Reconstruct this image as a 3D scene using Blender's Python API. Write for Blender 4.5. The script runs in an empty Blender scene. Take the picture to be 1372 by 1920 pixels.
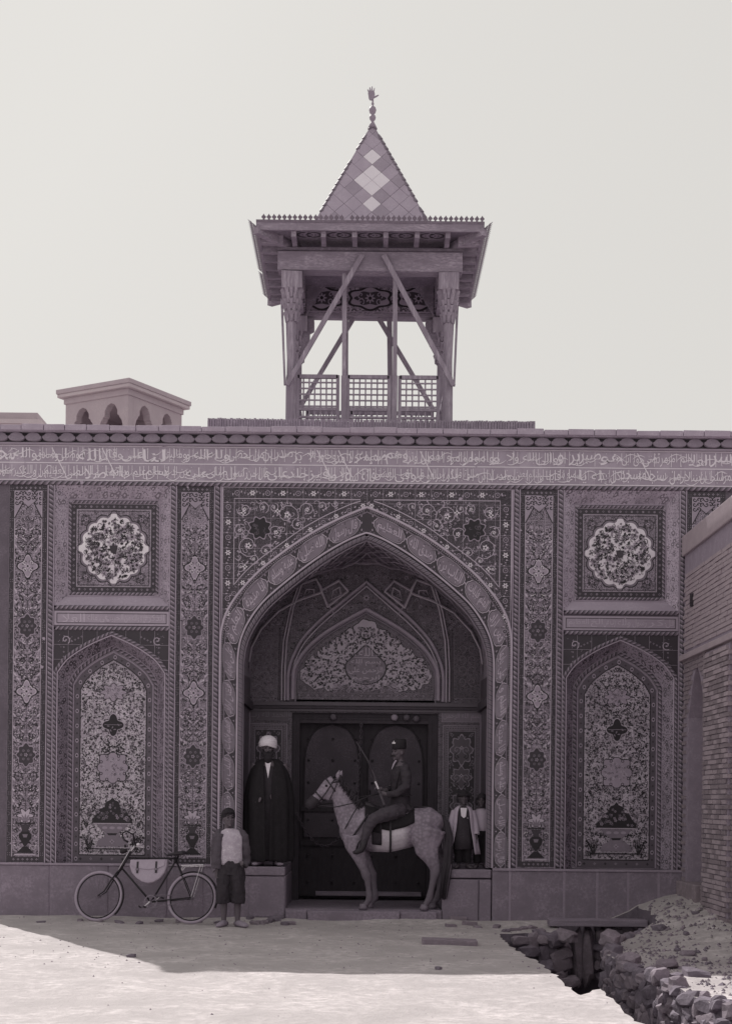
import bpy, bmesh, math, random
from mathutils import Vector, Matrix, noise
from mathutils.geometry import delaunay_2d_cdt, tessellate_polygon
R = math.radians
random.seed(7)
scene = bpy.context.scene
COL = scene.collection
# ------------------------------------------------------------------ camera, sky, sun, exposure
D, F, UX, VY, ROLL = 20.0, 2800.0, 683.0, 1505.0, 0.0098     # camera distance to the facade, focal length in photo pixels
cam_d = bpy.data.cameras.new('camera'); cam = bpy.data.objects.new('camera', cam_d); COL.objects.link(cam)
cam.location = (0, -D, 1.6)
cam.rotation_euler = (Matrix.Rotation(-ROLL, 3, 'Y') @ Matrix.Rotation(R(90), 3, 'X')).to_euler()
cam_d.sensor_fit = 'HORIZONTAL'; cam_d.sensor_width = 36; cam_d.lens = 36 * F / 1372
cam_d.shift_x = 3 / 1372; cam_d.shift_y = (VY - 960) / 1372
cam_d.clip_start = 0.1; cam_d.clip_end = 2000
scene.camera = cam
SUN_EL, SUN_AZ = R(44.2), R(-30)        # from behind the gatehouse, to the left
world = bpy.data.worlds.new('World'); scene.world = world; world.use_nodes = True
wn, wl = world.node_tree.nodes, world.node_tree.links
wn.clear()
sky = wn.new('ShaderNodeTexSky'); sky.sky_type = 'NISHITA'; sky.sun_disc = False
sky.sun_elevation = SUN_EL; sky.sun_rotation = SUN_AZ; sky.dust_density = 4; sky.air_density = 1.5
bw = wn.new('ShaderNodeRGBToBW'); wl.new(sky.outputs[0], bw.inputs[0])
clp = wn.new('ShaderNodeMath'); clp.operation = 'MINIMUM'; clp.inputs[1].default_value = 12; wl.new(bw.outputs[0], clp.inputs[0])
cmb = wn.new('ShaderNodeMath'); cmb.operation = 'MULTIPLY_ADD'; cmb.inputs[1].default_value = 0.10; cmb.inputs[2].default_value = 6.2
wl.new(clp.outputs[0], cmb.inputs[0])
tint = wn.new('ShaderNodeVectorMath'); tint.operation = 'SCALE'; tint.inputs[0].default_value = (1.0, 0.975, 0.935)
wl.new(cmb.outputs[0], tint.inputs['Scale'])
bg = wn.new('ShaderNodeBackground'); bg.inputs['Strength'].default_value = 0.106
wl.new(tint.outputs[0], bg.inputs['Color'])
wo = wn.new('ShaderNodeOutputWorld'); wl.new(bg.outputs[0], wo.inputs['Surface'])
sun_d = bpy.data.lights.new('sun', 'SUN'); sun_d.energy = 4.6; sun_d.angle = R(0.53); sun_d.color = (1, .975, .93)
sun = bpy.data.objects.new('sun', sun_d); COL.objects.link(sun)
to_sun = Vector((math.sin(SUN_AZ) * math.cos(SUN_EL), math.cos(SUN_AZ) * math.cos(SUN_EL), math.sin(SUN_EL)))
sun.rotation_euler = to_sun.to_track_quat('Z', 'Y').to_euler()
scene.view_settings.view_transform = 'Standard'; scene.view_settings.look = 'None'
scene.view_settings.exposure = 0.0; scene.view_settings.gamma = 1.0; scene.view_settings.use_curve_mapping = False
# ------------------------------------------------------------------ places: u, v are centimetre-like units of 1/140 m on the facade
K = 140.0
def FP(u, v, y=0.0):                      # facade units -> world, at depth y (no perspective)
    return Vector((u / K, y, 1.6 - v / K))
def W(px, py, y):                         # where a thing seen at a photo pixel stands when its depth is y
    s = F / (D + y)
    return Vector(((px - UX + (py - VY) * ROLL) / s, y, 1.6 - (py - VY - (px - UX) * ROLL) / s))
# ------------------------------------------------------------------ materials (tones of a purple-brown toned print)
def tone(a, warm=0.0):
    k = min(1, max(0, (a - .35) / .5))
    r = 1.08 * (1 - k) + 1.02 * k; g = .905 * (1 - k) + .98 * k; b = 1.12 * (1 - k) + 1.02 * k
    r += .02 * warm; b -= .1 * warm
    return (min(1, a * r), min(1, a * g), min(1, a * b), 1)
MATS = {}
def newmat(name, rough=.7):
    m = bpy.data.materials.new(name); m.use_nodes = True
    nt = m.node_tree; b = nt.nodes['Principled BSDF']; b.inputs['Roughness'].default_value = rough
    try: b.inputs['Specular IOR Level'].default_value = .25
    except Exception: pass
    MATS[name] = m
    return m, nt, b
def mixcol(nt, fac, a, b):
    mx = nt.nodes.new('ShaderNodeMix'); mx.data_type = 'RGBA'
    for s, v in ((0, fac), (6, a), (7, b)):
        if hasattr(v, 'is_output') or isinstance(v, bpy.types.NodeSocket): nt.links.new(v, mx.inputs[s])
        else: mx.inputs[s].default_value = v
    return mx.outputs[2]
def ramp(nt, src, lo, hi):
    mr = nt.nodes.new('ShaderNodeMapRange'); mr.interpolation_type = 'SMOOTHSTEP'
    nt.links.new(src, mr.inputs[0]); mr.inputs[1].default_value = lo; mr.inputs[2].default_value = hi
    return mr.outputs[0]
def pos(nt, scale=(1, 1, 1), obj=False):
    if obj:
        g = nt.nodes.new('ShaderNodeTexCoord'); s = g.outputs['Object']
    else:
        g = nt.nodes.new('ShaderNodeNewGeometry'); s = g.outputs['Position']
    mp = nt.nodes.new('ShaderNodeMapping'); nt.links.new(s, mp.inputs[0]); mp.inputs['Scale'].default_value = scale
    return mp.outputs[0]
def tnoise(nt, vec, scale, detail=4, rough=.6):
    n = nt.nodes.new('ShaderNodeTexNoise'); nt.links.new(vec, n.inputs['Vector'])
    n.inputs['Scale'].default_value = scale; n.inputs['Detail'].default_value = detail; n.inputs['Roughness'].default_value = rough
    return n.outputs[0]
def bump(nt, b, h, strength=.3, dist=.01):
    bp = nt.nodes.new('ShaderNodeBump'); bp.inputs['Strength'].default_value = strength; bp.inputs['Distance'].default_value = dist
    nt.links.new(h, bp.inputs['Height']); nt.links.new(bp.outputs[0], b.inputs['Normal'])
def rough_mat(name, a, var=.3, scale=6, rough=.85, bstr=.4, bdist=.01, warm=0, stretch=(1, 1, 1), obj=False, fine=45, ton=None):
    tone = (lambda a, w=0: tuple(min(1, a * q) for q in ton) + (1,)) if ton else globals()['tone']
    m, nt, b = newmat(name, rough)
    p = pos(nt, stretch, obj); n1 = tnoise(nt, p, scale); n2 = tnoise(nt, p, fine, 6, .7)
    c = mixcol(nt, ramp(nt, n1, .3, .7), tone(a * (1 - var), warm), tone(a * (1 + var), warm))
    c = mixcol(nt, ramp(nt, n2, .35, .75), tone(a * (1 - var * .8), warm), c)
    nt.links.new(c, b.inputs['Base Color']); bump(nt, b, n2, bstr, bdist)
    return m
def flatpos(nt, ky=.83):                                       # pattern plane of upright walls: along the wall, up the wall
    g = nt.nodes.new('ShaderNodeNewGeometry'); s = nt.nodes.new('ShaderNodeSeparateXYZ'); nt.links.new(g.outputs['Position'], s.inputs[0])
    a = nt.nodes.new('ShaderNodeMath'); a.operation = 'MULTIPLY_ADD'; nt.links.new(s.outputs[1], a.inputs[0]); a.inputs[1].default_value = ky; nt.links.new(s.outputs[0], a.inputs[2])
    c = nt.nodes.new('ShaderNodeCombineXYZ'); nt.links.new(a.outputs[0], c.inputs[0]); nt.links.new(s.outputs[2], c.inputs[1]); return c.outputs[0]
def floral_mat(name, bg_a, d_a, l_a, scale=14, rough=.45, dens=.5, ky=.83):
    """glazed tile painted with small leaves and blossoms: bent leaf cells, dotted hearts and thin stems"""
    m, nt, b = newmat(name, rough)
    p = flatpos(nt, ky)
    nz = nt.nodes.new('ShaderNodeTexNoise'); nt.links.new(p, nz.inputs['Vector']); nz.inputs['Scale'].default_value = scale * .6
    mx = nt.nodes.new('ShaderNodeVectorMath'); mx.operation = 'MULTIPLY_ADD'; nt.links.new(nz.outputs['Color'], mx.inputs[0])
    mx.inputs[1].default_value = (.07, .07, .0); nt.links.new(p, mx.inputs[2])
    v = nt.nodes.new('ShaderNodeTexVoronoi'); v.voronoi_dimensions = '2D'; v.inputs['Scale'].default_value = scale; nt.links.new(mx.outputs[0], v.inputs['Vector'])
    v2 = nt.nodes.new('ShaderNodeTexVoronoi'); v2.feature = 'DISTANCE_TO_EDGE'; v2.voronoi_dimensions = '2D'; v2.inputs['Scale'].default_value = scale * 1.7; nt.links.new(mx.outputs[0], v2.inputs['Vector'])
    v3 = nt.nodes.new('ShaderNodeTexVoronoi'); v3.voronoi_dimensions = '2D'; v3.inputs['Scale'].default_value = scale * 2.6; nt.links.new(p, v3.inputs['Vector'])
    dk = ramp(nt, v.outputs['Distance'], .38, .30)
    hl = ramp(nt, v.outputs['Distance'], .15, .11)
    st = ramp(nt, v2.outputs['Distance'], .07, .03)
    sp = ramp(nt, v3.outputs['Distance'], .26, .18)
    c = mixcol(nt, st, tone(bg_a), tone(l_a))
    c = mixcol(nt, sp, c, tone(d_a))
    k = nt.nodes.new('ShaderNodeMath'); k.operation = 'MULTIPLY'; nt.links.new(dk, k.inputs[0])
    sel = nt.nodes.new('ShaderNodeSeparateColor'); nt.links.new(v.outputs['Color'], sel.inputs[0])
    s2 = ramp(nt, sel.outputs[0], dens + .02, dens - .02); nt.links.new(s2, k.inputs[1])
    c = mixcol(nt, k.outputs[0], c, tone(d_a)); c = mixcol(nt, hl, c, tone(l_a))
    w = tnoise(nt, p, 1.7, 6, .65); c = mixcol(nt, ramp(nt, w, .42, .85), c, tone((bg_a + d_a) * .4))
    w = tnoise(nt, pos(nt, (3.5, 3.5, .7)), 1.3, 6, .7); c = mixcol(nt, ramp(nt, w, .5, .8), c, tone(bg_a * .55))
    oi = nt.nodes.new('ShaderNodeObjectInfo'); hs = nt.nodes.new('ShaderNodeHueSaturation'); mr = nt.nodes.new('ShaderNodeMapRange'); nt.links.new(oi.outputs['Random'], mr.inputs[0]); mr.inputs[3].default_value = .86; mr.inputs[4].default_value = 1.13
    nt.links.new(mr.outputs[0], hs.inputs['Value']); nt.links.new(c, hs.inputs['Color']); c = hs.outputs[0]
    nt.links.new(c, b.inputs['Base Color'])
    bump(nt, b, tnoise(nt, p, 30, 3), .08, .004)
    return m
def glaze_mat(name, a, rough=.4, var=.12):
    m, nt, b = newmat(name, rough); p = pos(nt)
    oi = nt.nodes.new('ShaderNodeObjectInfo')
    n1 = tnoise(nt, p, 3, 6, .7); n2 = tnoise(nt, p, 60, 3)
    c = mixcol(nt, ramp(nt, n1, .3, .72), tone(a * (1 - var)), tone(a * (1 + var)))
    c = mixcol(nt, ramp(nt, oi.outputs['Random'], 0, 1), c, tone(a * (1 - var * .8)))
    c = mixcol(nt, ramp(nt, n2, .55, .8), c, tone(a * .8))
    nt.links.new(c, b.inputs['Base Color']); bump(nt, b, n1, .05, .01)
    return m
G = glaze_mat
G('g_white', .72); G('g_light', .47); G('g_pale', .33); G('g_mid', .205); G('g_dim', .12); G('g_dark', .055); G('g_deep', .028)
G('band_ground', .36, .4, .17); G('letter', .74, .4, .08)
floral_mat('pilaster_ground', .235, .06, .38, 17, dens=.55)
floral_mat('reveal_ground', .25, .05, .36, 11, dens=.65)
floral_mat('reveal_ground_back', .27, .07, .36, 11, dens=.65, ky=-.83); floral_mat('coffer_slope_back', .36, .15, .46, 11, dens=.5, ky=-.83)
floral_mat('niche_ground', .50, .05, .62, 30, dens=.75)
floral_mat('spandrel_ground', .06, .03, .2, 24, dens=.4)
floral_mat('coffer_ground', .25, .06, .42, 22)
floral_mat('coffer_slope', .36, .15, .46, 11, dens=.5)
floral_mat('vault_ground', .26, .07, .46, 13, dens=.6)
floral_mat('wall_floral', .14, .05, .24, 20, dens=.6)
rough_mat('grout', .5, .15, 8); rough_mat('plaster', .44, .12, 3, warm=1); rough_mat('plaster_pale', .52, .12, 2.5, warm=1)
rough_mat('cornice_stone', .42, .2, 5); rough_mat('scallop_clay', .27, .2, 7); rough_mat('plain_tile', .38, .15, 3, .5, .1)
rough_mat('plinth_stone', .27, .28, 3.5, bstr=.5, bdist=.02, fine=30); rough_mat('mortar', .33, .2, 9)
rough_mat('rubble_stone', .2, .3, 5, bdist=.03, obj=False, fine=18)
rough_mat('lintel_dark', .09, .2, 6); rough_mat('core_brick', .16, .3, 4)
rough_mat('beam_wood', .3, .35, 4, stretch=(1, 1, 6), bdist=.006)
rough_mat('door_frame', .075, .25, 6, .7, stretch=(3, 3, 1)); rough_mat('door_wood', .055, .3, 5, .75, stretch=(4, 4, 1)); rough_mat('door_field', .105, .35, 2.4, .8, .3); rough_mat('iron', .05, .2, 20, .5)
rough_mat('bare_plaster', .42, .2, 20, .9)
rough_mat('chain_iron', .11, .2, 30, .5)
rough_mat('pav_wood', .38, .4, 9, .8, .8, .01, stretch=(1, 1, .12)); rough_mat('pav_dark', .2, .4, 9, .8); rough_mat('pav_trim', .22, .25, 9, .6)
rough_mat('pav_beam', .34, .4, 5, .85, .5, .008, stretch=(.3, 1, 1)); rough_mat('ceiling_wood', .30, .4, 6, .85)
floral_mat('frieze_paint', .26, .09, .42, 7, .7, dens=.6)
rough_mat('roof_tile', .40, .14, 5, .5, .15); rough_mat('roof_tile_dark', .33, .14, 5, .5, .15); rough_mat('roof_tile_white', .72, .06, 5, .45, .1); rough_mat('finial_metal', .3, .1, 9, .5)
rough_mat('wing_brick', .30, .32, 7, warm=1); rough_mat('wing_plaster', .40, .15, 4, warm=1); rough_mat('roof_brick', .34, .3, 12); rough_mat('hole_shade', .05, .2, 4)
rough_mat('dry_earth', .52, .3, 1.4, .95, .8, .03, warm=.6, fine=9, ton=(1.06, .965, .985)); rough_mat('rubble_pale', .27, .3, 6, bdist=.03, warm=.5, fine=16)
# ------------------------------------------------------------------ mesh helpers
class MB:
    def __init__(s): s.v = []; s.f = []; s.m = []; s.mats = []
    def mi(s, mat):
        if mat not in s.mats: s.mats.append(mat)
        return s.mats.index(mat)
    def add(s, vs, fs, mat):
        o = len(s.v); s.v += [tuple(p) for p in vs]; k = s.mi(mat)
        for f in fs: s.f.append(tuple(i + o for i in f)); s.m.append(k)
    def quad(s, a, b, c, d, mat): s.add([a, b, c, d], [(0, 1, 2, 3)], mat)
    def box(s, x0, x1, y0, y1, z0, z1, mat, j=0):
        r = (lambda: random.uniform(-j, j)) if j else (lambda: 0)
        vs = [(x + r(), y + r(), z + r()) for z in (z0, z1) for x, y in ((x0, y0), (x1, y0), (x1, y1), (x0, y1))]
        s.add(vs, [(0, 3, 2, 1), (4, 5, 6, 7), (0, 1, 5, 4), (1, 2, 6, 5), (2, 3, 7, 6), (3, 0, 4, 7)], mat)
    def ubox(s, u0, u1, v0, v1, y0, y1, mat, j=0):      # facade units, v down
        s.box(u0 / K, u1 / K, y0, y1, 1.6 - v1 / K, 1.6 - v0 / K, mat, j)
    def beam(s, a, b, w, h, mat, up=Vector((0, 0, 1)), w2=None, h2=None):
        a = Vector(a); b = Vector(b); t = (b - a).normalized(); sd = t.cross(up)
        if sd.length < 1e-4: sd = t.cross(Vector((0, 1, 0)))
        sd.normalize(); n = sd.cross(t)
        w2 = w if w2 is None else w2; h2 = h if h2 is None else h2
        vs = []
        for p, ww, hh in ((a, w, h), (b, w2, h2)):
            vs += [p + sd * ww / 2 * i + n * hh / 2 * k for i, k in ((-1, -1), (1, -1), (1, 1), (-1, 1))]
        s.add(vs, [(0, 3, 2, 1), (4, 5, 6, 7), (0, 1, 5, 4), (1, 2, 6, 5), (2, 3, 7, 6), (3, 0, 4, 7)], mat)
    def tube(s, pts, rad, mat, seg=8, cap=True, closed=False, flat=None):
        pts = [Vector(p) for p in pts]; n = len(pts); rs = rad if isinstance(rad, (list, tuple)) else [rad] * n
        prev = None; rings = []
        for i, p in enumerate(pts):
            a = pts[(i - 1) % n] if (i or closed) else p; b = pts[(i + 1) % n] if (i < n - 1 or closed) else p
            t = (b - a).normalized()
            if prev is None:
                e = Vector((0, 1, 0)) if abs(t.y) < .9 else Vector((1, 0, 0))
                sd = t.cross(e).normalized()
            else:
                sd = prev - t * prev.dot(t); sd = sd.normalized() if sd.length > 1e-6 else t.orthogonal().normalized()
            prev = sd; up = sd.cross(t)
            r = rs[i]; rx, ry = r if isinstance(r, (tuple, list)) else (r, r)
            rings.append([p + sd * math.cos(q) * rx + up * math.sin(q) * ry for q in [2 * math.pi * k / seg for k in range(seg)]])
        vs = [q for r in rings for q in r]; fs = []
        m = n if closed else n - 1
        for i in range(m):
            for k in range(seg):
                a, b = i * seg + k, i * seg + (k + 1) % seg; c, d = ((i + 1) % n) * seg + (k + 1) % seg, ((i + 1) % n) * seg + k
                fs.append((a, b, c, d))
        if cap and not closed: fs += [tuple(range(seg))[::-1], tuple((n - 1) * seg + k for k in range(seg))]
        s.add(vs, fs, mat)
    def lathe(s, prof, c, mat, seg=20):                 # prof: (radius, z)
        vs = [(c[0] + r * math.cos(2 * math.pi * k / seg), c[1] + r * math.sin(2 * math.pi * k / seg), c[2] + z) for r, z in prof for k in range(seg)]
        fs = [(i * seg + k, i * seg + (k + 1) % seg, (i + 1) * seg + (k + 1) % seg, (i + 1) * seg + k) for i in range(len(prof) - 1) for k in range(seg)]
        fs += [tuple(range(seg))[::-1], tuple((len(prof) - 1) * seg + k for k in range(seg))]
        s.add(vs, fs, mat)
    def prism(s, poly, y0, y1, mat, fp=True):           # polygon in facade units extruded in depth
        pts = [FP(u, v) for u, v in poly] if fp else [Vector((a, 0, b)) for a, b in poly]
        n = len(pts)
        vs = [(p.x, y0, p.z) for p in pts] + [(p.x, y1, p.z) for p in pts]
        ar = sum(pts[i].x * pts[(i + 1) % n].z - pts[(i + 1) % n].x * pts[i].z for i in range(n))
        tri = tessellate_polygon([[(p.x, p.z, 0) for p in pts]])
        fs = []
        for t in tri:
            a, b, c = t
            q = (pts[b].x - pts[a].x) * (pts[c].z - pts[a].z) - (pts[c].x - pts[a].x) * (pts[b].z - pts[a].z)
            if q < 0: a, b, c = a, c, b
            fs.append((a, b, c)); fs.append((c + n, b + n, a + n))
        for i in range(n):
            j = (i + 1) % n
            fs.append((i, i + n, j + n, j) if ar > 0 else (j, j + n, i + n, i))
        s.add(vs, fs, mat)
    def mesh(s, name):
        me = bpy.data.meshes.new(name); me.from_pydata(s.v, [], s.f)
        for m in s.mats: me.materials.append(MATS[m])
        if len(s.mats) > 1: me.polygons.foreach_set('material_index', s.m)
        return me
    def build(s, name, parent=None, smooth=False, bev=0, **kw):
        me = s.mesh(name)
        if smooth: me.shade_smooth()
        return link(name, me, parent, bev=bev, **kw)
def link(name, me, parent=None, loc=None, bev=0, kind=None, label=None):
    o = bpy.data.objects.new(name, me); COL.objects.link(o)
    if parent is not None:
        o.parent = parent; o.matrix_parent_inverse = WORLD[parent.name].inverted()
    WORLD[o.name] = Matrix.Translation(loc) if loc is not None else Matrix()
    if loc is not None: o.location = loc
    if bev:
        m = o.modifiers.new('bevel', 'BEVEL'); m.width = bev; m.segments = 2; m.limit_method = 'ANGLE'; m.harden_normals = False
    if kind: o['kind'] = kind
    if label: o['label'] = label
    return o
WORLD = {}
def thing(name, label, cat, loc=(0, 0, 0), group=None):
    o = bpy.data.objects.new(name, None); COL.objects.link(o); o.location = loc; o.empty_display_size = .2
    WORLD[o.name] = Matrix.Translation(loc)
    o['label'] = label; o['category'] = cat
    if group: o['group'] = group
    return o
def tag(o, label, cat, group=None):
    o['label'] = label; o['category'] = cat
    if group: o['group'] = group
    return o
def crv(pts, n=10):                                     # Catmull-Rom through 2D or 3D points
    P = [Vector(p) for p in pts]; out = []
    for i in range(len(P) - 1):
        a, b, c, d = P[max(0, i - 1)], P[i], P[i + 1], P[min(len(P) - 1, i + 2)]
        for k in range(n):
            t = k / n
            out.append(.5 * ((2 * b) + (c - a) * t + (2 * a - 5 * b + 4 * c - d) * t * t + (3 * b - a - 3 * c + d) * t ** 3))
    out.append(P[-1]); return out
# ------------------------------------------------------------------ Arabic lettering shaped for the default font
_F = dict(zip('ابةتثجحخدذرزسشصضطظعغفقكلمنهوىي', [(0xFE8D, 2), (0xFE8F, 4), (0xFE93, 2), (0xFE95, 4), (0xFE99, 4), (0xFE9D, 4), (0xFEA1, 4), (0xFEA5, 4), (0xFEA9, 2), (0xFEAB, 2), (0xFEAD, 2), (0xFEAF, 2), (0xFEB1, 4), (0xFEB5, 4), (0xFEB9, 4), (0xFEBD, 4), (0xFEC1, 4), (0xFEC5, 4), (0xFEC9, 4), (0xFECD, 4), (0xFED1, 4), (0xFED5, 4), (0xFED9, 4), (0xFEDD, 4), (0xFEE1, 4), (0xFEE5, 4), (0xFEE9, 4), (0xFEED, 2), (0xFEEF, 2), (0xFEF1, 4)]))
_F['\u0001'] = (0xFEFB, 2)
def shape_ar(t):
    t = t.replace('لا', '\u0001'); out = []
    for i, c in enumerate(t):
        if c not in _F: out.append(c); continue
        base, nf = _F[c]
        pj = i > 0 and t[i - 1] in _F and _F[t[i - 1]][1] == 4
        nj = nf == 4 and i + 1 < len(t) and t[i + 1] in _F
        out.append(chr(base + (3 if pj and nj else 1 if pj else 2 if nj else 0)))
    return ''.join(reversed(out))
_tc = {}
def text_geo(t):                                        # -> verts (x, y) with x in 0..1, y in 0..1 of its own box, faces, aspect
    if t in _tc: return _tc[t]
    c = bpy.data.curves.new('t', 'FONT'); c.body = shape_ar(t); c.resolution_u = 2; c.offset = .002
    o = bpy.data.objects.new('t', c); COL.objects.link(o)
    me = bpy.data.meshes.new_from_object(o.evaluated_get(bpy.context.evaluated_depsgraph_get()))
    vs = [(v.co.x, v.co.y) for v in me.vertices]; fs = [tuple(p.vertices) for p in me.polygons]
    bpy.data.objects.remove(o); bpy.data.curves.remove(c); bpy.data.meshes.remove(me)
    x0 = min(p[0] for p in vs); x1 = max(p[0] for p in vs); y0 = min(p[1] for p in vs); y1 = max(p[1] for p in vs)
    r = ([((x - x0) / (x1 - x0), (y - y0) / (y1 - y0)) for x, y in vs], fs, (x1 - x0) / (y1 - y0))
    _tc[t] = r; return r
# ------------------------------------------------------------------ flat glaze painting: every stroke a thin leaf of colour
class Orn:
    def __init__(s, mp=None, y0=0.0): s.b = MB(); s.mp = mp or (lambda u, v, k: FP(u, v, y0 - k)); s.n = 0
    def poly(s, pts, mat, L=1):
        s.n += 1; k = .0012 * L + .00001 * (s.n % 97)
        s.b.add([s.mp(u, v, k) for u, v in pts], [tuple(range(len(pts)))], mat)
    def tri(s, vs, fs, mat, L=1):
        k = .0012 * L + .00001 * (s.n % 97); s.n += 1
        s.b.add([s.mp(u, v, k) for u, v in vs], fs, mat)
    def stroke(s, pts, w, mat, L=1, closed=False):
        n = len(pts); l = []; r = []
        for i in range(n):
            a = pts[i - 1] if (i or closed) else pts[0]; b = pts[(i + 1) % n] if (i < n - 1 or closed) else pts[-1]
            dx, dy = b[0] - a[0], b[1] - a[1]; q = math.hypot(dx, dy) or 1
            ww = w[i] if isinstance(w, list) else w
            l.append((pts[i][0] - dy / q * ww / 2, pts[i][1] + dx / q * ww / 2)); r.append((pts[i][0] + dy / q * ww / 2, pts[i][1] - dx / q * ww / 2))
        m = n if closed else n - 1
        s.tri(l + r, [(i, (i + 1) % n, (i + 1) % n + n, i + n) for i in range(m)], mat, L)
    def rect(s, u0, u1, v0, v1, mat, L=1): s.poly([(u0, v1), (u1, v1), (u1, v0), (u0, v0)], mat, L)
    def frame(s, u0, u1, v0, v1, w, mat, L=1):
        s.rect(u0, u1, v0, v0 + w, mat, L); s.rect(u0, u1, v1 - w, v1, mat, L); s.rect(u0, u0 + w, v0, v1, mat, L); s.rect(u1 - w, u1, v0, v1, mat, L)
    def disc(s, u, v, r, mat, L=1, n=8, ry=None):
        s.poly([(u + r * math.cos(6.2832 * i / n), v + (ry or r) * math.sin(6.2832 * i / n)) for i in range(n)], mat, L)
    def polar(s, u, v, fr, mat, L=1, n=64, sx=1, sy=1):
        pts = [(u + sx * fr(t) * math.cos(t), v + sy * fr(t) * math.sin(t)) for t in [6.28318 * (i + .01) / n for i in range(n)]]
        s.tri([(u, v)] + pts, [(0, i + 1, (i + 1) % n + 1) for i in range(n)], mat, L); return pts
    def leaf(s, u, v, a, l, w, mat, L=1):
        c, d = math.cos(a), math.sin(a)
        P = [(0, 0), (.35 * l, w * .5), (.75 * l, w * .32), (l, 0), (.7 * l, -w * .3), (.3 * l, -w * .5)]
        s.poly([(u + x * c - y * d, v + x * d + y * c) for x, y in P], mat, L)
    def ros(s, u, v, r, petal, heart, L=2, n=6, ring=None):
        if ring: s.disc(u, v, r * 1.25, ring, L, 10)
        s.polar(u, v, lambda t: r * (.72 + .28 * math.cos(n * t)), petal, L + 1, n * 4)
        s.disc(u, v, r * .34, heart, L + 2, 6)
    def curl(s, u, v, r, a, d, mat, w=1.0, L=2, turns=1.2, lf=None):
        n = 14; pts = []
        for i in range(n):
            t = i / (n - 1); q = a + d * t * turns * 6.283; rr = r * (1 - t * .85)
            pts.append((u + rr * math.cos(q), v + rr * math.sin(q)))
        s.stroke(pts, w, mat, L)
        if lf:
            for i in (2, 5, 8):
                q = math.atan2(pts[i + 1][1] - pts[i][1], pts[i + 1][0] - pts[i][0])
                s.leaf(pts[i][0], pts[i][1], q - d * .9, r * .42, r * .2, lf, L + 1)
            s.disc(pts[-1][0], pts[-1][1], r * .2, lf, L + 1, 6)
    def text(s, t, u0, u1, v0, v1, mat, L=4, fn=None):
        vs, fs, _ = text_geo(t)
        P = [(u0 + x * (u1 - u0), v1 - y * (v1 - v0)) for x, y in vs]
        if fn: P = [fn(*p) for p in P]
        s.tri(P, fs, mat, L)
    def build(s, name, parent): return s.b.build(name, parent, kind='stuff')
# ------------------------------------------------------------------ the gatehouse
GATE = thing('gatehouse', 'tall tiled gatehouse with a pointed arch and long white inscription', 'gatehouse', (0, 1, 0))
VT, VB, TOP = -598, 121, -699                            # facade panels: top, bottom (plinth top), roof edge
UL, UR = -728, 735
OUT = [(0, -551), (34, -537), (77, -516), (119, -491), (161, -461), (203, -426), (240, -384), (260, -350), (269, -318), (271, -290)]
INN = [(0, -505), (34, -491), (77, -466), (119, -436), (161, -402), (195, -370), (220, -334), (233, -303), (238, -274), (239, -250)]
OC, IC = [tuple(p) for p in crv(OUT, 5)], [tuple(p) for p in crv(INN, 5)]
def arch_v(c, u):
    u = abs(u)
    for a, b in zip(c, c[1:]):
        if a[0] <= u <= b[0]: return a[1] + (b[1] - a[1]) * (u - a[0]) / max(1e-6, b[0] - a[0])
    return c[-1][1]
def full(half, base=None, u0=0):                         # whole arch outline, left foot to right foot
    h = ([] if base is None else [(half[-1][0], base)]) + list(reversed(half))
    return [(u0 - a, b) for a, b in h] + [(u0 + a, b) for a, b in h[-2::-1]]
# walls behind the tile skin
w = MB()
for a, b in ((UL, -588), (-368, -271), (271, 368), (588, UR)): w.ubox(a, b, VT, 225, .02, 1.2, 'core_brick')
for c in (-1, 1):
    a, b = sorted((c * 588, c * 368)); w.ubox(a, b, VT, 225, .32, 1.2, 'core_brick'); w.ubox(a, b, -362, -323, .015, .32, 'core_brick')
w.ubox(UL, UR, -690, VT, .02, 1.2, 'core_brick')
seg = [(u, arch_v(OC, u)) for u in range(-270, 271, 10)]
w.prism([(-271, VT), (271, VT)] + [(u, v) for u, v in reversed(seg)], .02, .3, 'core_brick')
w.ubox(UL, -262, -690, 225, 1.2, 8.5, 'core_brick'); w.ubox(262, UR, -690, 225, 1.2, 8.5, 'core_brick')
w.ubox(-262, 262, -690, -540, 1.2, 8.5, 'core_brick'); w.ubox(-262, 262, -540, 225, 2.3, 8.5, 'core_brick')
w.build('wall', GATE)
# ---- rope mouldings: half-round ribs of slanting coloured segments
def rope(path, r, name='rope_moulding', y=0.0, pitch=9.0, mats=('g_mid', 'g_pale', 'g_dark', 'g_dim'), fn=None, mb=None):
    P = [Vector(p) for p in path]; L = [0]
    for a, b in zip(P, P[1:]): L.append(L[-1] + (b - a).length)
    def at(s):
        s = min(max(s, 0), L[-1])
        for i in range(len(P) - 1):
            if s <= L[i + 1] or i == len(P) - 2:
                t = (s - L[i]) / max(1e-6, L[i + 1] - L[i]); return P[i].lerp(P[i + 1], t), (P[i + 1] - P[i]).normalized()
    st = pitch / 4; n = int(L[-1] / st); m = mb or MB(); A = 4
    for i in range(n):
        for k in range(A):
            q = []
            for ii, kk in ((i, k), (i + 1, k), (i + 1, k + 1), (i, k + 1)):
                p, t = at(ii * st + kk * st * .9); nn = Vector((-t.y, t.x)); an = math.pi * kk / A
                c = p + nn * math.cos(an) * r; yy = y - math.sin(an) * r / K * .9
                q.append(fn(c, yy) if fn else FP(c.x, c.y, yy))
            m.add(q, [(0, 1, 2, 3)], mats[i % 4])
    if mb is None: m.build(name, GATE)
    return m
def bead(path, r, mat, y=0.0, mb=None, seg=6):
    m = mb or MB(); m.tube([FP(p[0], p[1], y) for p in path], r / K, mat, seg)
    if mb is None: m.build('bead_moulding', GATE, smooth=True)
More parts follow.
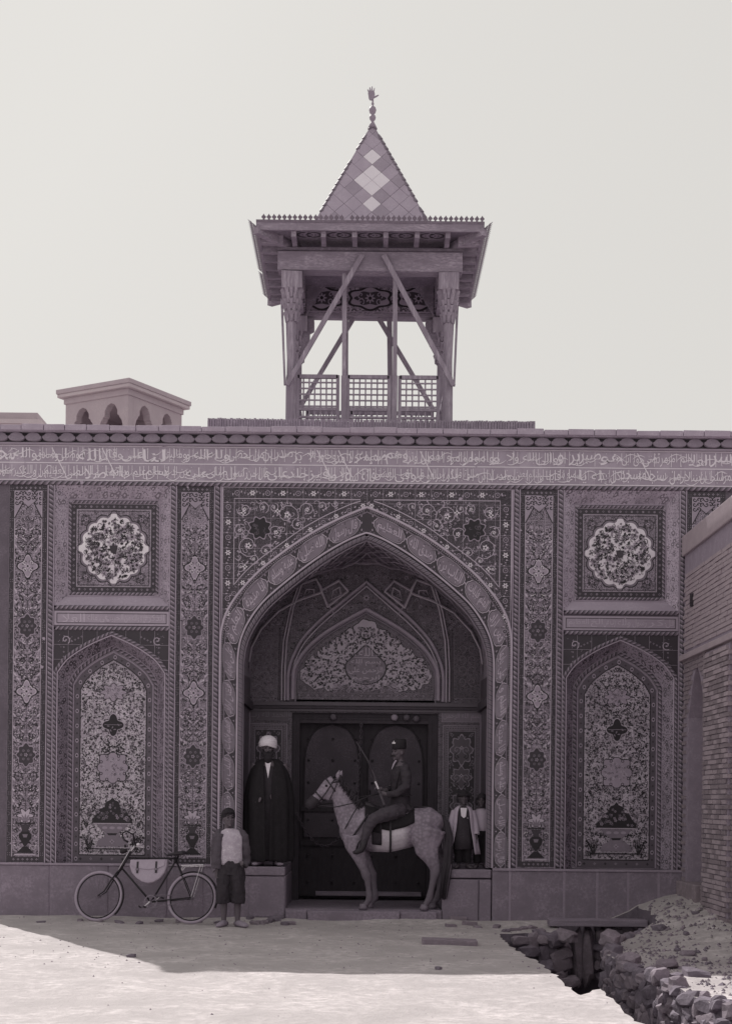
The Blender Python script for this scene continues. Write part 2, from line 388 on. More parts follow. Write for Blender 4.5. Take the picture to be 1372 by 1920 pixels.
for sx in (-1, 1):
    for a in (280.5, 363, 592): 
        if sx == 1 and a == 592: rope([(sx * a, 121), (sx * a, -590)], 4.6)
        else: rope([(sx * a, 121), (sx * a, -590)], 4.6)
    m = MB()
    for a in (274, 286, 357.5, 368.5, 586.5, 598): m.ubox(sx * a - 1.1, sx * a + 1.1, -590, 121, -.012, .03, 'g_pale')
    m.build('bead_moulding', GATE)
rope([(UL, -594), (UR, -594)], 4, pitch=11)
m = MB()
for sx in (-1, 1):
    c = sx * 477
    for vv in (-361, -322): rope([(c - 108, vv), (c + 108, vv)], 3.8, mb=m)
m.build('rope_moulding', GATE)
# ---- tiles: each its own object
def tile_poly(poly, parent, mat, name='tile', th=.012, y=0.0):
    cu = sum(p[0] for p in poly) / len(poly); cv = sum(p[1] for p in poly) / len(poly)
    b = MB(); q = [(u - cu, v - cv) for u, v in poly]
    pts = [(u / K, -v / K) for u, v in q]
    b.prism(pts, 0, th, mat, fp=False)
    o = link(name, b.mesh(name), parent, loc=FP(cu, cv, y + random.uniform(-.0006, .0006)))
    o.rotation_euler = (random.gauss(0, .0012), 0, random.gauss(0, .0012)); return o
_tm = {}
def tile_rect(u0, u1, v0, v1, parent, mat, name='tile', th=.012, y=0.0, gap=.35):
    key = (round(u1 - u0, 2), round(v1 - v0, 2), mat)
    if key not in _tm:
        b = MB(); w_, h_ = (u1 - u0) / 2 - gap, (v1 - v0) / 2 - gap
        b.box(-w_ / K, w_ / K, 0, th, -h_ / K, h_ / K, mat); _tm[key] = b.mesh(name)
    o = link(name, _tm[key], parent, loc=FP((u0 + u1) / 2, (v0 + v1) / 2, y + random.uniform(-.0006, .0006)))
    o.rotation_euler = (random.gauss(0, .0012), 0, random.gauss(0, .0012)); return o
# ---- inscription band
band = MB(); band.ubox(UL, UR, -666, -598, .003, .02, 'grout'); band = band.build('inscription_band', GATE)
n = 52; pw = (UR - UL) / n
for i in range(n):
    for a, b in ((-665, -632), (-631.4, -599)): tile_rect(UL + i * pw, UL + (i + 1) * pw, a, b, band, 'band_ground', 'tile')
o = Orn()
o.rect(UL, UR, -632.6, -631, 'letter', 2); o.rect(UL, UR, -664.5, -663, 'letter', 2); o.rect(UL, UR, -600.5, -599, 'letter', 2)
up = ['محمد', 'والله', 'وصادق', 'وصلى', 'الله', 'وقال', 'على', 'لنا', 'وماليتا', 'الله و', 'ولله', 'من نحصى', 'صدر بن', 'لا بر', 'وجاوره', 'حلا مد', 'ضميمه', 'وهم', 'بل ونر', 'و لهم', 'موامو', 'واموا', 'لا و', 'الله و', 'والى', 'بر و', 'صبر', 'هو', 'حق ابى', 'مرتضى', 'الم امر', 'العلا', 'سر', 'جزى بن']
lo = ['بن جامع', 'لكبر سو', 'بن و لله', 'العظيم', 'العلى', 'صلا', 'باتها', 'علم و', 'سلم', 'بن لد و', 'عليه', 'صلى', 'رسول', 'قال من', 'على', 'جلد', 'فيز', 'علا طا', 'فانه سا', 'العسى', 'وفى', 'لعو فى', 'لكوه بر', 'صلوة فو', 'ه لد بن', 'سولد', 'سالم بعد', 'قايتا و', 'سميع بنا', 'له يا', 'كل بد', 'مسجد', 'من سنجد', 'سلار', 'سبحا بن', 'محمد حمز']
def lettering_row(o, words, v0, v1, rise):
    wts = [max(3.0, text_geo(t)[2] * 1.0) for t in words]; tot = sum(wts); u = UL + 6; W_ = (UR - UL - 10)
    for t, q in zip(words, wts):
        du = W_ * q / tot
        o.text(t, u + .5, u + du + 1.5, v0 + random.uniform(0, 3), v1 - random.uniform(0, 4), 'letter', 4 + random.random())
        u += du
    for k in range(int((UR - UL) / 9.5)):                # the long upright shafts that rise through the rows
        uu = UL + 4 + k * 9.5 + random.uniform(-3, 3)
        if random.random() < .72: o.stroke([(uu, v0 - 1 + random.random() * 3), (uu + random.uniform(-.5, .5), v0 + rise * random.uniform(.65, 1))], random.uniform(.9, 1.5), 'letter', 5)
    for k in range(int((UR - UL) / 17)):                 # sweeping bowls and tails that cross the words
        uu = UL + 8 + k * 17 + random.uniform(-5, 5); vv = v0 + random.uniform(10, 24); w_ = random.uniform(6, 14); d_ = random.uniform(3, 7) * random.choice((1, 1, -1))
        o.stroke([(uu - w_ + 2 * w_ * i / 9, vv + d_ * math.sin(math.pi * i / 9) - i * .5) for i in range(10)], [.5 + 1.2 * math.sin(math.pi * (i + .5) / 10) for i in range(10)], 'letter', 6)
    for k in range(int((UR - UL) / 12)): 
        uu = UL + 3 + k * 12 + random.uniform(-4, 4); vv = random.uniform(v0 + 2, v1 - 3); o.disc(uu, vv, .9, 'letter', 5, 4)
lettering_row(o, up, -661, -634, 27); lettering_row(o, lo, -628, -601, 26)
for u0 in (-592, -95, -55, 98, 505, -478 - 20): o.stroke([(u0, -660), (u0 + 26, -610)], 2.0, 'letter', 5)
o.build('lettering', band)
# ---- cornice
cm = MB(); x = UL - 6; stones = []
sh = MB()
while x < UR + 6:
    ln = random.uniform(38, 52); b = MB(); b.ubox(x + .4, min(x + ln, UR + 8) - .4, -699 + random.uniform(-1, 1.5), -688, -.15, .5, 'cornice_stone', .002); b.build('coping_stone', GATE, bev=.008); x += ln
sh.ubox(UL - 4, UR + 6, -688, -667, -.02, .02, 'g_dark'); sh.ubox(UL - 4, UR + 6, -668.5, -665, -.045, .02, 'g_pale'); sh.ubox(UL - 6, UR + 8, -690, -686.5, -.12, .3, 'cornice_stone')
sh.build('cornice', GATE)
prof = [(-15.6, .5), (-15.2, -2.6), (-12, -4.4), (-10.5, -7.2), (-6, -9.4), (0, -10.2), (6, -9.4), (10.5, -7.2), (12, -4.4), (15.2, -2.6), (15.6, .5), (13, 3.6), (8, 5.6), (0, 6.2), (-8, 5.6), (-13, 3.6)]
sb = MB(); sb.prism([(u / K, -v / K) for u, v in prof], -.045, .0, 'scallop_clay', fp=False); scm = sb.mesh('scallop_brick')
for i in range(int((UR - UL) / 31.7) + 1):
    s_ = link('scallop_brick', scm, GATE, loc=FP(UL + 8 + i * 31.7, -675.5, -.03 + random.uniform(-.008, .008)), bev=.004)
    s_.rotation_euler = (R(-8) + random.gauss(0, .05), random.gauss(0, .035), random.gauss(0, .05))
# ---- pilaster panels
def quatrefoil(o, u, v, r, edge, fill, L=4, sy=1.15):
    f = lambda t: r * (.62 + .38 * abs(math.cos(2 * t)) ** 3)
    o.polar(u, v, lambda t: f(t) * 1.15, 'g_deep', L, 48, 1, sy); o.polar(u, v, f, edge, L + 1, 48, 1, sy)
    o.polar(u, v, lambda t: f(t) * .88, fill, L + 2, 48, 1, sy); o.ros(u, v, r * .32, edge, 'g_deep', L + 3, 4)
    for k in range(8):
        q = k * .785 + .39; o.disc(u + r * .5 * math.cos(q), v + r * .5 * math.sin(q), r * .09, 'g_dark', L + 4, 5)
def dark_medallion(o, u, v, r, L=4):
    f = lambda t: r * (.8 + .1 * math.cos(8 * t) + (.32 * max(0, abs(math.sin(t)) - .75) * 4 * .3))
    o.polar(u, v, lambda t: f(t) * 1.1, 'g_pale', L, 64, 1, 1.1); o.polar(u, v, f, 'g_dark', L + 1, 64, 1, 1.1)
    for k in range(6):
        q = k * 1.047; o.ros(u + r * .45 * math.cos(q), v + r * .45 * math.sin(q), r * .15, 'g_mid', 'g_deep', L + 2, 5)
    o.ros(u, v, r * .2, 'g_pale', 'g_deep', L + 2, 5)
def pilaster(u0, hw=36, top=-589, full_=True):
    p = MB(); p.ubox(u0 - hw, u0 + hw, top, 120, .0028, .02, 'grout'); p = p.build('tile_panel', GATE)
    nx, ny = 3, 25
    for i in range(nx):
        for j in range(ny if full_ else 6):
            a = u0 - hw + i * 2 * hw / nx; vv = top + j * (120 - top) / ny
            tile_rect(a, a + 2 * hw / nx, vv, vv + (120 - top) / ny, p, 'pilaster_ground')
    o = Orn(); vb = 118 if full_ else -430
    fr = hw - 10.5
    for s_ in (-1, 1):
        a, b = sorted((u0 + s_ * hw, u0 + s_ * fr)); o.rect(a + .4, b, top, vb, 'g_dark', 1)
        c = (a + b) / 2; k = 0; v = top + 8
        o.rect(u0 + s_ * fr - .6, u0 + s_ * fr + .6, top + 10, vb - 10, 'g_light', 3)
        while v < vb - 6:
            if k % 3 == 0:
                for dx in (-2, 2):
                    for dy in (-2, 2): o.disc(c + dx, v + dy, .8, 'g_pale', 3, 4)
            else: o.stroke([(c - 3, v - 4), (c + 3 * (-1) ** k, v), (c - 3, v + 4)], .8, 'g_mid', 3)
            v += 9.5; k += 1
    o.rect(u0 - fr, u0 + fr, top, top + 10, 'g_dark', 1); o.rect(u0 - fr, u0 + fr, vb - 10, vb, 'g_dark', 1)
    for k in range(6):
        for vv in (top + 5, vb - 5): o.ros(u0 - fr + 4 + k * 8.6, vv, 2.4, 'g_pale', 'g_dark', 3, 4)
    def pair(v, r, d, mat='g_dark', lf='g_dark', x=13, w=1.1, a=1.57):
        for s_ in (-1, 1): o.curl(u0 + s_ * x, v, r, a, d * s_, mat, w, 2, 1.15, lf)
    # upper lattice corner piece
    if True:
        o.poly([(u0 - fr, top + 10), (u0 - fr, top + 62), (u0 - 10, top + 32), (u0, top + 40), (u0 + 10, top + 32), (u0 + fr, top + 62), (u0 + fr, top + 10)][::-1], 'g_pale', 2)
        for k in range(7):
            for j in range(3 if abs(k - 3) > 1 else 2):
                o.curl(u0 - fr + 4 + k * 7.4, top + 15 + j * 9, 4.6, k, (-1) ** k, 'g_deep', 1.7, 3, .9, 'g_dark'); 
        o.stroke([(u0 - fr, top + 62), (u0 - 10, top + 32), (u0, top + 42), (u0 + 10, top + 32), (u0 + fr, top + 62)], 1.6, 'g_deep', 4)
        quatrefoil(o, u0, top + 50, 6, 'g_light', 'g_mid', 4)
    if not full_: return o.build('painted_glaze', p)
    o.stroke([(u0, -520), (u0, 60)], 1.0, 'g_dark', 2)
    for v in (-440 + 3, -202 + 0):
        quatrefoil(o, u0, v, 19, 'g_light', 'g_pale'); [o.curl(u0 + s_ * 6, v + q_ * 7, 4.2, 1, s_ * q_, 'g_white', 1.1, 8, 1, 'g_deep') for s_ in (-1, 1) for q_ in (-1, 1)]
    for v in (-325, -83): dark_medallion(o, u0, v, 20)
    for v, r in ((-500, 11), (-480, 9), (-398, 10), (-376, 9), (-352, 8), (-286, 10), (-262, 11), (-240, 9), (-164, 10), (-142, 11), (-120, 9), (-44, 10), (-24, 11), (-2, 9)):
        pair(v, r, 1 if int(v) % 4 else -1, a=1.57 if int(v) % 3 else -1.57)
        o.ros(u0, v, 3, 'g_pale', 'g_deep', 3, 4)
        for s_ in (-1, 1):
            o.ros(u0 + s_ * 9, v + 6, 3.4, 'g_dark', 'g_white', 3, 5); o.leaf(u0 + s_ * 20, v + r, -1.57 + s_ * .6, 9, 4, 'g_light', 3)
            o.leaf(u0 + s_ * 4, v - 5, -1.57 + s_ * .9, 8, 3.5, 'g_light', 3); o.disc(u0 + s_ * 17, v - 3, 1.4, 'g_light', 4, 5)
    for v in (-465, -330 - 30, -225, -110, 12):
        for s_ in (-1, 1):
            for k in range(3): o.leaf(u0 + s_ * (8 + k * 5), v + k * 3, -1.57 + s_ * (.4 + .3 * k), 8, 4, 'g_light' if k % 2 else 'g_dark', 3)
    prg = random.Random(int(abs(u0)))
    for _ in range(430):
        du, v, q = prg.uniform(1, fr - 2), prg.uniform(-525, 100), prg.random()
        a_ = prg.uniform(0, 6.28)
        for s_ in (-1, 1):
            if q < .34: o.leaf(u0 + s_ * du, v, a_ if s_ > 0 else math.pi - a_, prg.uniform(4, 6.5), 2.4, 'g_deep', 3)
            elif q < .55: o.leaf(u0 + s_ * du, v, a_ if s_ > 0 else math.pi - a_, 5, 2.2, 'g_light', 3)
            elif q < .75: o.disc(u0 + s_ * du, v, 1.1, 'g_deep', 3, 5)
            elif q < .9: o.curl(u0 + s_ * du, v, 4, a_ if s_ > 0 else math.pi - a_, s_, 'g_dark' if q < .83 else 'g_light', .9, 2, .8)
            else: o.disc(u0 + s_ * du, v, 1.0, 'g_white', 4, 5)
    # palmette over a footed vase
    o.polar(u0, 31, lambda t: 16 * (.75 + .25 * math.cos(6 * t)), 'g_deep', 4, 60, 1.1, 1); o.polar(u0, 31, lambda t: 14 * (.75 + .25 * math.cos(6 * t)), 'g_light', 5, 60, 1.1, 1)
    for k in range(5): o.leaf(u0, 42, -1.57 + (k - 2) * .5, 15, 4, 'g_mid', 6)
    o.rect(u0 - 16, u0 + 16, 42, 50, 'pilaster_ground', 7) if False else None
    o.poly([(u0 - 17, 45), (u0 + 17, 45), (u0 + 17, 47), (u0 - 17, 47)][::-1], 'g_deep', 7)
    o.poly([(u0 - 10, 48), (u0 + 10, 48), (u0 + 6, 56), (u0 + 5, 61), (u0 - 5, 61), (u0 - 6, 56)][::-1], 'g_dark', 7)
    o.poly([(u0 - 7, 61), (u0 + 7, 61), (u0 + 12, 66), (u0 + 12, 72), (u0 + 7, 80), (u0 + 2, 88), (u0 - 2, 88), (u0 - 7, 80), (u0 - 12, 72), (u0 - 12, 66)][::-1], 'g_deep', 7)
    o.poly([(u0 - 5, 66), (u0 + 5, 66), (u0 + 3, 72), (u0 - 3, 72)][::-1], 'g_mid', 8)
    o.poly([(u0 - 4, 89), (u0 + 4, 89), (u0 + 16, 101), (u0 - 16, 101)][::-1], 'g_deep', 7)
    o.rect(u0 - 20, u0 + 20, 103, 105.5, 'g_light', 7)
    for s_ in (-1, 1):
        o.curl(u0 + s_ * 17, 60, 6, 0, s_, 'g_dark', 1.1, 3, 1, 'g_dark'); o.curl(u0 + s_ * 15, 92, 7, 3, s_, 'g_light', 1.3, 3, 1, 'g_pale')
    o.build('painted_glaze', p)
for u0 in (-635, -322, 322): pilaster(u0)
pilaster(635, full_=False)
# ------------------------------------------------------------------ side bays: sunk square panel, text tablet, blind niche
def scatter_flowers(o, u, v, hw, hh, inside, n, leafm, lightm, rng, ls=7, mirror=None, flm='g_dim'):
    for _ in range(n):
        a = u + rng.uniform(-hw, hw); b = v + rng.uniform(-hh, hh)
        if not inside(a, b): continue
        q = rng.uniform(0, 6.28); k = rng.random(); pl = [(a, b, q)]
        if mirror is not None: pl.append((2 * mirror - a, b, math.pi - q))
        for a, b, q in pl:
            if k < .34:
                for j in (-1, 0, 1): o.leaf(a, b, q + j * .8, rng.uniform(.7, 1.1) * ls * .8, ls * .38, leafm, 3)
            elif k < .55: o.ros(a, b, ls * .42, lightm, flm, 3, 5)
            elif k < .7: o.ros(a, b, ls * .5, flm, leafm, 3, 5)
            else: o.curl(a, b, ls * .75, q, 1 if k < .85 else -1, leafm if k > .78 else lightm, 1.0, 2, .7)
def pointed(hw, vs, va, n=8, bulge=.5):                  # half outline apex -> spring
    return [tuple(p) for p in crv([(0, va), (hw * .42, va + (vs - va) * .27), (hw * .8, va + (vs - va) * .63), (hw, vs)], n)]
for sx in (-1, 1):
    c = sx * 477; rng = random.Random(5 + sx)
    # sunk panel
    p = MB(); o0, i0 = (108, -591, -364), (87, -567, -384); y1 = .11
    A = [FP(c + a, b, .0) for a, b in ((-o0[0], o0[1]), (o0[0], o0[1]), (o0[0], o0[2]), (-o0[0], o0[2]))]
    B = [FP(c + a, b, y1) for a, b in ((-i0[0], i0[1]), (i0[0], i0[1]), (i0[0], i0[2]), (-i0[0], i0[2]))]
    for k in (0, 1, 2, 3): p.quad(A[k], A[(k + 1) % 4], B[(k + 1) % 4], B[k], 'plain_tile' if k == 2 else 'coffer_slope_back' if k == 1 else 'coffer_slope')
    p.ubox(c - 87, c + 87, -567, -384, y1 + .003, y1 + .02, 'grout')
    p = p.build('sunk_panel', GATE)
    for i in range(6):
        for j in range(6): tile_rect(c - 80 + i * 160 / 6, c - 80 + (i + 1) * 160 / 6, -558 + j * 166 / 6, -558 + (j + 1) * 166 / 6, p, 'coffer_ground', y=y1)
    m = MB()
    for (h, a, b) in ((86.5, -566.5, -384.5), (82.5, -562, -389)):
        for P_ in ([(c - h, a), (c + h, a)], [(c + h, a), (c + h, b)], [(c + h, b), (c - h, b)], [(c - h, b), (c - h, a)]):
            if h > 84: bead(P_, 1.6, 'g_pale', y1, m)
            else: rope(P_, 3.2, y=y1 + .004, mb=m, pitch=8)
    m.build('rope_moulding', GATE)
    o = Orn(None, y1)
    o.frame(c - 80, c + 80, -558, -392, 10, 'g_dark', 1); o.frame(c - 70, c + 70, -548, -402, .8, 'g_light', 3); o.frame(c - 67, c + 67, -545, -405, .9, 'g_deep', 3)
    for k in range(15):
        t = -75 + k * 150 / 14
        for a, b in ((c + t, -553), (c + t, -397), (c - 75, -475 + t * 1.03), (c + 75, -475 + t * 1.03)):
            o.ros(a, b, 2.6, 'g_pale' if k % 2 else 'g_mid', 'g_dark', 2, 4 + k % 2 * 2)
    cv = -474
    lob = lambda t, r: r * (.93 + .075 * abs(math.cos(8 * t)) + (.06 if abs(math.sin(2 * t)) < .16 else 0))
    o.polar(c, cv, lambda t: lob(t, 68), 'g_deep', 2, 128); o.polar(c, cv, lambda t: lob(t, 66), 'g_mid', 3, 128); o.polar(c, cv, lambda t: lob(t, 62), 'g_white', 4, 160)
    o2 = Orn(None, y1 - .006)
    for q in range(60):                                  # bouquets round the vase
        a = rng.uniform(0, 6.28); r = math.sqrt(rng.random()) * 54; uu, vv = c + r * math.cos(a), cv + r * math.sin(a)
        f = rng.choice(('g_mid', 'g_pale', 'g_dim')); o2.ros(uu, vv, rng.uniform(4.5, 8.5), f, 'g_dark', 1, rng.choice((5, 6, 8)))
        o2.ros(uu, vv, 3.3, 'g_white', 'g_dim', 2, 5)
    scatter_flowers(o2, c, cv, 56, 56, lambda a, b: math.hypot(a - c, b - cv) < 55, 420, 'g_deep', 'g_pale', rng, 7)
    scatter_flowers(o2, c, cv, 60, 60, lambda a, b: 36 < math.hypot(a - c, b - cv) < 59, 120, 'g_dark', 'g_mid', rng, 5)
    o2.poly([(c - 8, cv - 6), (c + 8, cv - 6), (c + 5, cv + 8), (c - 5, cv + 8)][::-1], 'g_dark', 5)
    for a in (-1, 1):
        for b in (-1, 1):
            uu, vv = c + a * 52, cv - 1 + b * 54
            o.curl(uu, vv, 13, 1, a * b, 'g_dark', 1.4, 2, 1.2, 'g_dark')
            for k in range(7): o.leaf(uu, vv, k * .9, 11, 5, 'g_dark' if k % 2 else 'g_dim', 3)
            o.ros(uu, vv, 5, 'g_pale', 'g_dark', 4, 6)
            for k in range(8): o.disc(c + a * rng.uniform(30, 66), cv + b * rng.uniform(50, 68), 1.2, 'g_dark', 3, 5)
    o.build('painted_glaze', p); o2.build('painted_glaze', p)
    # little text tablet
    p = MB(); p.ubox(c - 108, c + 108, -354, -327, -.004, .02, 'band_ground'); p = p.build('text_tablet', GATE)
    o = Orn(None, -.004); o.frame(c - 106, c + 106, -352.5, -328.5, 1.0, 'g_light', 1); o.frame(c - 103, c + 103, -350, -331, 1.2, 'g_dark', 1)
    if sx < 0:
        for t, a, b in (('العلا', -92, -50), ('فى ماله', -45, -8), ('الخبير', -6, 22), ('ولله من', 24, 52), ('بن و', 54, 66), ('الذكر', 68, 98)): o.text(t, c + a, c + b, -349, -333, 'g_light', 2)
        o.rect(c + 58, c + 92, -344, -342.8, 'g_light', 3)
    else:
        for t, a, b in (('العظيم', -98, -60), ('الخ', -56, -34), ('رب من', -32, -10), ('ولله', -6, 18), ('رسول', 22, 48), ('كر', 50, 82), ('قل', 84, 100)): o.text(t, c + a, c + b, -349, -333, 'g_light', 2)
        o.rect(c + 44, c + 76, -345, -343.8, 'g_pale', 3)
    o.build('lettering', p)
    # niche spandrel tiles
    ao = pointed(108, -240, -317)
    sp = MB(); sg = [(c + u, arch_v(ao, u)) for u in range(-108, 109, 9)]
    sp.prism([(c - 108.5, -319), (c + 108.5, -319)] + sg[::-1], .003, .3, 'grout'); sp = sp.build('niche_spandrel', GATE)
    for i in range(-4, 4):
        for j in range(3):
            a, b = c + i * 27, c + (i + 1) * 27; t0 = -319 + j * 28; b0 = t0 + 28
            bot = [(uu, min(b0, arch_v(ao, uu - c))) for uu in [a + (b - a) * k / 4 for k in range(5)]]
            if max(q[1] for q in bot) <= t0 + 1: continue
            bot = [(q[0], max(q[1], t0 + .3)) for q in bot]
            tile_poly([(a + .3, t0 + .3), (b - .3, t0 + .3)] + [(min(max(q[0], a + .3), b - .3), q[1] - .3) for q in bot[::-1]], sp, 'g_dark')
    o = Orn()
    for s_ in (-1, 1):
        uu, vv = c + s_ * 86, -300
        o.curl(uu, vv, 9, 1, s_, 'g_light', 1.4, 2, 1.1, 'g_pale')
        for k in range(4): o.ros(uu - s_ * (12 + k * 6), vv + 3 - k * 3, 2, 'g_pale', 'g_dark', 2, 4)
        for k in range(3): o.ros(uu + s_ * 3, vv + 14 + k * 9, 2, 'g_pale', 'g_dark', 2, 4)
        for k in range(10): o.disc(uu + rng.uniform(-16, 14), vv + rng.uniform(-12, 14), .8, 'g_pale', 2, 4)
    o.build('painted_glaze', sp)
    # splayed reveal
    h0 = [tuple(q) for q in pointed(103, -240, -311)]; h1 = [tuple(q) for q in pointed(83, -222, -291)]
    f0, f1 = full(h0, 121, c), full(h1, 121, c); m = MB()
    for k in range(len(f0) - 1): m.quad(FP(*f0[k], -.0), FP(*f0[k + 1], -.0), FP(*f1[k + 1], .2), FP(*f1[k], .2), 'reveal_ground' if f0[k][0] < c - 1 else 'reveal_ground_back')
    m.ubox(c - 83, c + 83, -292, 121, .2155, .26, 'grout')
    m.build('splayed_reveal', GATE)
    m = MB()
    for k in ():                      # leafy clumps painted on the splay
        for t in (.35, .7) if k % 2 else (.5,):
            pass
    rope(full(pointed(105.5, -240, -314), 121, c), 3.2, mb=m, y=-.002); bead(full(pointed(101, -238, -309), 121, c), 1.2, 'g_light', 0, m)
    rope(full(pointed(81, -221, -288), 119, c), 4, mb=m, y=.2); bead(full(pointed(85, -223, -293), 119, c), 1.5, 'g_pale', .19, m); bead(full(pointed(75.5, -217, -280), 119, c), 1.5, 'g_pale', .2, m)
    m.build('rope_moulding', GATE)
    ap, ai = pointed(75, -216, -279), pointed(62, -208, -265)
    # framed picture of flowers, cut into tiles
    p = MB(); fo = full(ap, 120, c); fi = full(ai, 104, c)
    for k in range(len(fo) - 1): p.quad(FP(*fi[k], .2125), FP(*fo[k], .2125), FP(*fo[k + 1], .2125), FP(*fi[k + 1], .2125), 'g_dim') 
    p.quad(FP(c - 75, 120, .2125), FP(c + 75, 120, .2125), FP(c + 62, 104, .2125), FP(c - 62, 104, .2125), 'g_dim')
    p = p.build('niche_picture', GATE)
    for i in range(-2, 2):
        for j in range(13):
            a, b = c + i * 31, c + (i + 1) * 31; b0 = 104 - j * 28.6; t0 = b0 - 28.6
            top = [(uu, max(t0, arch_v(ai, uu - c))) for uu in [a + (b - a) * k / 4 for k in range(5)]]
            if min(q[1] for q in top) >= b0 - 1: continue
            top = [(min(max(q[0], a + .3), b - .3), min(q[1] + .3, b0 - .5)) for q in top]
            tile_poly(top + [(b - .3, b0 - .3), (a + .3, b0 - .3)], p, 'niche_ground', y=.212)
    o = Orn(None, .2115)
    for q, L_, mt, ww in ((full(pointed(62.5, -208.5, -266), 104.5, c), 2, 'g_deep', 1.6), (full(pointed(60, -207, -262.5), 102, c), 2, 'g_light', .9), (full(pointed(74, -216, -278), 119, c), 2, 'g_mid', 1.2)): o.stroke(q, ww, mt, L_)
    o.rect(c - 62, c + 62, 103.5, 105.5, 'g_deep', 2)
    mid = full(pointed(68.5, -212, -272), 112, c); acc = 0; flip = 0
    for a, b in zip(mid, mid[1:]):
        l = math.hypot(b[0] - a[0], b[1] - a[1])
        while acc < l:
            t = acc / l; q = (a[0] + (b[0] - a[0]) * t, a[1] + (b[1] - a[1]) * t); flip += 1
            if flip % 2: o.polar(q[0], q[1], lambda t: 3.4, 'g_pale', 2, 10, 1, 1.3); o.disc(q[0], q[1], 1.8, 'g_deep', 4, 6)
            else: o.ros(q[0], q[1], 2.0, 'g_deep', 'g_dim', 2, 4)
            acc += 14
        acc -= l
    for k in range(7): o.ros(c - 60 + k * 20, 112, 2.8, 'g_pale' if k % 2 else 'g_deep', 'g_dark', 2, 4)
    ins = lambda a, b: abs(a - c) < 59 and b < 101 and b > arch_v(ai, a - c) + 4
    rr = random.Random(11 + sx)
    scatter_flowers(o, c, -80, 30 * 2, 186, lambda a, b: a <= c + 1 and ins(a, b), 2600, 'g_deep' if sx < 0 else 'g_deep', 'g_white' if sx < 0 else 'g_light', rr, 4.6, mirror=c, flm='g_mid')
    o.build('painted_glaze', p)
    o = Orn(None, .205)
    def lobed(u, v, hw, hh, n, fill, edge, pw=.12):
        f = lambda t: 1 - pw + pw * math.cos(n * t)
        o.polar(u, v, lambda t: f(t) * 1.08, edge, 1, 80, hw, hh); o.polar(u, v, f, fill, 2, 80, hw, hh)
    lobed(c, -205 + 1, 25, 17, 8, 'g_pale', 'g_deep', .16)
    o.ros(c, -230, 4, 'g_deep', 'g_pale', 2, 4); o.ros(c, -174, 4, 'g_deep', 'g_pale', 2, 4)
    lobed(c, -142, 20, 21, 4, 'g_deep', 'g_light', .2); o.rect(c - 17, c + 17, -143, -142, 'g_mid', 4)
    for k in range(5): o.leaf(c - 12 + k * 6, -140 + (k % 2) * 6, k, 6, 2.5, 'g_mid', 4)
    # pale square medallion with notched corners
    P8 = []
    for k in range(4):
        for (a, b) in ((25, -8), (29, -4), (29, 4), (25, 8), (25, 22), (22, 25)):
            q = k * math.pi / 2; P8.append((c + a * math.cos(q) - b * math.sin(q), -61 + a * math.sin(q) + b * math.cos(q)))
    o.tri([(c, -61)] + P8, [(0, i + 1, (i + 1) % 24 + 1) for i in range(24)], 'g_pale', 2); o.stroke(P8, 1.2, 'g_deep', 3, closed=True)
    for k in range(4):
        for s_ in (-1, 1):
            q = k * math.pi / 2; a, b = 22, s_ * 11; o.disc(c + a * math.cos(q) - b * math.sin(q), -61 + a * math.sin(q) + b * math.cos(q), 3, 'g_deep', 4); o.disc(c + a * math.cos(q) - b * math.sin(q), -61 + a * math.sin(q) + b * math.cos(q), 1.8, 'g_pale', 5)
    for (mu, mv, mr) in ((c, -204, 13), (c, -61, 19)):
        for k in range(46):
            q = rr.uniform(0, 6.28); r_ = mr * math.sqrt(rr.random()); o.curl(mu + r_ * math.cos(q) * 1.15, mv + r_ * math.sin(q), 2.6, q, 1, rr.choice(('g_light', 'g_dim')), .8, 4, .8)
    for v in (-30, -14): o.ros(c, v, 4, 'g_mid', 'g_deep', 2, 6)
    # basket of flowers on a pedestal
    M_ = [(c - 38, 44), (c - 38, 36), (c - 30, 28), (c - 25, 18), (c - 15, 14), (c - 12, 4), (c - 4, 0), (c, -5), (c + 4, 0), (c + 12, 4), (c + 15, 14), (c + 25, 18), (c + 30, 28), (c + 38, 36), (c + 38, 44)]
    o.tri(M_, [tuple(range(15))], 'g_deep', 3)
    for k in range(34):
        a = rr.uniform(-31, 31); b = rr.uniform(4 + abs(a) * .7, 40); o.ros(c + a, b, rr.uniform(2, 4), rr.choice(('g_pale', 'g_mid', 'g_dim')), 'g_dark', 4, 5)
    o.rect(c - 36, c + 36, 44, 45.5, 'g_light', 5)
    o.poly([(c - 30, 46), (c + 30, 46), (c + 22, 56), (c + 12, 62), (c - 12, 62), (c - 22, 56)][::-1], 'g_mid', 4)
    o.poly([(c - 12, 62), (c + 12, 62), (c + 14, 70), (c + 26, 76), (c + 30, 88), (c - 30, 88), (c - 26, 76), (c - 14, 70)][::-1], 'g_mid', 4)
    for k in range(3): o.polar(c - 14 + k * 14, 53, lambda t: 4, 'g_pale', 5, 10, 1.3, .7)
    o.poly([(c - 10, 63), (c + 10, 63), (c + 7, 67), (c - 7, 67)][::-1], 'g_deep', 5); o.ros(c, 79, 5, 'g_pale', 'g_dim', 5, 4)
    o.rect(c - 42, c + 42, 89, 90.2, 'g_light', 5); o.rect(c - 50, c + 50, 92, 94, 'g_deep', 5)
    for s_ in (-1, 1): 
        o.curl(c + s_ * 50, 95, 5, 0, s_, 'g_deep', 1.6, 5, 1)
        for k in range(6): o.stroke([(c + s_ * (40 + k), 92), (c + s_ * (36 + k * 4), 74 - (k % 3) * 4)], 1.3, 'g_deep', 5)
    o.build('painted_glaze', p)
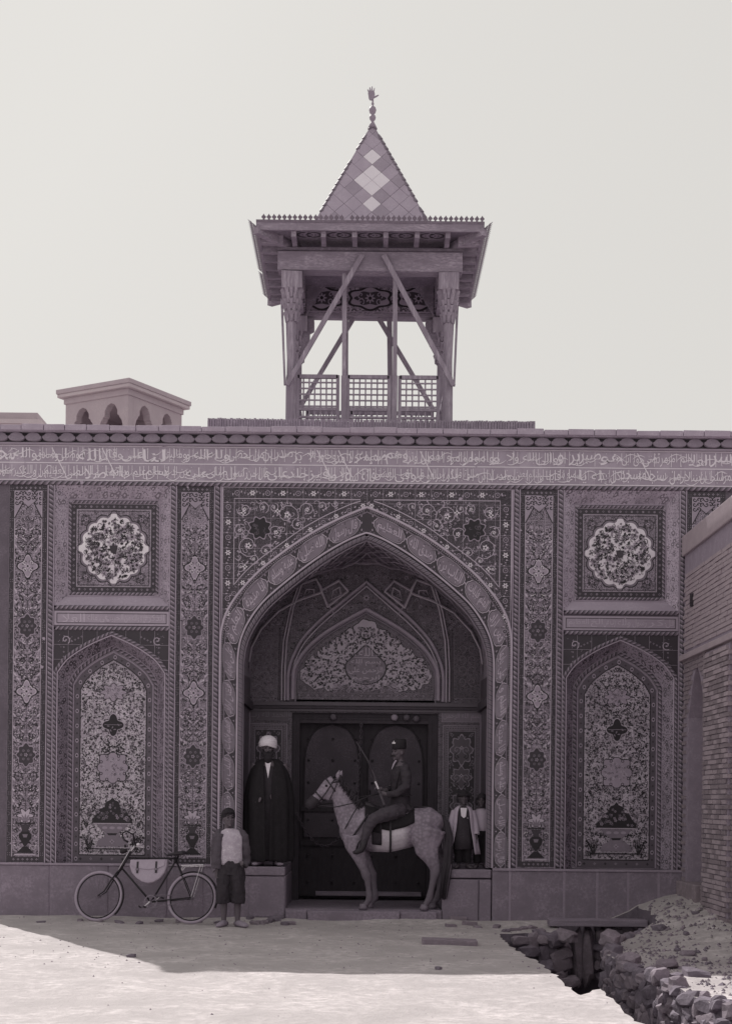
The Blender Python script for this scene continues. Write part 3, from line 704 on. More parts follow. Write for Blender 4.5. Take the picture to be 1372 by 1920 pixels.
# ------------------------------------------------------------------ main arch: spandrels
sp = MB()
sg = [(u, arch_v(OC, u)) for u in range(-270, 271, 9)]
sp.prism([(-276, -590), (276, -590)] + sg[::-1], .003, .02, 'grout'); sp = sp.build('arch_spandrel', GATE)
for i in range(-9, 9):
    for j in range(11):
        a, b = i * 30, (i + 1) * 30; t0 = -589 + j * 28.6; b0 = t0 + 28.6
        bot = [(uu, min(b0, arch_v(OC, uu))) for uu in [a + (b - a) * k / 5 for k in range(6)]]
        if max(q[1] for q in bot) <= t0 + 1: continue
        bot = [(min(max(q[0], a + .3), b - .3), max(q[1] - .3, t0 + .35)) for q in bot]
        tile_poly([(a + .3, t0 + .3), (b - .3, t0 + .3)] + bot[::-1], sp, 'spandrel_ground')
o = Orn(); HYP = [(13, -565), (34, -558), (77, -538), (119, -514), (161, -484), (203, -453), (230, -428), (249, -405)]
hyp = [tuple(q) for q in crv(HYP, 5)]
rng = random.Random(3)
for s_ in (-1, 1):
    out = [(s_ * u, v) for u, v in hyp] + [(s_ * 249, -568), (s_ * 13, -568)]
    o.stroke(out, 1.6, 'g_light', 3, closed=True)
    o.stroke([(s_ * u, v + 0) for u, v in [(u, arch_v(OC, u) - 2) for u in range(0, 270, 6)]], 1, 'g_mid', 2)
    def rosrow(u, v, k, sc=1):
        if k % 2 == 0: o.ros(u, v, 6 * sc, 'g_white', 'g_mid', 3, 6)
        else: o.disc(u, v, 5.2 * sc, 'g_pale', 3, 10); o.disc(u, v, 3.8 * sc, 'g_deep', 4, 8); o.ros(u, v, 2.4 * sc, 'g_pale', 'g_deep', 5, 5)
    k = 0; u = 15
    while u < 268:
        rosrow(s_ * u, -578.5, k + 1); 
        for d in (-1, 1): o.leaf(s_ * u + d * 8, -578.5, -1.57 if d > 0 else 1.57, 5, 2.5, 'g_light', 3)
        o.disc(s_ * u + 14, -578.5, 1.6, 'g_pale', 3, 5); u += 28.6; k += 1
    v = -552; k = 0
    while v < -318:
        rosrow(s_ * 260, v, k + 1)
        for d in (-1, 1): o.leaf(s_ * 260, v + d * 9, 0 if d > 0 else 3.1, 5, 2.5, 'g_light', 3)
        o.disc(s_ * 260, v + 14, 1.6, 'g_pale', 3, 5); v += 28.6; k += 1
    acc = 12; k = 0; pr = (0, arch_v(OC, 0) - 15)
    for u in range(2, 250, 2):
        q = (u, (arch_v(OC, u) + arch_v(hyp, min(max(u, 13), 249))) / 2); l = math.hypot(q[0] - pr[0], q[1] - pr[1]); acc += l; pr = q
        if acc > 26:
            acc = 0; rosrow(s_ * q[0], q[1], k, .9); k += 1
            for d in (-1, 1): o.leaf(s_ * q[0] + d * 9, q[1] + d * s_ * 5, .6 * s_, 5, 2.4, 'g_light', 3); o.disc(s_ * q[0] + d * 12, q[1] + d * s_ * 8, 1.1, 'g_pale', 3, 5)
    inside = lambda a, b: 18 < a < 245 and -565 < b < arch_v(hyp, min(a, 249)) - 5
    for (a, b, r, t, d) in ((230, -548, 15, 0, 1), (222, -480, 22, 2, -1), (236, -440, 10, 1, 1), (150, -538, 22, 3, 1), (170, -505, 16, 1, -1), (112, -548, 15, 0, -1), (85, -556, 9, 2, 1), (60, -560, 7, 0, 1), (238, -508, 13, 4, 1), (190, -470, 12, 3, 1), (130, -520, 12, 5, 1), (195, -552, 12, 2, 1), (212, -455, 11, 1, 1), (175, -552, 9, 4, -1)):
        o.curl(s_ * a, b, r, t if s_ > 0 else math.pi - t, d * s_, 'g_light', 1.3, 3, 1.25, 'g_pale'); o.ros(s_ * a, b, r * .28, 'g_white', 'g_dark', 4, 5)
    for _ in range(330):
        a = rng.uniform(20, 245); b = rng.uniform(-565, -410)
        if not inside(a, b) or math.hypot(a - 201, b + 513) < 24: continue
        k = rng.random()
        if k < .3: o.curl(s_ * a, b, rng.uniform(4, 8), rng.uniform(0, 6), rng.choice((-1, 1)), 'g_light', .9, 2, .8)
        elif k < .6: o.leaf(s_ * a, b, rng.uniform(0, 6), 6, 2.6, 'g_light', 2)
        elif k < .8: o.ros(s_ * a, b, 2.5, 'g_pale', 'g_dark', 2, 5)
        else: o.disc(s_ * a, b, 1, 'g_light', 2, 4)
    f = lambda t: 21 * (.88 + .12 * math.cos(8 * t + math.pi))
    o.polar(s_ * 201, -513, lambda t: f(t) * 1.12, 'g_pale', 5, 64, 1, 1); o.polar(s_ * 201, -513, f, 'g_deep', 6, 64)
    for _ in range(12): o.curl(s_ * 201 + rng.uniform(-11, 11), -513 + rng.uniform(-11, 11), 3.5, rng.uniform(0, 6), 1, 'g_dim', .9, 7, .7)
    for a, b in ((228, -470 + 30), (168, -545), (232, -541)): o.polar(s_ * a, b, lambda t: 5 * (.7 + .3 * math.cos(4 * t)), 'g_white', 6, 32); o.disc(s_ * a, b, 1.8, 'g_deep', 7, 5)
o.build('painted_glaze', sp)
# ---- the arch ring with its lettered cartouches
N = 46
def resample(c, n):
    L = [0]
    for a, b in zip(c, c[1:]): L.append(L[-1] + math.hypot(b[0] - a[0], b[1] - a[1]))
    out = []; j = 0
    for i in range(n + 1):
        s_ = L[-1] * i / n
        while j < len(L) - 2 and L[j + 1] < s_: j += 1
        t = (s_ - L[j]) / max(1e-6, L[j + 1] - L[j]); out.append((c[j][0] + (c[j + 1][0] - c[j][0]) * t, c[j][1] + (c[j + 1][1] - c[j][1]) * t))
    return out
OH = resample([(271, 121)] + [(u, v) for u, v in OC[::-1]], 200); IH = resample([(240, 121)] + [(u, v) for u, v in IC[::-1]], 200)
LEN = sum(math.hypot(b[0] - a[0], b[1] - a[1]) for a, b in zip(OH, OH[1:])) * .5 + sum(math.hypot(b[0] - a[0], b[1] - a[1]) for a, b in zip(IH, IH[1:])) * .5
def ring(s_, w_, side):                                  # s along (0 foot .. LEN apex), w 0 outer .. 1 inner
    t = min(max(s_ / LEN, 0), 1) * 200; i = min(int(t), 199); t -= i
    a = [OH[i][k] + (OH[i + 1][k] - OH[i][k]) * t for k in (0, 1)]; b = [IH[i][k] + (IH[i + 1][k] - IH[i][k]) * t for k in (0, 1)]
    return side * (a[0] + (b[0] - a[0]) * w_), a[1] + (b[1] - a[1]) * w_
rg = MB()
for side in (-1, 1):
    for i in range(100):
        s0, s1 = LEN * i / 100, LEN * (i + 1) / 100
        for w0, w1, ya, yb in ((0, 1, .0, .045),):
            q = [FP(*ring(s0, w0, side), ya), FP(*ring(s1, w0, side), ya), FP(*ring(s1, w1, side), yb), FP(*ring(s0, w1, side), yb)]
            rg.add(q, [(0, 1, 2, 3) if side > 0 else (3, 2, 1, 0)], 'g_dark')
rg = rg.build('arch_ring', GATE)
words_ = ['قال رسول', 'الله صلى', 'عليه وسلم', 'انا مدينة', 'العلم و', 'على بابها', 'فمن اراد', 'العلم فليات', 'الباب بن', 'صدق الله', 'العظيم']
for side in (-1, 1):
    mp = lambda s_, w_, k, side=side: FP(*ring(s_, w_, side), .045 * w_ - k)
    for i in range(11):
        pitch = (LEN - 12) / 11; c = (i + .5) * pitch + 1; hl = pitch / 2 - 3
        o = Orn(mp)
        pr = [(-1, 0), (-.97, .3), (-.86, .5), (-.8, .72), (-.6, .92), (-.3, 1), (.3, 1), (.6, .92), (.8, .72), (.86, .5), (.97, .3), (1, 0)]
        pr = pr + [(a, -b) for a, b in pr[-2:0:-1]]
        def cart(sc, mat, L):
            P_ = [(c + a * hl * sc, .47 + b * .36 * sc) for a, b in pr]; n = len(P_)
            o.tri([(c, .47)] + P_, [(0, j + 1, (j + 1) % n + 1) for j in range(n)], mat, L)
        cart(1.04, 'g_light', 1); cart(.99, 'g_deep', 2); cart(.95, 'g_mid', 3)
        # lettering runs along the ring, upright when read from the centre line
        t = words_[i if side > 0 else 10 - i]
        o.text(t, c - hl * .8, c + hl * .8, .22, .74, 'g_light', 4, fn=(lambda a, b, c=c, side=side: (a, b)) if side < 0 else (lambda a, b, c=c: (2 * c - a, b)))
        for k in range(16): o.curl(c + rng.uniform(-.8, .8) * hl, rng.uniform(.2, .75), .01, 0, 1, 'g_dark', .01, 5, 1) if False else o.disc(c + rng.uniform(-.85, .85) * hl, rng.uniform(.18, .78), rng.uniform(.6, 1.2), rng.choice(('g_light', 'g_dark', 'g_deep')), 5, 4, .03)
        ob = o.build('cartouche', rg); ob['kind'] = 'thing'; del ob['kind']
    o = Orn(mp)
    for i in range(12):
        c = i * (LEN - 12) / 11 + 1
        for w_ in (.2, .47, .76): o.disc(c, w_, 1.5, 'g_pale', 2, 6, .05)
        for w_ in (.1, .86):
            for d in (-1, 1): o.disc(c + d * 4, w_, 1, 'g_mid', 2, 5, .035)
    for k in range(int(LEN / 4)): 
        o.disc(k * 4, .035, .9, 'g_light', 2, 4, .03)
    o.build('painted_glaze', rg)
m = MB()
bead(full([(u * 1.008, v - 3) for u, v in OC], 121), 2.3, 'g_light', -.004, m)
bead(full([(max(0, u - 6), v + 4) for u, v in OC], 121), 1.1, 'g_mid', .004, m)
bead(full([(u + 2, v - 2) for u, v in IC], 121), 1.8, 'g_light', .04, m)
rope(full([(max(0, u - 4), v + 4) for u, v in IC], 121), 5, mb=m, y=.06, mats=('g_dim', 'g_mid', 'g_dark', 'g_mid'))
bead(full([(max(0, u - 9), v + 9) for u, v in IC], 121), 1.4, 'g_mid', .07, m)
m.build('arch_moulding', GATE)
# ------------------------------------------------------------------ inside the iwan
YD = 1.73; SC = (D + YD) / D
IU = [(max(0, u - 7), v + 8) for u, v in IC]             # edge where the soffit begins
LV = -196                                                # ledge height (facade units, real)
# side jambs
for s_ in (-1, 1):
    x = s_ * 234; m = MB()
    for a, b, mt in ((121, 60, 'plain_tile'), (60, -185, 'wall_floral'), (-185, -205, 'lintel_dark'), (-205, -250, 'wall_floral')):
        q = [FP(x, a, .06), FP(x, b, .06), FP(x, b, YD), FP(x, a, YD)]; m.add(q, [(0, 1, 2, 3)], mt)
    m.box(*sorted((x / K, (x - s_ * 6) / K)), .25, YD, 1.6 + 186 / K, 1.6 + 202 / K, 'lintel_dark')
    for yy in (.3, 1.5): m.box(*sorted((x / K, (x - s_ * 3) / K)), yy, yy + .05, 1.6 - 120 / K, 1.6 + 180 / K, 'g_mid')
    m.build('jamb', GATE)
# vault: soffit falls from the arch to the back wall
CH = [(u * SC, v * SC) for u, v in [(0, -448), (60, -438), (100, -426), (132, -408), (168, -374), (198, -336), (213, -305), (219, -272), (220, -240)]]
CC = resample([tuple(q) for q in crv(CH, 4)], 40); AC = resample(IU, 40)
CC = CC[:-1] + [(234, -250)]; 
def vault(s_, t):                                        # s -1..1, t 0 front .. 1 back
    a = abs(s_) * 40; i = min(int(a), 39); f = a - i; sg_ = -1 if s_ < 0 else 1
    A = [AC[i][k] + (AC[i + 1][k] - AC[i][k]) * f for k in (0, 1)]; B = [CC[i][k] + (CC[i + 1][k] - CC[i][k]) * f for k in (0, 1)]
    g = t * t * (3 - 2 * t) * .35 + t * .65; h = t ** 1.6
    return sg_ * (A[0] + (B[0] - A[0]) * h), A[1] + (B[1] - A[1]) * h, .07 + (YD - .07) * t
m = MB(); nS, nT = 60, 12
g = [[FP(*vault(-1 + 2 * i / nS, j / nT)) for j in range(nT + 1)] for i in range(nS + 1)]
for i in range(nS):
    for j in range(nT): m.add([g[i][j], g[i + 1][j], g[i + 1][j + 1], g[i][j + 1]], [(0, 1, 2, 3)], 'vault_ground')
VAULT = m.build('vault', GATE, smooth=True)
def vrib(pts, r, mat, mb, off=.02, n=6):
    P_ = []
    for (a, b), (c, d) in zip(pts, pts[1:]):
        for k in range(n): P_.append((a + (c - a) * k / n, b + (d - b) * k / n))
    P_.append(pts[-1]); P3 = []
    for s_, t in P_:
        u, v, y = vault(s_, t); P3.append(FP(u, v + off * K * .7, y - off))
    mb.tube(P3, r, mat, 6)
m = MB()
for s_ in (-1, 1):
    for zz, mt in (([(0, .98), (.07, .84), (.14, .98), (.21, .82), (.28, .98), (.36, .84)], 'g_light'), ([(.36, .84), (.47, .5), (.55, .2)], 'g_mid'), ([(.46, .98), (.60, .6), (.7, .3)], 'g_mid')):
        vrib([(s_ * a, b) for a, b in zz], .015, mt, m)
    for k in range(5): vrib([(s_ * .07 * k, .04), (s_ * (.07 * k + .07), .3), (s_ * .07 * k, .56), (s_ * (.07 * k + .07), .84)], .008, 'g_light', m)
    for k in range(5): vrib([(s_ * (.07 * k + .07), .04), (s_ * .07 * k, .3), (s_ * (.07 * k + .07), .56), (s_ * .07 * k, .84)], .008, 'g_pale', m)
m.build('vault_rib', GATE)
rng = random.Random(21); o = Orn(lambda s_, t, k: (lambda q: FP(q[0], q[1] + k * 900, q[2] - k * 4))(vault(s_ / 100, t / 100)), 0)
for _ in range(700):
    a = rng.uniform(2, 82); b = rng.uniform(4, 96); k = rng.random()
    for s_ in (-1, 1):
        if k < .4: o.ros(s_ * a, b, rng.uniform(1.2, 2), 'g_pale' if k < .2 else 'g_mid', 'g_deep', 1, 5)
        else: o.leaf(s_ * a, b, k * 17, 3.4, 2, 'g_light' if k < .6 else 'g_deep', 1)
for s_ in (-1, 1):
    for a, b in ((15, 80), (37, 72), (50, 66), (27, 95), (48, 95)): o.ros(s_ * a, b, 3.2, 'g_pale', 'g_deep', 3, 6)
o.build('painted_glaze', VAULT)
# back wall
m = MB(); bw_ = [(u, v) for u, v in [(s_ * a, b) for s_ in (-1,) for a, b in CC[::-1]]] + [(a, b) for a, b in CC[1:]]
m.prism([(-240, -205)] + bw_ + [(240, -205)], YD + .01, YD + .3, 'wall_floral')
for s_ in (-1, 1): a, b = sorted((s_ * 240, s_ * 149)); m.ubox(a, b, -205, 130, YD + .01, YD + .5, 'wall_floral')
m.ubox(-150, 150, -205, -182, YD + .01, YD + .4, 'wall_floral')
m.build('back_wall', GATE)
def B(u, v): return u * SC, v * SC                       # seen at u, v -> true place on the back wall
def BP(u, v, k=0): return FP(u * SC, v * SC, YD - k)
# ledge moulding and ribs on the back wall
m = MB()
m.ubox(-234, 234, -203, -196, YD - .07, YD, 'g_dim'); m.ubox(-234, 234, -195.5, -190, YD - .05, YD, 'lintel_dark'); m.ubox(-234, 234, -189, -184.5, YD - .03, YD, 'g_dim')
m.build('ledge_moulding', GATE)
m = MB()
BA = [tuple(q) for q in crv([(0, -413), (48, -373), (85, -342), (119, -305), (138, -268), (145, -238), (145, -190)], 5)]
TA = [tuple(q) for q in crv([(0, -362), (40, -340), (78, -316), (108, -290), (128, -262), (135, -240), (136, -192)], 5)]
for c_, r, mt in ((BA, 2.2, 'g_mid'), (TA, 3.0, 'g_mid'), ([(max(0, u - 5), v + 5) for u, v in TA], 1.2, 'g_dim')):
    P_ = full(c_); m.tube([BP(u, v, .03) for u, v in P_], r * 1.5 * SC / K, {'g_mid': 'g_pale', 'g_dim': 'g_mid'}[mt], 6)
for s_ in (-1, 1):
    for a, b, r in (((162, -192), (160, -322), 1.0), ((217, -188), (217, -262), 1.6)):
        m.tube([BP(s_ * a[0], a[1], .03), BP(s_ * b[0], b[1], .03)], r * SC / K, 'g_dim' if r < 1.5 else 'g_mid', 6)
RIBS = [([(34, -396), (52, -415), (82, -398), (93, -418), (126, -407)], 2.6), ([(93, -418), (72, -365)], 2.6), ([(34, -396), (72, -366)], 2.2), ([(126, -378), (86, -392), (82, -398)], 2.4), ([(86, -392), (60, -353)], 1.4), ([(126, -378), (164, -357), (197, -322), (214, -288), (218, -262)], 2.0),
        ([(119, -415), (137, -362), (148, -305), (151, -253), (151, -190)], 2.0), ([(126, -409), (143, -358), (154, -303), (157, -250), (157, -190)], 1.2), ([(0, -405), (44, -367), (81, -335), (114, -299), (132, -264), (139, -236)], 1.2), ([(50, -403), (62, -396), (66, -379), (48, -388), (50, -403)], 1.0), ([(98, -398), (112, -398), (118, -384), (98, -386), (98, -398)], 1.0)]
for s_ in (-1, 1):
    for P_, r in RIBS:
        q = [tuple(t) for t in (crv(P_, 5) if len(P_) > 5 else P_)]
        m.tube([BP(s_ * a, b, .035) for a, b in q], r * SC / K * 1.15, 'g_pale' if r > 1.3 else 'g_light', 6)
        if r > 1.9: m.tube([BP(s_ * a, b + 1.5, .035 + r * .009) for a, b in q], .5 * SC / K, 'g_white', 4)
m.build('wall_rib', GATE)
CCS = [(u / SC, v / SC) for u, v in CC]
bwo = Orn(lambda u, v, k: BP(u, v, k)); rng = random.Random(77)       # small flowers on the wall between the ribs
for _ in range(900):
    a, b = rng.uniform(3, 214), rng.uniform(-425, -192)
    if b < arch_v(CCS, a) + 8 or (b > arch_v([(0, -366)] + TA[1:], min(a, 136)) - 2 and a < 138): continue
    k = rng.random()
    for s_ in (-1, 1):
        if k < .35: bwo.ros(s_ * a, b, 2.6, 'g_mid', 'g_deep', 1, 5)
        elif k < .8: bwo.leaf(s_ * a, b, k * 21 if s_ > 0 else math.pi - k * 21, 5, 2.4, 'g_mid' if k < .6 else 'g_deep', 1)
        else: bwo.curl(s_ * a, b, 4, k * 9, s_, 'g_pale', .9, 1, .9)
for s_ in (-1, 0, 1): bwo.ros(s_ * 58, -384 + abs(s_) * 6, 7, 'g_pale', 'g_deep', 2, 8)
bwo.build('painted_glaze', GATE)
ty = MB(); ty.prism([B(u, v) for u, v in full([(max(0, u - 3), v + 3) for u, v in TA], -192)], YD - .012, YD + .01, 'wall_floral'); ty = ty.build('tympanum', GATE)
o = Orn(lambda u, v, k: BP(u, v, .012 + k)); rng = random.Random(9)
o.frame(-128, 128, -205, -195, .9, 'g_mid', 2)
for k in range(31): o.ros(-124 + k * 8.3, -200, 2.2, 'g_mid' if k % 2 else 'g_pale', 'g_deep', 3, 4)
inn = [(max(0, u - 9), v + 10) for u, v in TA]; o.stroke(full(inn, -205), 1, 'g_mid', 2)
for k, (u, v) in enumerate(resample([(max(0, u - 5), v + 6) for u, v in TA], 24)):
    for s_ in (-1, 1): o.ros(s_ * u, v, 1.9, 'g_mid', 'g_deep', 3, 4)
ty_in = lambda a, b: abs(a) < 122 and b < -212 and b > arch_v(inn, a) + 7
blob = []                                                # pale cloud of blossom with a scalloped rim
for a, b, r in ((0, -318, 26), (26, -305, 22), (50, -290, 20), (74, -274, 18), (95, -255, 20), (106, -238, 18), (92, -228, 18), (66, -225, 18), (40, -240, 22), (16, -226, 17), (82, -250, 22), (60, -262, 26), (30, -275, 28), (0, -286, 26)):
    for s_ in ((-1, 1) if a else (1,)): blob.append((s_ * a, b, r))
for a, b, r in blob: o.polar(a, b, lambda t: r * (.93 + .07 * math.cos(7 * t)) * 1.06, 'g_deep', 3, 28)
for a, b, r in blob: o.polar(a, b, lambda t: r * (.93 + .07 * math.cos(7 * t)), 'g_light', 4, 28)
o.build('painted_glaze', ty); o = Orn(lambda u, v, k: BP(u, v, .019 + k))
inb = lambda a, b: any(math.hypot(a - x, b - y) < r - 2 for x, y, r in blob)
scatter_flowers(o, -60, -265, 62, 62, lambda a, b: inb(a, b) and a < 0, 800, 'g_deep', 'g_pale', rng, 5.4, mirror=0, flm='g_dim')
for _ in range(90):
    a, b = rng.uniform(0, 125), rng.uniform(-340, -212)
    if ty_in(a, b) and not inb(a, b):
        for s_ in (-1, 1): o.curl(s_ * a, b, 4, rng.uniform(0, 6), s_, 'g_mid', .9, 2, .8)
for _ in range(30):
    a = rng.uniform(0, 60); b = rng.uniform(-225, -208)
    for s_ in (-1, 1): o.curl(s_ * a, b, 5, rng.uniform(0, 6), s_, 'g_pale', 1, 2, .9, 'g_pale')
tear = [(math.sin(t) * 37 * (1 if math.cos(t) < .2 else 1 - (math.cos(t) - .2) * .72) , -253 - math.cos(t) * (31 if math.cos(t) < .2 else 36 + 4 * math.cos(t) ** 4)) for t in [6.283 * i / 48 for i in range(48)]]
o.tri([(0, -253)] + [(a * 1.07, -253 + (b + 253) * 1.07) for a, b in tear], [(0, i + 1, (i + 1) % 48 + 1) for i in range(48)], 'g_deep', 3)
o.tri([(0, -253)] + tear, [(0, i + 1, (i + 1) % 48 + 1) for i in range(48)], 'g_mid', 4)
o.rect(-22, 22, -272, -271, 'g_light', 5)
for t, a, b, c, d in (('الله', -13, 13, -290, -274), ('بسم الله', -28, 28, -269, -256), ('الرحمن على', -32, 32, -254, -241), ('الرحيم', -26, 26, -239, -226)): o.text(t, a, b, c, d, 'g_light', 5)
o.build('painted_glaze', ty)
# flank walls: upper and lower framed pictures, text tablets between
for s_ in (-1, 1):
    fl = MB(); 
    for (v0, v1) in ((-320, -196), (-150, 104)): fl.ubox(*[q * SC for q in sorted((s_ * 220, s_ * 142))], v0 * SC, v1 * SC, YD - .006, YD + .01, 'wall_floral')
    fl = fl.build('flank_panel', GATE); o = Orn(lambda u, v, k: BP(u, v, .006 + k)); a, b = sorted((s_ * 215, s_ * 165)); c = (a + b) / 2
    o.frame(a, b, -316, -196, .9, 'g_mid', 2); o.frame(a + 5, b - 5, -310, -202, .7, 'g_dim', 2)
    for v in range(-306, -204, 7):
        for u in (a + 2.6, b - 2.6): o.ros(u, v, 1.6, 'g_mid', 'g_deep', 3, 4)
    for v, r in ((-290, 9), (-270, 10), (-250, 11), (-228, 9)):
        for q in (-1, 1): o.curl(c + q * 10, v, r, 1.5, q, 'g_mid', 1.2, 2, 1.1, 'g_dim')
    # tablet
    a, b = sorted((s_ * 219, s_ * 143))
    o.rect(a, b, -172, -152, 'g_mid' if s_ > 0 else 'g_dim', 2); o.frame(a, b, -172, -152, .9, 'g_mid' if s_ < 0 else 'g_pale', 3)
    o.text('بسم الله الرحمن' if s_ > 0 else 'الحمد لله رب', a + 3, b - 3, -169.5, -155, 'g_pale' if s_ > 0 else 'g_mid', 4)
    # dado picture
    a, b = sorted((s_ * 216, s_ * 146)); c = (a + b) / 2
    o.frame(a, b, -146, 100, 1.2, 'g_pale', 3); o.frame(a + 3, b - 3, -143, 97, 5.5, 'g_mid', 2); o.frame(a + 9.5, b - 9.5, -136, 90, .9, 'g_pale', 3)
    for k in range(52):
        v = -140 + k * 4.6
        for u in (a + 6, b - 6): o.stroke([(u - 2, v - 1.5), (u + 2, v), (u - 2, v + 1.5)], .9, 'g_deep', 4)
    for k in range(12): o.disc(a + 9 + k * 4.8, -140.3, 1.2, 'g_deep', 4, 4)
    o.rect(a + 11, b - 11, -134, 88, 'g_dark', 2)
    for q in (-1, 1): o.ros(c + q * 18, -128, 4, 'g_mid', 'g_deep', 3, 4)
    for (vv, r, sy) in ((-100, 21, 1.35), (-48, 19, 1.1), (5, 20, 1.3), (55, 19, 1.2)):
        f = lambda t: r * (.86 + .12 * math.cos(8 * t)); o.polar(c, vv, lambda t: f(t) * 1.1, 'g_pale', 3, 64, 1, sy); o.polar(c, vv, f, 'g_dim', 4, 64, 1, sy)
        for q in (-1, 1):
            o.curl(c + q * 9, vv, 8, 1.5, q, 'g_pale', 1.1, 5, 1.2, 'g_mid'); o.curl(c + q * 8, vv + 12, 6, -1.5, q, 'g_deep', 1.3, 5, 1, 'g_deep'); o.curl(c + q * 19, vv + 25, 6, -1.5, q, 'g_mid', 1, 5, 1, 'g_mid')
        o.ros(c, vv - 4, 4, 'g_light', 'g_deep', 6, 4)
    for _ in range(120):
        u, v = rng.uniform(a + 13, c), rng.uniform(-132, 86); q = rng.random()
        for uu in (u, 2 * c - u): (o.leaf(uu, v, q * 9, 5, 2.2, 'g_mid', 3) if q < .6 else o.disc(uu, v, 1.1, 'g_pale', 3, 5))
    o.build('painted_glaze', fl)
# ---- great door
m = MB(); YF = 1.80; s2 = (D + YF) / D
def dbox(mb, u0, u1, v0, v1, y0, y1, mat, sc=s2): mb.ubox(u0 * sc, u1 * sc, v0 * sc, v1 * sc, y0, y1, mat)
DOOR = m
for u0, u1 in ((-141, -122), (118, 137)): dbox(m, u0, u1, -172, 188, YF, YF + .22, 'door_frame')
dbox(m, -121.9, 117.9, -172, -148, YF + .002, YF + .22, 'door_frame')
for k in range(4):
    dbox(m, -139 + k * 5, -137.6 + k * 5, -170 + k * 5, 186, YF - .012, YF + .01, 'door_frame'); dbox(m, 133.6 - k * 5, 135 - k * 5, -170 + k * 5, 186, YF - .012, YF + .01, 'door_frame'); dbox(m, -137 + k * 5.2, 134 - k * 5.2, -170 + k * 4.6, -168.8 + k * 4.6, YF - .014, YF + .01, 'door_frame')
m.build('door_frame', GATE)
YL = 1.95
def leaf_(u0, u1, sgn):
    d = MB(); sc = (D + YL) / D; STUD = []
    dbox(d, u0, u1, -147, 176, YL, YL + .07, 'door_wood', sc); d = d.build('door_leaf', GATE)
    # arched raised field
    c = (u0 + u1) / 2; hw = (u1 - u0) / 2 - 8
    hp = [tuple(q) for q in crv([(0, -146), (hw * .6, -134), (hw * .93, -100), (hw, -60)], 5)]
    f = MB(); f.prism([(u * sc, v * sc) for u, v in full(hp, 66, c)], YL - .02, YL - .001, 'door_field'); f.build('door_panel', d)
    f = MB(); f.tube([FP(u * sc, v * sc, YL - .022) for u, v in full(hp, 66, c)], .011, 'door_wood', 6)
    dbox(f, u0 + 2, u1 - 2, 10, 18, YL - .045, YL - .001, 'door_wood', sc); dbox(f, u0 + 2, u1 - 2, 74, 82, YL - .03, YL - .001, 'door_wood', sc)
    f.build('door_rail', d)
    for a in (-hw + 8, 2, hw - 8):
        for b in (-118, -78, -36, 34, 100, 150):
            p = FP((c + a) * sc, b * sc, YL - .03); ring_ = [[Vector((r * math.cos(q), yy, r * math.sin(q))) + p for q in [k * .785 for k in range(8)]] for r, yy in ((.022, .01), (.018, -.004), (.004, -.012))]
            f = MB(); f.add([q for r_ in ring_ for q in r_], [(i * 8 + k, i * 8 + (k + 1) % 8, (i + 1) * 8 + (k + 1) % 8, (i + 1) * 8 + k) for i in range(2) for k in range(8)], 'iron'); f.build('door_stud', d)
    f = MB(); pts = [FP((c + sgn * (hw - 4)) * sc + .05 * math.cos(t), -18 * sc + 6 * math.sin(t), YL - .035) for t in [6.283 * k / 14 for k in range(14)]]; f.tube(pts, .008, 'iron', 6, closed=True); f.build('ring_handle', d)
leaf_(-121, -2.5, 1); leaf_(-2, 117, -1)
for u, v in ((-60, -160), (55, -160), (78, -160), (96, -158)):
    m = MB(); p = BP(u, v, -.05); m.tube([p + Vector((0, q, 0)) for q in (0, -.03, -.05, -.06)], [.05, .05, .035, .004], 'g_pale' if u == 55 else 'g_dim', 14); m.build('lintel_boss', GATE)
m = MB(); dbox(m, -90, 108, 168, 176, 1.86, 1.94, 'beam_wood'); m.build('threshold', GATE)
# chains: links one after another
def chain(pts, name, label, grp, r=.011, link_l=.055):
    P_ = [Vector(p) for p in pts]; L = [0]
    for a, b in zip(P_, P_[1:]): L.append(L[-1] + (b - a).length)
    m = MB(); n = int(L[-1] / (link_l * .78)); 
    for i in range(n):
        s_ = L[-1] * (i + .5) / n; j = max(k for k in range(len(L)) if L[k] <= s_); j = min(j, len(P_) - 2); t = (s_ - L[j]) / (L[j + 1] - L[j])
        c = P_[j].lerp(P_[j + 1], t); d = (P_[j + 1] - P_[j]).normalized(); sd = d.cross(Vector((0, 1, 0))).normalized()
        if i % 2: sd = d.cross(sd).normalized()
        m.tube([c + d * math.cos(q) * link_l / 2 + sd * math.sin(q) * link_l * .3 for q in [6.283 * k / 8 for k in range(8)]], r * .62, 'chain_iron', 4, closed=True)
    o = m.build(name, None); tag(o, label, 'chain', grp)
def sag(a, b, s_, n=14):
    a, b = Vector(a), Vector(b); return [a.lerp(b, k / n) - Vector((0, 0, 4 * s_ * (k / n) * (1 - k / n))) for k in range(n + 1)]
chain(sag(BP(-127, 20, .02), BP(-22, 25, .25), .46), 'iron_chain', 'dark iron chain sagging across the gateway behind the horse chest', None, .013)
chain(sag(BP(-7, -148, -.02), BP(-14, 20, .12), .02), 'iron_chain', 'long iron chain hanging from the door lintel beside the rifle', None, .012)
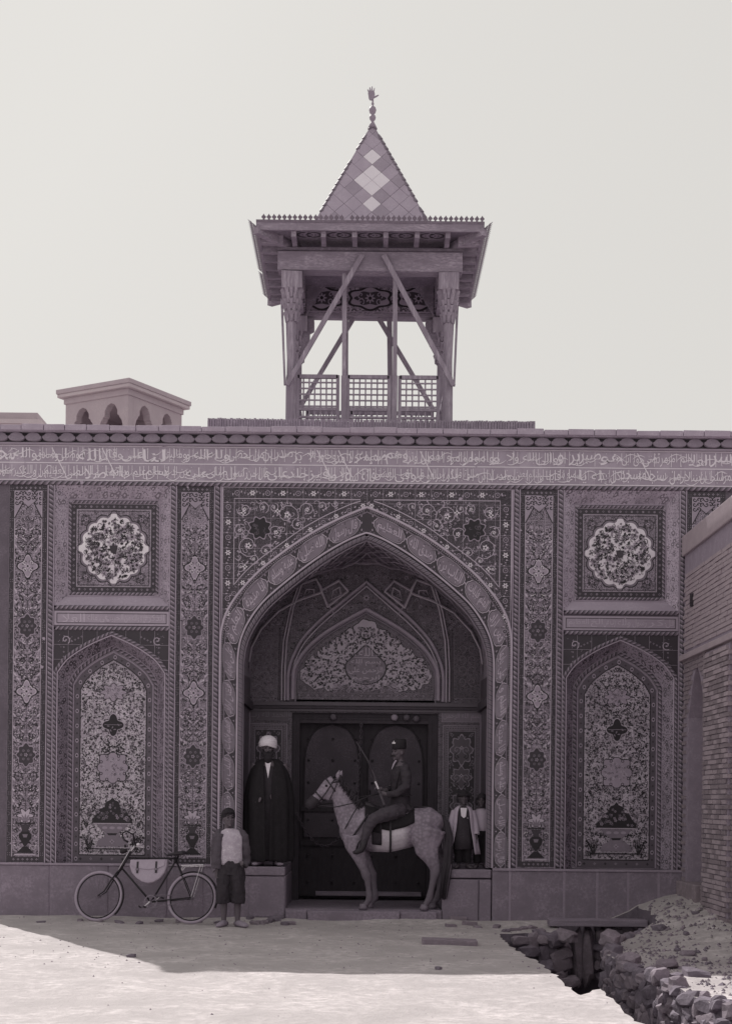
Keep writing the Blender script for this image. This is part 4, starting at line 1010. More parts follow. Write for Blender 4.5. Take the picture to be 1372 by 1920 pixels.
# ---- floor, ledges and step
m = MB(); m.ubox(-146, 146, 201, 226, -.02, 2.3, 'plinth_stone'); m.build('iwan_floor', GATE)
rng = random.Random(2)
for s_ in (-1, 1):
    x0, x1 = sorted((s_ * 239, s_ * 146)); L = MB()
    if s_ < 0:
        L.ubox(x0, x1, 140, 224, .02, YD, 'plinth_stone'); L.ubox(x0 - 0, x1 - 1.5, 123, 139, .0, YD, 'plinth_stone', .003); L.ubox(x0 + 24, x1 - 2, 142, 217, .0, .05, 'plinth_stone', .003)
        L = L.build('stone_ledge', GATE, bev=.01)
    else:
        L.ubox(x0 + 2, x1, 142, 224, .03, YD, 'plinth_stone'); L.ubox(x0, x1, 124, 140, .0, YD, 'plinth_stone', .003); L.ubox(x0 + 1, x0 + 69, 143, 222, .0, .1, 'plinth_stone', .004); L.ubox(x0 + 70.5, x1, 143, 222, .008, .1, 'plinth_stone', .004)
        L = L.build('stone_ledge', GATE, bev=.012)
def slab(u0, u1, v0, v1, y, jit=.004, nm='step_stone'):
    b = MB(); b.ubox(u0 + .6, u1 - .6, v0, v1, y, y + .3, 'plinth_stone', jit); return b.build(nm, GATE, bev=.016)
for a, b, v, y in ((-146, -104, 203, -.10), (-104, 68, 202, -.16), (68, 138, 203, -.12)): slab(a, b, v, 227, y, .008)
# ---- plinth stones
for a, b in ((-728, -588), (-588, -478), (-478, -368), (-368, -300), (-300, -241)): slab(a, b, 123, 229, -.015, .003, 'plinth_block')
for a, b in ((241, 273), (274, 375), (375, 437), (437, 495), (495, 552), (552, 612), (612, 735)): slab(a, b, 125, 229, -.02, .003, 'plinth_block')
for a, b, c, d, e in ((UL, -241, 119, 123, -.03), (241, UR, 121, 125.5, -.035), (UL, -241, 123, 228, .0), (241, UR, 125, 228, .0)) + tuple((u - 2.0, u + 2.6, 126, 222, -.022) for u in (273.5, 375, 437, 495, 552)):
    m = MB(); m.ubox(a, b, c, d, e, .03, 'mortar'); m.build('mortar_joint', GATE)
# ---- chipped places where the glaze has fallen off
m = MB(); crg = random.Random(55)
for (a0, a1, b0, b1, n_, y) in ((-668, -600, -588, 118, 9, 0), (-358, -286, -588, 118, 9, 0), (286, 358, -588, 118, 9, 0), (UL, UR, -664, -600, 16, 0), (-640, 640, -597, -591, 12, -.028), (-262, 262, -588, -560, 5, 0), (-262, -180, -560, -440, 3, 0), (180, 262, -560, -440, 3, 0), (-580, -376, -353, -328, 3, -.004), (376, 580, -353, -328, 3, -.004)):
    for _ in range(n_):
        u, v, r = crg.uniform(a0, a1), crg.uniform(b0, b1), crg.choice((1.2, 1.6, 2.2, 3.4)); k = 9
        P_ = [FP(u + r * crg.uniform(.5, 1.2) * math.cos(6.283 * i / k) * 1.3, v + r * crg.uniform(.5, 1.2) * math.sin(6.283 * i / k), y - .0105) for i in range(k)]
        m.add(P_, [tuple(range(k))[::-1]], 'bare_plaster')
m.build('chipped_glaze', GATE, kind='stuff')
# ------------------------------------------------------------------ ground with the open water channel
def GP(px, py):
    d = 1.6 * F / (py - VY - (px - UX) * ROLL); return ((px - UX + (py - VY) * ROLL) * d / F, d - D)
CHN = [(2.56, -.12), (2.5, -.9), (2.42, -1.45), (2.02, -1.42), (1.72, -1.62), (1.72, -1.95), (1.95, -2.9), (2.08, -4.3), (2.08, -5.6), (2.05, -7), (2.0, -12), (3.4, -12), (3.05, -9), (2.8, -7.45), (2.66, -5.6), (2.6, -4.9), (2.58, -4.3), (2.72, -3.4), (2.95, -2.7), (3.3, -2.0), (3.62, -1.6), (3.66, -.9), (3.66, -.12)]
CHN[5:9] = [GP(945, 1768), GP(1000, 1800), GP(1045, 1834), GP(1090, 1868)]
def height(x, y):
    h = .026 * noise.noise((x * .9, y * .9, 0)) + .013 * noise.noise((x * 3.2, y * 3.2, 3)) + .004 * noise.noise((x * 13, y * 13, 5))
    if abs(x) < 30 and y > -12:
        q = max(0, min(1, (x - 2.9) / 1.4)); r = max(0, min(1, (y + 4.6) / 4.0)); h += .42 * q * q * (3 - 2 * q) * (r ** .7) + (.09 * noise.noise((x * 2.6, y * 2.6, 9)) + .05 * noise.noise((x * 8, y * 8, 2)) + .02 * noise.noise((x * 20, y * 20, 4))) * q
        h += max(0, .05 * (1 - abs(y + .1) / .35)) * (x < 2.5)
    return h
def in_poly(x, y, P_):
    c = False; j = len(P_) - 1
    for i in range(len(P_)):
        if (P_[i][1] > y) != (P_[j][1] > y) and x < (P_[j][0] - P_[i][0]) * (y - P_[i][1]) / (P_[j][1] - P_[i][1]) + P_[i][0]: c = not c
        j = i
    return c
CH2 = []
for i in range(len(CHN)):
    a, b = Vector(CHN[i]), Vector(CHN[(i + 1) % len(CHN)]); n_ = max(1, int((b - a).length / .12))
    for k in range(n_):
        p = a.lerp(b, k / n_); CH2.append(p + Vector((noise.noise((p.x * 5, p.y * 5, 1)), noise.noise((p.x * 5, p.y * 5, 7)))) * .06)
CHP = [(p.x, p.y) for p in CH2]
pts = list(CH2); ne = len(pts); edges = [(i, (i + 1) % ne) for i in range(ne)]
xs = [-400, -150, -60, -25, -14, -9.5] + [-7 + .16 * i for i in range(88)] + [9, 12, 18, 30, 70, 150, 400]
ys = [-60, -40, -25, -18] + [-14 + .3 * i for i in range(14)] + [-9.7 + .15 * i for i in range(65)] + [.3, 3, 9, 20, 50, 120, 400, 900]
for x in xs:
    for y in ys: 
        jx = random.uniform(-.03, .03) if abs(x) < 8 else 0
        pts.append(Vector((x + jx, y + jx)))
r_ = delaunay_2d_cdt(pts, edges, [], 0, 1e-5)
vs = [(p.x, p.y, height(p.x, p.y)) for p in r_[0]]
fs = []
for f in r_[2]:
    cx = sum(vs[i][0] for i in f) / len(f); cy = sum(vs[i][1] for i in f) / len(f)
    if not in_poly(cx, cy, CHP): 
        a, b, c = [Vector(vs[i]) for i in f[:3]]; fs.append(tuple(f) if (b - a).cross(c - a).z > 0 else tuple(f)[::-1])
me = bpy.data.meshes.new('ground'); me.from_pydata(vs, [], fs); me.shade_smooth()
me.materials.append(MATS['dry_earth']); g_ = link('ground', me, None, kind='structure')
m = MB()                                                 # channel bed and earth sides
n_ = len(CH2); tp = [(p.x, p.y, height(p.x, p.y)) for p in CH2]; bt = [(p.x, p.y, -1.15) for p in CH2]
m.add(tp + bt, [((i + 1) % n_, i, i + n_, (i + 1) % n_ + n_) for i in range(n_)], 'rubble_stone')
m.quad((-1, 1, -1.1), (-1, -13, -1.1), (6, -13, -1.1), (6, 1, -1.1), 'dry_earth')
m.build('channel_bed', None, kind='structure')
CH = thing('water_channel', 'dry stone lined channel open in the ground before the right niche', 'channel', (2.6, -3, -1))
stone_meshes = []
for k in range(10):
    bm = bmesh.new(); bmesh.ops.create_icosphere(bm, subdivisions=2, radius=.5)
    for v in bm.verts:
        p = v.co.copy(); q = Vector([math.copysign(min(abs(c), .36) , c) for c in p]); v.co = q * (1 + .35 * noise.noise(p * 2.2 + Vector((k * 7, 0, 0))))
    me = bpy.data.meshes.new('stone'); bm.to_mesh(me); bm.free(); me.materials.append(MATS['rubble_pale' if k % 2 else 'rubble_stone']); me.shade_flat(); stone_meshes.append(me)
srng = random.Random(4)
def stone(x, y, z, sx, sy, sz, parent, name='stone', rz=None, tilt=.15):
    o = link(name, srng.choice(stone_meshes), parent, loc=(x, y, z)); o.scale = (sx * 1.35, sy * 1.35, sz * 1.35)
    o.rotation_euler = (srng.gauss(0, tilt), srng.gauss(0, tilt), srng.uniform(0, 6.28) if rz is None else rz + srng.gauss(0, .15)); return o
def stone_wall(P_, z0, z1, step, sz, thick=.16, parent=CH):
    for i in range(len(P_) - 1):
        a, b = Vector(P_[i]), Vector(P_[i + 1]); L = (b - a).length; an = math.atan2(b.y - a.y, b.x - a.x); z = z0
        while z < z1:
            s_ = srng.uniform(0, .08)
            while s_ < L:
                w_ = srng.choice((.55, .8, 1.1, 1.9)) * step; p = a.lerp(b, min(1, (s_ + w_ / 2) / L)); stone(p.x + srng.gauss(0, .02), p.y + srng.gauss(0, .02), z + sz / 2 + srng.gauss(0, .025), w_, thick * srng.uniform(.8, 1.4), sz * srng.uniform(.7, 1.5), parent, rz=an + srng.gauss(0, .25)); s_ += w_ * .97
            z += sz * .9
stone_wall([(3.55, -1.0), (3.4, -1.6), (2.98, -2.6), (2.74, -3.5)], -.95, -.08, .17, .12, .12)
stone_wall([(2.68, -3.6), (2.62, -4.4), (2.66, -5.4), (2.78, -6.8), (2.92, -8.2)], -.95, .02, .17, .12, .12)
stone_wall([(1.8, -1.72), (2.45, -1.48), (2.52, -.75)], -.75, -.16, .26, .16, .1)
stone_wall([(2.95, -.5), (3.62, -.5)], -.7, -.02, .15, .14)
m = MB()
for k, (x, w_, z) in enumerate(((2.78, .11, -.02), (2.93, .14, .0))):
    stone(x, -.56, -.38, w_, .2, .72, CH, 'upright_stone', 0, .04)
m = MB(); m.ubox(371, 371, 0, 0, 0, 0, 'beam_wood'); m = MB()
p0, p1 = W(1030, 1731, -.75), W(1213, 1737, -.75)
m.beam((p0.x, -.62, .07), (p1.x, -.66, .075), .34, .085, 'beam_wood'); o = m.build('timber_beam', None, bev=.008); tag(o, 'long grey timber laid over the channel mouth at the foot of the plinth', 'beam')
for a in ((2.7, -4.9, .02, .2, .17, .14), (2.84, -5.6, .0, .24, .2, .13), (2.66, -4.1, .04, .2, .16, .16), (3.0, -5.3, .04, .2, .16, .1), (3.1, -6.1, .02, .24, .2, .12), (2.5, -1.55, -.02, .3, .2, .14), (2.25, -1.5, -.04, .34, .2, .12), (2.76, -3.3, .1, .2, .2, .18)): stone(*a, CH, 'edge_stone')
# loose stones and broken bricks lying about
def loose(px, py, sx, sy, sz, label, cat='stone', name='loose_stone', grp=None, rz=None):
    x, y = GP(px, py); o = stone(x, y, height(x, y) + sz * .22, sx, sy, sz, None, name, rz, .08); tag(o, label, cat, grp)
loose(247, 1797, .09, .07, .05, 'small pale pebble at the edge of the shadow on the left')
loose(822, 1818, .07, .05, .04, 'small dark stone alone on the ground below the flat slab')
loose(1235, 1762, .2, .13, .1, 'pale broken stone lying on the earth slope right of the channel')
loose(1268, 1838, .13, .1, .07, 'whitish flat stone low on the slope near the right corner')
loose(1290, 1795, .16, .1, .06, 'flat grey stone half sunk in the right slope')
loose(895, 1738, .14, .08, .04, 'thin light chip of stone in front of the right ledge')
loose(77, 1731, .12, .05, .03, 'dark twig like stone by the far left plinth')
for k in range(7):
    loose(1218 + k * 17, 1722 + (k * 37) % 60 + k * 6, .06 + .02 * (k % 3), .06, .045, ('first', 'second', 'third', 'fourth', 'fifth', 'sixth', 'seventh', 'eighth', 'ninth')[k] + ' from the left of the small stones on the right slope', grp='stones strewn on the right slope')
for k in range(9):
    loose(468 + k * 9.5, 1729 + (k * 5) % 6, .1 + .03 * (k % 3), .09, .07, ('first', 'second', 'third', 'fourth', 'fifth', 'sixth', 'seventh', 'eighth', 'ninth')[k] + ' from the left of the rough stones under the left ledge', grp='footing stones under the left ledge')
for k in range(8):
    loose(150 + k * 37, 1729 + (k * 5) % 4, .09 + .03 * (k % 3), .07, .05, ('first', 'second', 'third', 'fourth', 'fifth', 'sixth', 'seventh', 'eighth', 'ninth')[k] + ' from the left of the little stones along the left plinth', grp='stones along the left plinth')
for k in range(6):
    loose(930 + k * 17, 1740 + (k * 7) % 9, .11 + .04 * (k % 3), .09, .06, ('first', 'second', 'third', 'fourth', 'fifth', 'sixth', 'seventh', 'eighth', 'ninth')[k] + ' from the left of the rubble lumps by the right plinth', grp='rubble at the right plinth')
def brick_(px, py, w_, rz, label, name='loose_brick', d_=.1, h_=.05):
    x, y = GP(px, py); b = MB(); b.box(-w_ / 2, w_ / 2, -d_ / 2, d_ / 2, 0, h_, 'rubble_pale', .004); o = b.build(name, None, bev=.006); o.location = (x, y, height(x, y) - .008); o.rotation_euler = (0, .03, rz); tag(o, label, 'brick' if 'brick' in name else 'slab')
brick_(858, 1731, .22, .05, 'broken brick leaning at the foot of the right ledge', h_=.06); brick_(880, 1735, .2, -.1, 'lower of two bricks before the right ledge'); brick_(845, 1738, .14, .2, 'half brick left of the pair by the right ledge', h_=.04)
brick_(842, 1771, .62, -.02, 'long flat stone slab lying on the shaded ground', 'stone_slab', .34, .07)
pb = MB()
for k in range(2600):
    x, y = (srng.uniform(-6, 6.5), srng.uniform(-9.5, -.2)) if k % 2 else (srng.uniform(2.7, 4.2), srng.uniform(-7.5, -.3))
    if in_poly(x, y, CHP) or (y < -5.6 and x < 2 and k % 12 != 1): continue
    s_ = srng.choice((.006, .008, .011, .016, .024 if k % 2 == 0 else .012)) * (1.5 if x > 3 else 1); z = height(x, y); q = [srng.uniform(.6, 1.3) * s_ for _ in range(4)]
    pb.add([(x - q[0], y, z - .003), (x, y - q[1], z - .003), (x + q[2], y, z - .003), (x, y + q[3], z - .003), (x, y, z + s_ * .8)], [(0, 1, 4), (1, 2, 4), (2, 3, 4), (3, 0, 4)], 'rubble_pale' if k % 4 else 'rubble_stone')
pb.build('gravel', None, kind='stuff')
# ------------------------------------------------------------------ brick parapet on the gatehouse roof
m = MB(); y0 = .55
u = -301 * 1.0275; u1 = 309 * 1.0275
zt = W(690, 787, y0).z
m.box(u / K, u1 / K, y0 + .01, y0 + .6, 6.4, zt - .03, 'roof_brick')
x = u / K; rng = random.Random(8)
while x < u1 / K:
    w_ = rng.uniform(.026, .042); m.box(x + .003, x + w_, y0 - .01 + rng.uniform(-.008, .008), y0 + .3, zt - .15 + rng.uniform(-.01, .01), zt + rng.uniform(-.006, .006), 'roof_brick'); x += w_ + .003
m.box(u / K - .05, u1 / K + .04, y0 - .08, y0 + .3, 6.4, zt - .16, 'cornice_stone')
o = m.build('brick_parapet', GATE); o['kind'] = 'stuff'
# ------------------------------------------------------------------ little ventilator turret on the far roof
TU = thing('roof_turret', 'plastered square turret with lobed arches seen cornerwise above the left roof', 'turret', (-5, 10, 5.2))
c0 = W(240, 750, 9.0); ang = R(30); e1 = Vector((-math.cos(ang), math.sin(ang), 0)); e2 = Vector((math.sin(ang), math.cos(ang), 0)); L1, L2 = 1.58, 1.72
zt = W(240, 728, 9.0).z; zb = 5.2
def turret_wall(o, e, L, nrm, ar):
    f = MB(); P_ = lambda s_, z, d=0: Vector((o.x, o.y, 0)) + e * s_ + nrm * d + Vector((0, 0, z))
    H = zt - zb; arcs = []
    loops = [[(0, 0), (L, 0), (L, H), (0, H)]]
    for (c, w_, tz) in ar:
        hz = tz - zb; a = [(c - w_, 0.3), (c - w_, hz - .42), (c - w_ * .9, hz - .33), (c - w_ * .72, hz - .27), (c - w_ * .7, hz - .24), (c - w_ * .56, hz - .22), (c - w_ * .54, hz - .12), (c - w_ * .32, hz - .02), (c, hz + .02), (c + w_ * .32, hz - .02), (c + w_ * .54, hz - .12), (c + w_ * .56, hz - .22), (c + w_ * .7, hz - .24), (c + w_ * .72, hz - .27), (c + w_ * .9, hz - .33), (c + w_, hz - .42), (c + w_, .3)]
        loops.append(a)
    flat = [p for l in loops for p in l]; tri = tessellate_polygon([[(a, b, 0) for a, b in l] for l in loops])
    n_ = len(flat); vs = [P_(a, zb + b) for a, b in flat] + [P_(a, zb + b, -.16) for a, b in flat]; fs = []
    for t in tri: fs.append(tuple(t)); fs.append(tuple(i + n_ for i in t[::-1]))
    k = 0
    for l in loops:
        for i in range(len(l)): fs.append((k + i, k + (i + 1) % len(l), k + (i + 1) % len(l) + n_, k + i + n_))
        k += len(l)
    f.add(vs, fs, 'plaster'); return f
za = W(210, 757, 9).z
n1 = Vector((-math.sin(ang), -math.cos(ang), 0)); n2 = Vector((math.cos(ang), -math.sin(ang), 0))
turret_wall(c0, e1, L1, n1, [(.42, .29, za + .05), (1.14, .29, za + .05)]).build('wall', TU)
turret_wall(c0 + e2 * .163, e2, L2 - .163, n2, [(.36, .29, za + .07), (1.08, .27, za + .08)]).build('wall', TU)
f = MB(); a, b, c, d = c0, c0 + e1 * L1, c0 + e1 * L1 + e2 * L2, c0 + e2 * L2
f.add([(q.x, q.y, z) for z in (zb, zt) for q in (b, c, d)], [(0, 1, 4, 3), (1, 2, 5, 4)], 'plaster'); f.build('wall', TU)
def ring_slab(ov, z0, z1, mat, name):
    f = MB(); q = [c0 - e1 * ov - e2 * ov, c0 + e1 * (L1 + ov) - e2 * ov, c0 + e1 * (L1 + ov) + e2 * (L2 + ov), c0 - e1 * ov + e2 * (L2 + ov)]
    f.add([(p.x, p.y, z) for z in (z0, z1) for p in q], [(0, 1, 2, 3), (7, 6, 5, 4), (0, 4, 5, 1), (1, 5, 6, 2), (2, 6, 7, 3), (3, 7, 4, 0)], mat); f.build(name, TU, bev=.01)
ring_slab(.03, zt - .12, zt, 'plaster', 'cornice'); ring_slab(.12, zt, zt + .07, 'plaster_pale', 'roof'); ring_slab(.14, zt + .07, zt + .16, 'plaster', 'roof')
# a far flat roof at the left edge
FR = thing('far_roof', 'pale flat roof edge just showing above the cornice at the far left', 'building', (-9, 18, 0))
p = W(45, 776, 18); q = W(76, 790, 18)
m = MB(); m.box(p.x - 6, q.x - .15, 18.2, 24, 0, q.z - .05, 'plaster_pale'); m.build('wall', FR)
m = MB(); m.box(p.x - 6, q.x, 18, 24.2, q.z - .05, q.z + .06, 'plaster_pale'); m.box(p.x - 6, q.x - .1, 18.1, 24, q.z + .06, p.z + .06, 'plaster'); m.build('roof', FR)
# ------------------------------------------------------------------ brick wing at the right
WG = thing('brick_wing', 'pale brick side wing with a pointed recess running toward the viewer at the right edge', 'building', (4.6, -4, 0))
XW = 4.24; E_ = 4.93
def zpy(px, py, x):                                      # height of a point on the plane X=x seen at a pixel
    d = x * F / (px - UX + (py - VY) * ROLL); return 1.6 - (py - VY - (px - UX) * ROLL) * d / F, d - D
m = MB(); Y0, Y1 = -.03, -9
NY0, NY1, NZ0, NZs, NZa = -.36, -1.3, .62, 2.75, 3.38
# wall body with a pointed recess: built from strips
def yz_ngon(P_, x0, x1, mat, m):
    n_ = len(P_); tri = tessellate_polygon([[(a, b, 0) for a, b in P_]])
    vs = [(x0, a, b) for a, b in P_] + [(x1, a, b) for a, b in P_]
    m.add(vs, [tuple(t) for t in tri] + [tuple(i + n_ for i in t[::-1]) for t in tri] + [(i, (i + 1) % n_, (i + 1) % n_ + n_, i + n_) for i in range(n_)], mat)
arch_ = [(NY0, NZ0), (NY0, NZs)] + [(NY0 + (NY1 - NY0) * t, NZs + (NZa - NZs) * (1 - abs(2 * t - 1) ** 1.6)) for t in [k / 12 for k in range(1, 12)]] + [(NY1, NZs), (NY1, NZ0)]
yz_ngon([(Y0, 0), (Y0, E_), (Y1, E_), (Y1, 0), (NY1, 0)] + arch_[::-1] + [(NY0, 0)], XW + .012, XW + .3, 'mortar', m)
m.box(XW + .3, XW + 2.5, Y1, Y0, 0, E_, 'wing_brick'); m.build('wall', WG)
bk = MB(); rng = random.Random(12); z = .0; r_i = 0
def in_arch(y, z): return NY1 - .02 < y < NY0 + .02 and NZ0 < z and z < (NZs + (NZa - NZs) * (1 - abs(2 * (y - NY0) / (NY1 - NY0) - 1) ** 1.6) + .03)
while z < E_ - .3:
    y = Y0 - (.11 if r_i % 2 else 0)
    while y > -4.2:
        if not in_arch(y, z + .03) and not in_arch(y - .2, z + .03) and not (3.5 < z < 3.62):
            d_ = rng.uniform(-.006, .008); bk.box(XW - d_, XW + .03, y - .212, y, z + .004, z + .052, 'wing_brick' if z < 3.5 else 'wing_plaster')
        if in_arch(y - .1, z): bk.box(XW + .24 - rng.uniform(0, .01), XW + .3, max(y - .212, NY1), min(y, NY0), z + .004, z + .052, 'wing_brick')
        y -= .222
    z += .06; r_i += 1
bk = bk.build('brickwork', WG); bk['kind'] = 'stuff'
m = MB(); m.box(XW - .06, XW + .2, -6, Y0, 3.52, 3.6, 'wing_plaster'); m.build('ledge', WG, bev=.01)
m = MB(); m.box(XW - .03, XW + 2.6, Y1, Y0 + .0, E_ - .0, E_ + .27, 'wing_plaster'); m.build('roof_edge', WG, bev=.015)
m = MB(); m.box(XW - .02, XW + .1, -2.7, -1.42, 0, 3.5, 'mortar'); z = 0; i = 0
while z < 3.46:
    y = -1.42 - (.11 if i % 2 else 0)
    if i % 2: m.box(XW - .045, XW + .02, -1.52, -1.42, z + .004, z + .052, 'wing_brick')
    while y > -2.6: m.box(XW - .045 + rng.uniform(-.006, .008), XW + .02, y - .212, y - .004, z + .004, z + .052, 'wing_plaster' if rng.random() < .5 else 'wing_brick'); y -= .22
    z += .06; i += 1
m = m.build('pier', WG); m['kind'] = 'stuff'
m = MB(); m.box(XW - .07, XW + .2, -1.18, -.04, .0, .6, 'wing_brick'); m.build('wall_base', WG, bev=.02)
m = MB(); m.box(XW - .02, XW + .02, -.62, -.5, 4.2, 4.36, 'hole_shade'); m.build('putlog_hole_shade', WG)  # solid block, no opening: the shade inside a putlog hole put into its dark colour
# ------------------------------------------------------------------ timber pavilion on the roof
PV = thing('roof_pavilion', 'weathered timber pavilion with lattice rails and steep tiled roof on top of the gatehouse', 'pavilion', (0, 3.2, 6.5))
YF_, YB = 2.2, 4.25
def V2(px, py, y=YF_): return W(px, py, y)
xl, xr = V2(546, 700).x, V2(839, 700).x; xc = (xl + xr) / 2; yc = (YF_ + YB) / 2
zb_, zbt = V2(690, 513).z, V2(690, 476).z                # tie beam bottom and top
def column(x, y, sgn):
    c = thing_part = None
    m = MB(); w0, w1 = .08, .068
    def ring8(r, z, sq=.42): return [(x + a * r, y + b * r, z) for a, b in ((1, sq), (sq, 1), (-sq, 1), (-1, sq), (-1, -sq), (-sq, -1), (sq, -1), (1, -sq))]
    zz = [(6.45, w0), (7.9, w0 * .95), (7.95, w0 * .82), (8.75, w1 * .92), (8.8, w1 * 1.02)]
    vs = [p for z, r in zz for p in ring8(r, z)]; m.add(vs, [(i * 8 + k, i * 8 + (k + 1) % 8, (i + 1) * 8 + (k + 1) % 8, (i + 1) * 8 + k) for i in range(len(zz) - 1) for k in range(8)], 'pav_wood')
    col = m.build('column', PV)
    m = MB()
    for k, (z, r) in enumerate(((8.8, .1), (8.9, .115), (8.98, .13), (9.06, .145), (9.14, .155))):   # honeycomb capital
        for j in range(8 if k < 4 else 12):
            q = j * 6.283 / (8 if k < 4 else 12) + k * .39; a, b = x + math.cos(q) * r * .78, y + math.sin(q) * r * .78
            m.tube([(a, b, z - .07), (a, b, z + .02), (a + math.cos(q) * .018, b + math.sin(q) * .018, z + .08)], [.018, .034, .04], 'pav_wood', 6)
        m.lathe([(r * .75, -.04), (r * .9, .08)], (x, y, z), 'pav_wood', 10)
    m.box(x - .15, x + .15, y - .15, y + .15, 9.2, zb_ - .015, 'pav_wood', .004)
    m.build('capital', col)
for x in (xl, xr):
    for y in (YF_, YB): column(x, y, 1)
rng = random.Random(31)
bx0, bx1 = V2(522, 495).x, V2(866, 495).x
for y in (YF_ - .13, YB - .1):
    m = MB(); m.box(bx0, bx1, y, y + .24, zb_, zbt - .01, 'pav_beam', .012); m.build('tie_beam', PV, bev=.012)
for x in (xl - .1, xr - .1):
    m = MB(); m.box(x, x + .2, YF_ + .11, YB - .1, zb_ + .01, zbt - .01, 'pav_beam', .004); m.build('tie_beam', PV, bev=.012)
m = MB(); m.box(bx0 - .02, bx1 + .02, YF_ - .17, YF_ + .2, zbt - .006, zbt + .03, 'pav_dark'); m.build('wall_plate', PV)
# painted frieze boards inside
for (x0, x1, y0, y1) in ((xl + .1, xr - .1, YB - .14, YB - .11), (xl + .1, xl + .13, YF_ + .12, YB - .12), (xr - .13, xr - .1, YF_ + .12, YB - .12)):
    m = MB(); m.box(x0, x1, y0, y1, zb_ + .05, zb_ + .55, 'frieze_paint'); m.build('frieze_board', PV)
o = Orn(lambda u, v, k: Vector((xc + u / 100, YB - .142 - k, zb_ + .28 - v / 100))); 
for c in (-78, 0, 78):
    o.polar(c, 0, lambda t: 1 - .1 * math.cos(6 * t), 'g_deep', 1, 60, 36, 19); o.polar(c, 0, lambda t: .92 - .1 * math.cos(6 * t), 'g_pale', 2, 60, 34, 17); o.polar(c, 0, lambda t: .72 + .1 * math.cos(6 * t), 'g_dark', 3, 60, 32, 15); o.ros(c, 0, 9, 'g_pale', 'g_deep', 4, 8)
    for s_ in (-1, 1):
        for q in (-1, 1): o.curl(c + s_ * 15, q * 5, 6, 1, s_ * q, 'g_pale', 1.5, 4, 1, 'g_mid'); o.curl(c + s_ * 36, q * 17, 6, 1, s_ * q, 'g_light', 1.5, 2, 1, 'g_pale')
o.rect(-110, 110, -24, -22, 'g_pale', 2); o.rect(-110, 110, 21, 23, 'g_pale', 2)
o.build('painted_pattern', PV)
m = MB(); m.box(xl - .1, xr + .1, YF_ - .1, YB + .1, zb_ + .56, zb_ + .6, 'pav_dark'); m.build('ceiling', PV)
m = MB()
for k in range(4): m.box(xl + .35, xr - .35, YF_ + .5 + k * .35, YF_ + .56 + k * .35, zb_ + .5, zb_ + .56, 'pav_dark')
for s_, x in ((1, xl + .14), (-1, xr - .14)):            # curved corner brackets under the far beam
    m.prism([(x + s_ * a, b) for a, b in ((0, zb_ + .5), (.34, zb_ + .5), (.2, zb_ + .32), (.07, zb_ + .1), (0, zb_ - .02))], YB - .22, YB - .16, 'ceiling_wood', fp=False)
    m.prism([(x + s_ * a, b) for a, b in ((-.1, zb_ - .05), (.12, zb_ - .05), (.12, zb_ - .2), (.05, zb_ - .24), (.05, zb_ - .42), (-.02, zb_ - .46), (-.04, zb_ - .7), (-.1, zb_ - .7))], YB - .12, YB + .1, 'ceiling_wood', fp=False)
m.build('bracket', PV)
# eave: joists, soffit boards, fascia and pierced edging
ex0, ex1 = W(480, 430, 1.6).x, W(908, 430, 1.6).x; ey0, ey1 = 1.6, 4.75; ze = zbt + .06
m = MB(); m.box(ex0 + .03, ex1 - .03, ey0 + .03, ey1 - .03, ze + .1, ze + .14, 'ceiling_wood'); m.build('soffit', PV)
for px in (552, 607, 665, 723, 781, 838):
    x = W(px, 450, 1.9).x; m = MB(); m.box(x - .035, x + .035, ey0 + .05, YF_ - .1, ze - .02, ze + .1, 'pav_beam', .003); m.build('joist', PV); m = MB(); m.box(x - .035, x + .035, YB + .1, ey1 - .05, ze - .02, ze + .1, 'pav_beam', .003); m.build('joist', PV)
for k in range(8):
    y = ey0 + .3 + k * .36
    for a, b in ((ex0 + .05, xl - .12), (xr + .12, ex1 - .05)):
        m = MB(); m.box(a, b, y, y + .08, ze - .03, ze + .1, 'pav_beam', .005); m.build('joist', PV)
for (cx, cy, sx_, sy_) in ((xl, YF_, ex0, ey0), (xr, YF_, ex1, ey0), (xl, YB, ex0, ey1), (xr, YB, ex1, ey1)):
    m = MB(); m.beam((cx, cy, ze + .02), (sx_, sy_, ze + .06), .1, .12, 'pav_beam'); m.build('joist', PV)
o = Orn(lambda u, v, k: Vector((u, v, ze + .099 - k)))
for a, b in zip((552, 607, 665, 723, 781), (607, 665, 723, 781, 838)):
    c = W((a + b) / 2, 450, 1.9).x
    for s_ in (-1, 1):
        for r in (.13, .09, .05): o.stroke([(c + s_ * .07 + r * math.cos(t) * 1.1, 1.88 + r * math.sin(t)) for t in [6.283 * k / 14 for k in range(15)]], .02, 'g_pale' if r != .09 else 'g_deep', 2)
o.build('painted_pattern', PV)
for (a, b, c, d) in ((ex0, ex1, ey0, ey0 + .04), (ex0, ex1, ey1 - .04, ey1), (ex0, ex0 + .04, ey0 + .04, ey1 - .04), (ex1 - .04, ex1, ey0 + .04, ey1 - .04)):
    m = MB(); m.box(a, b, c, d, ze + .06, ze + .17, 'pav_beam'); m.build('fascia', PV)
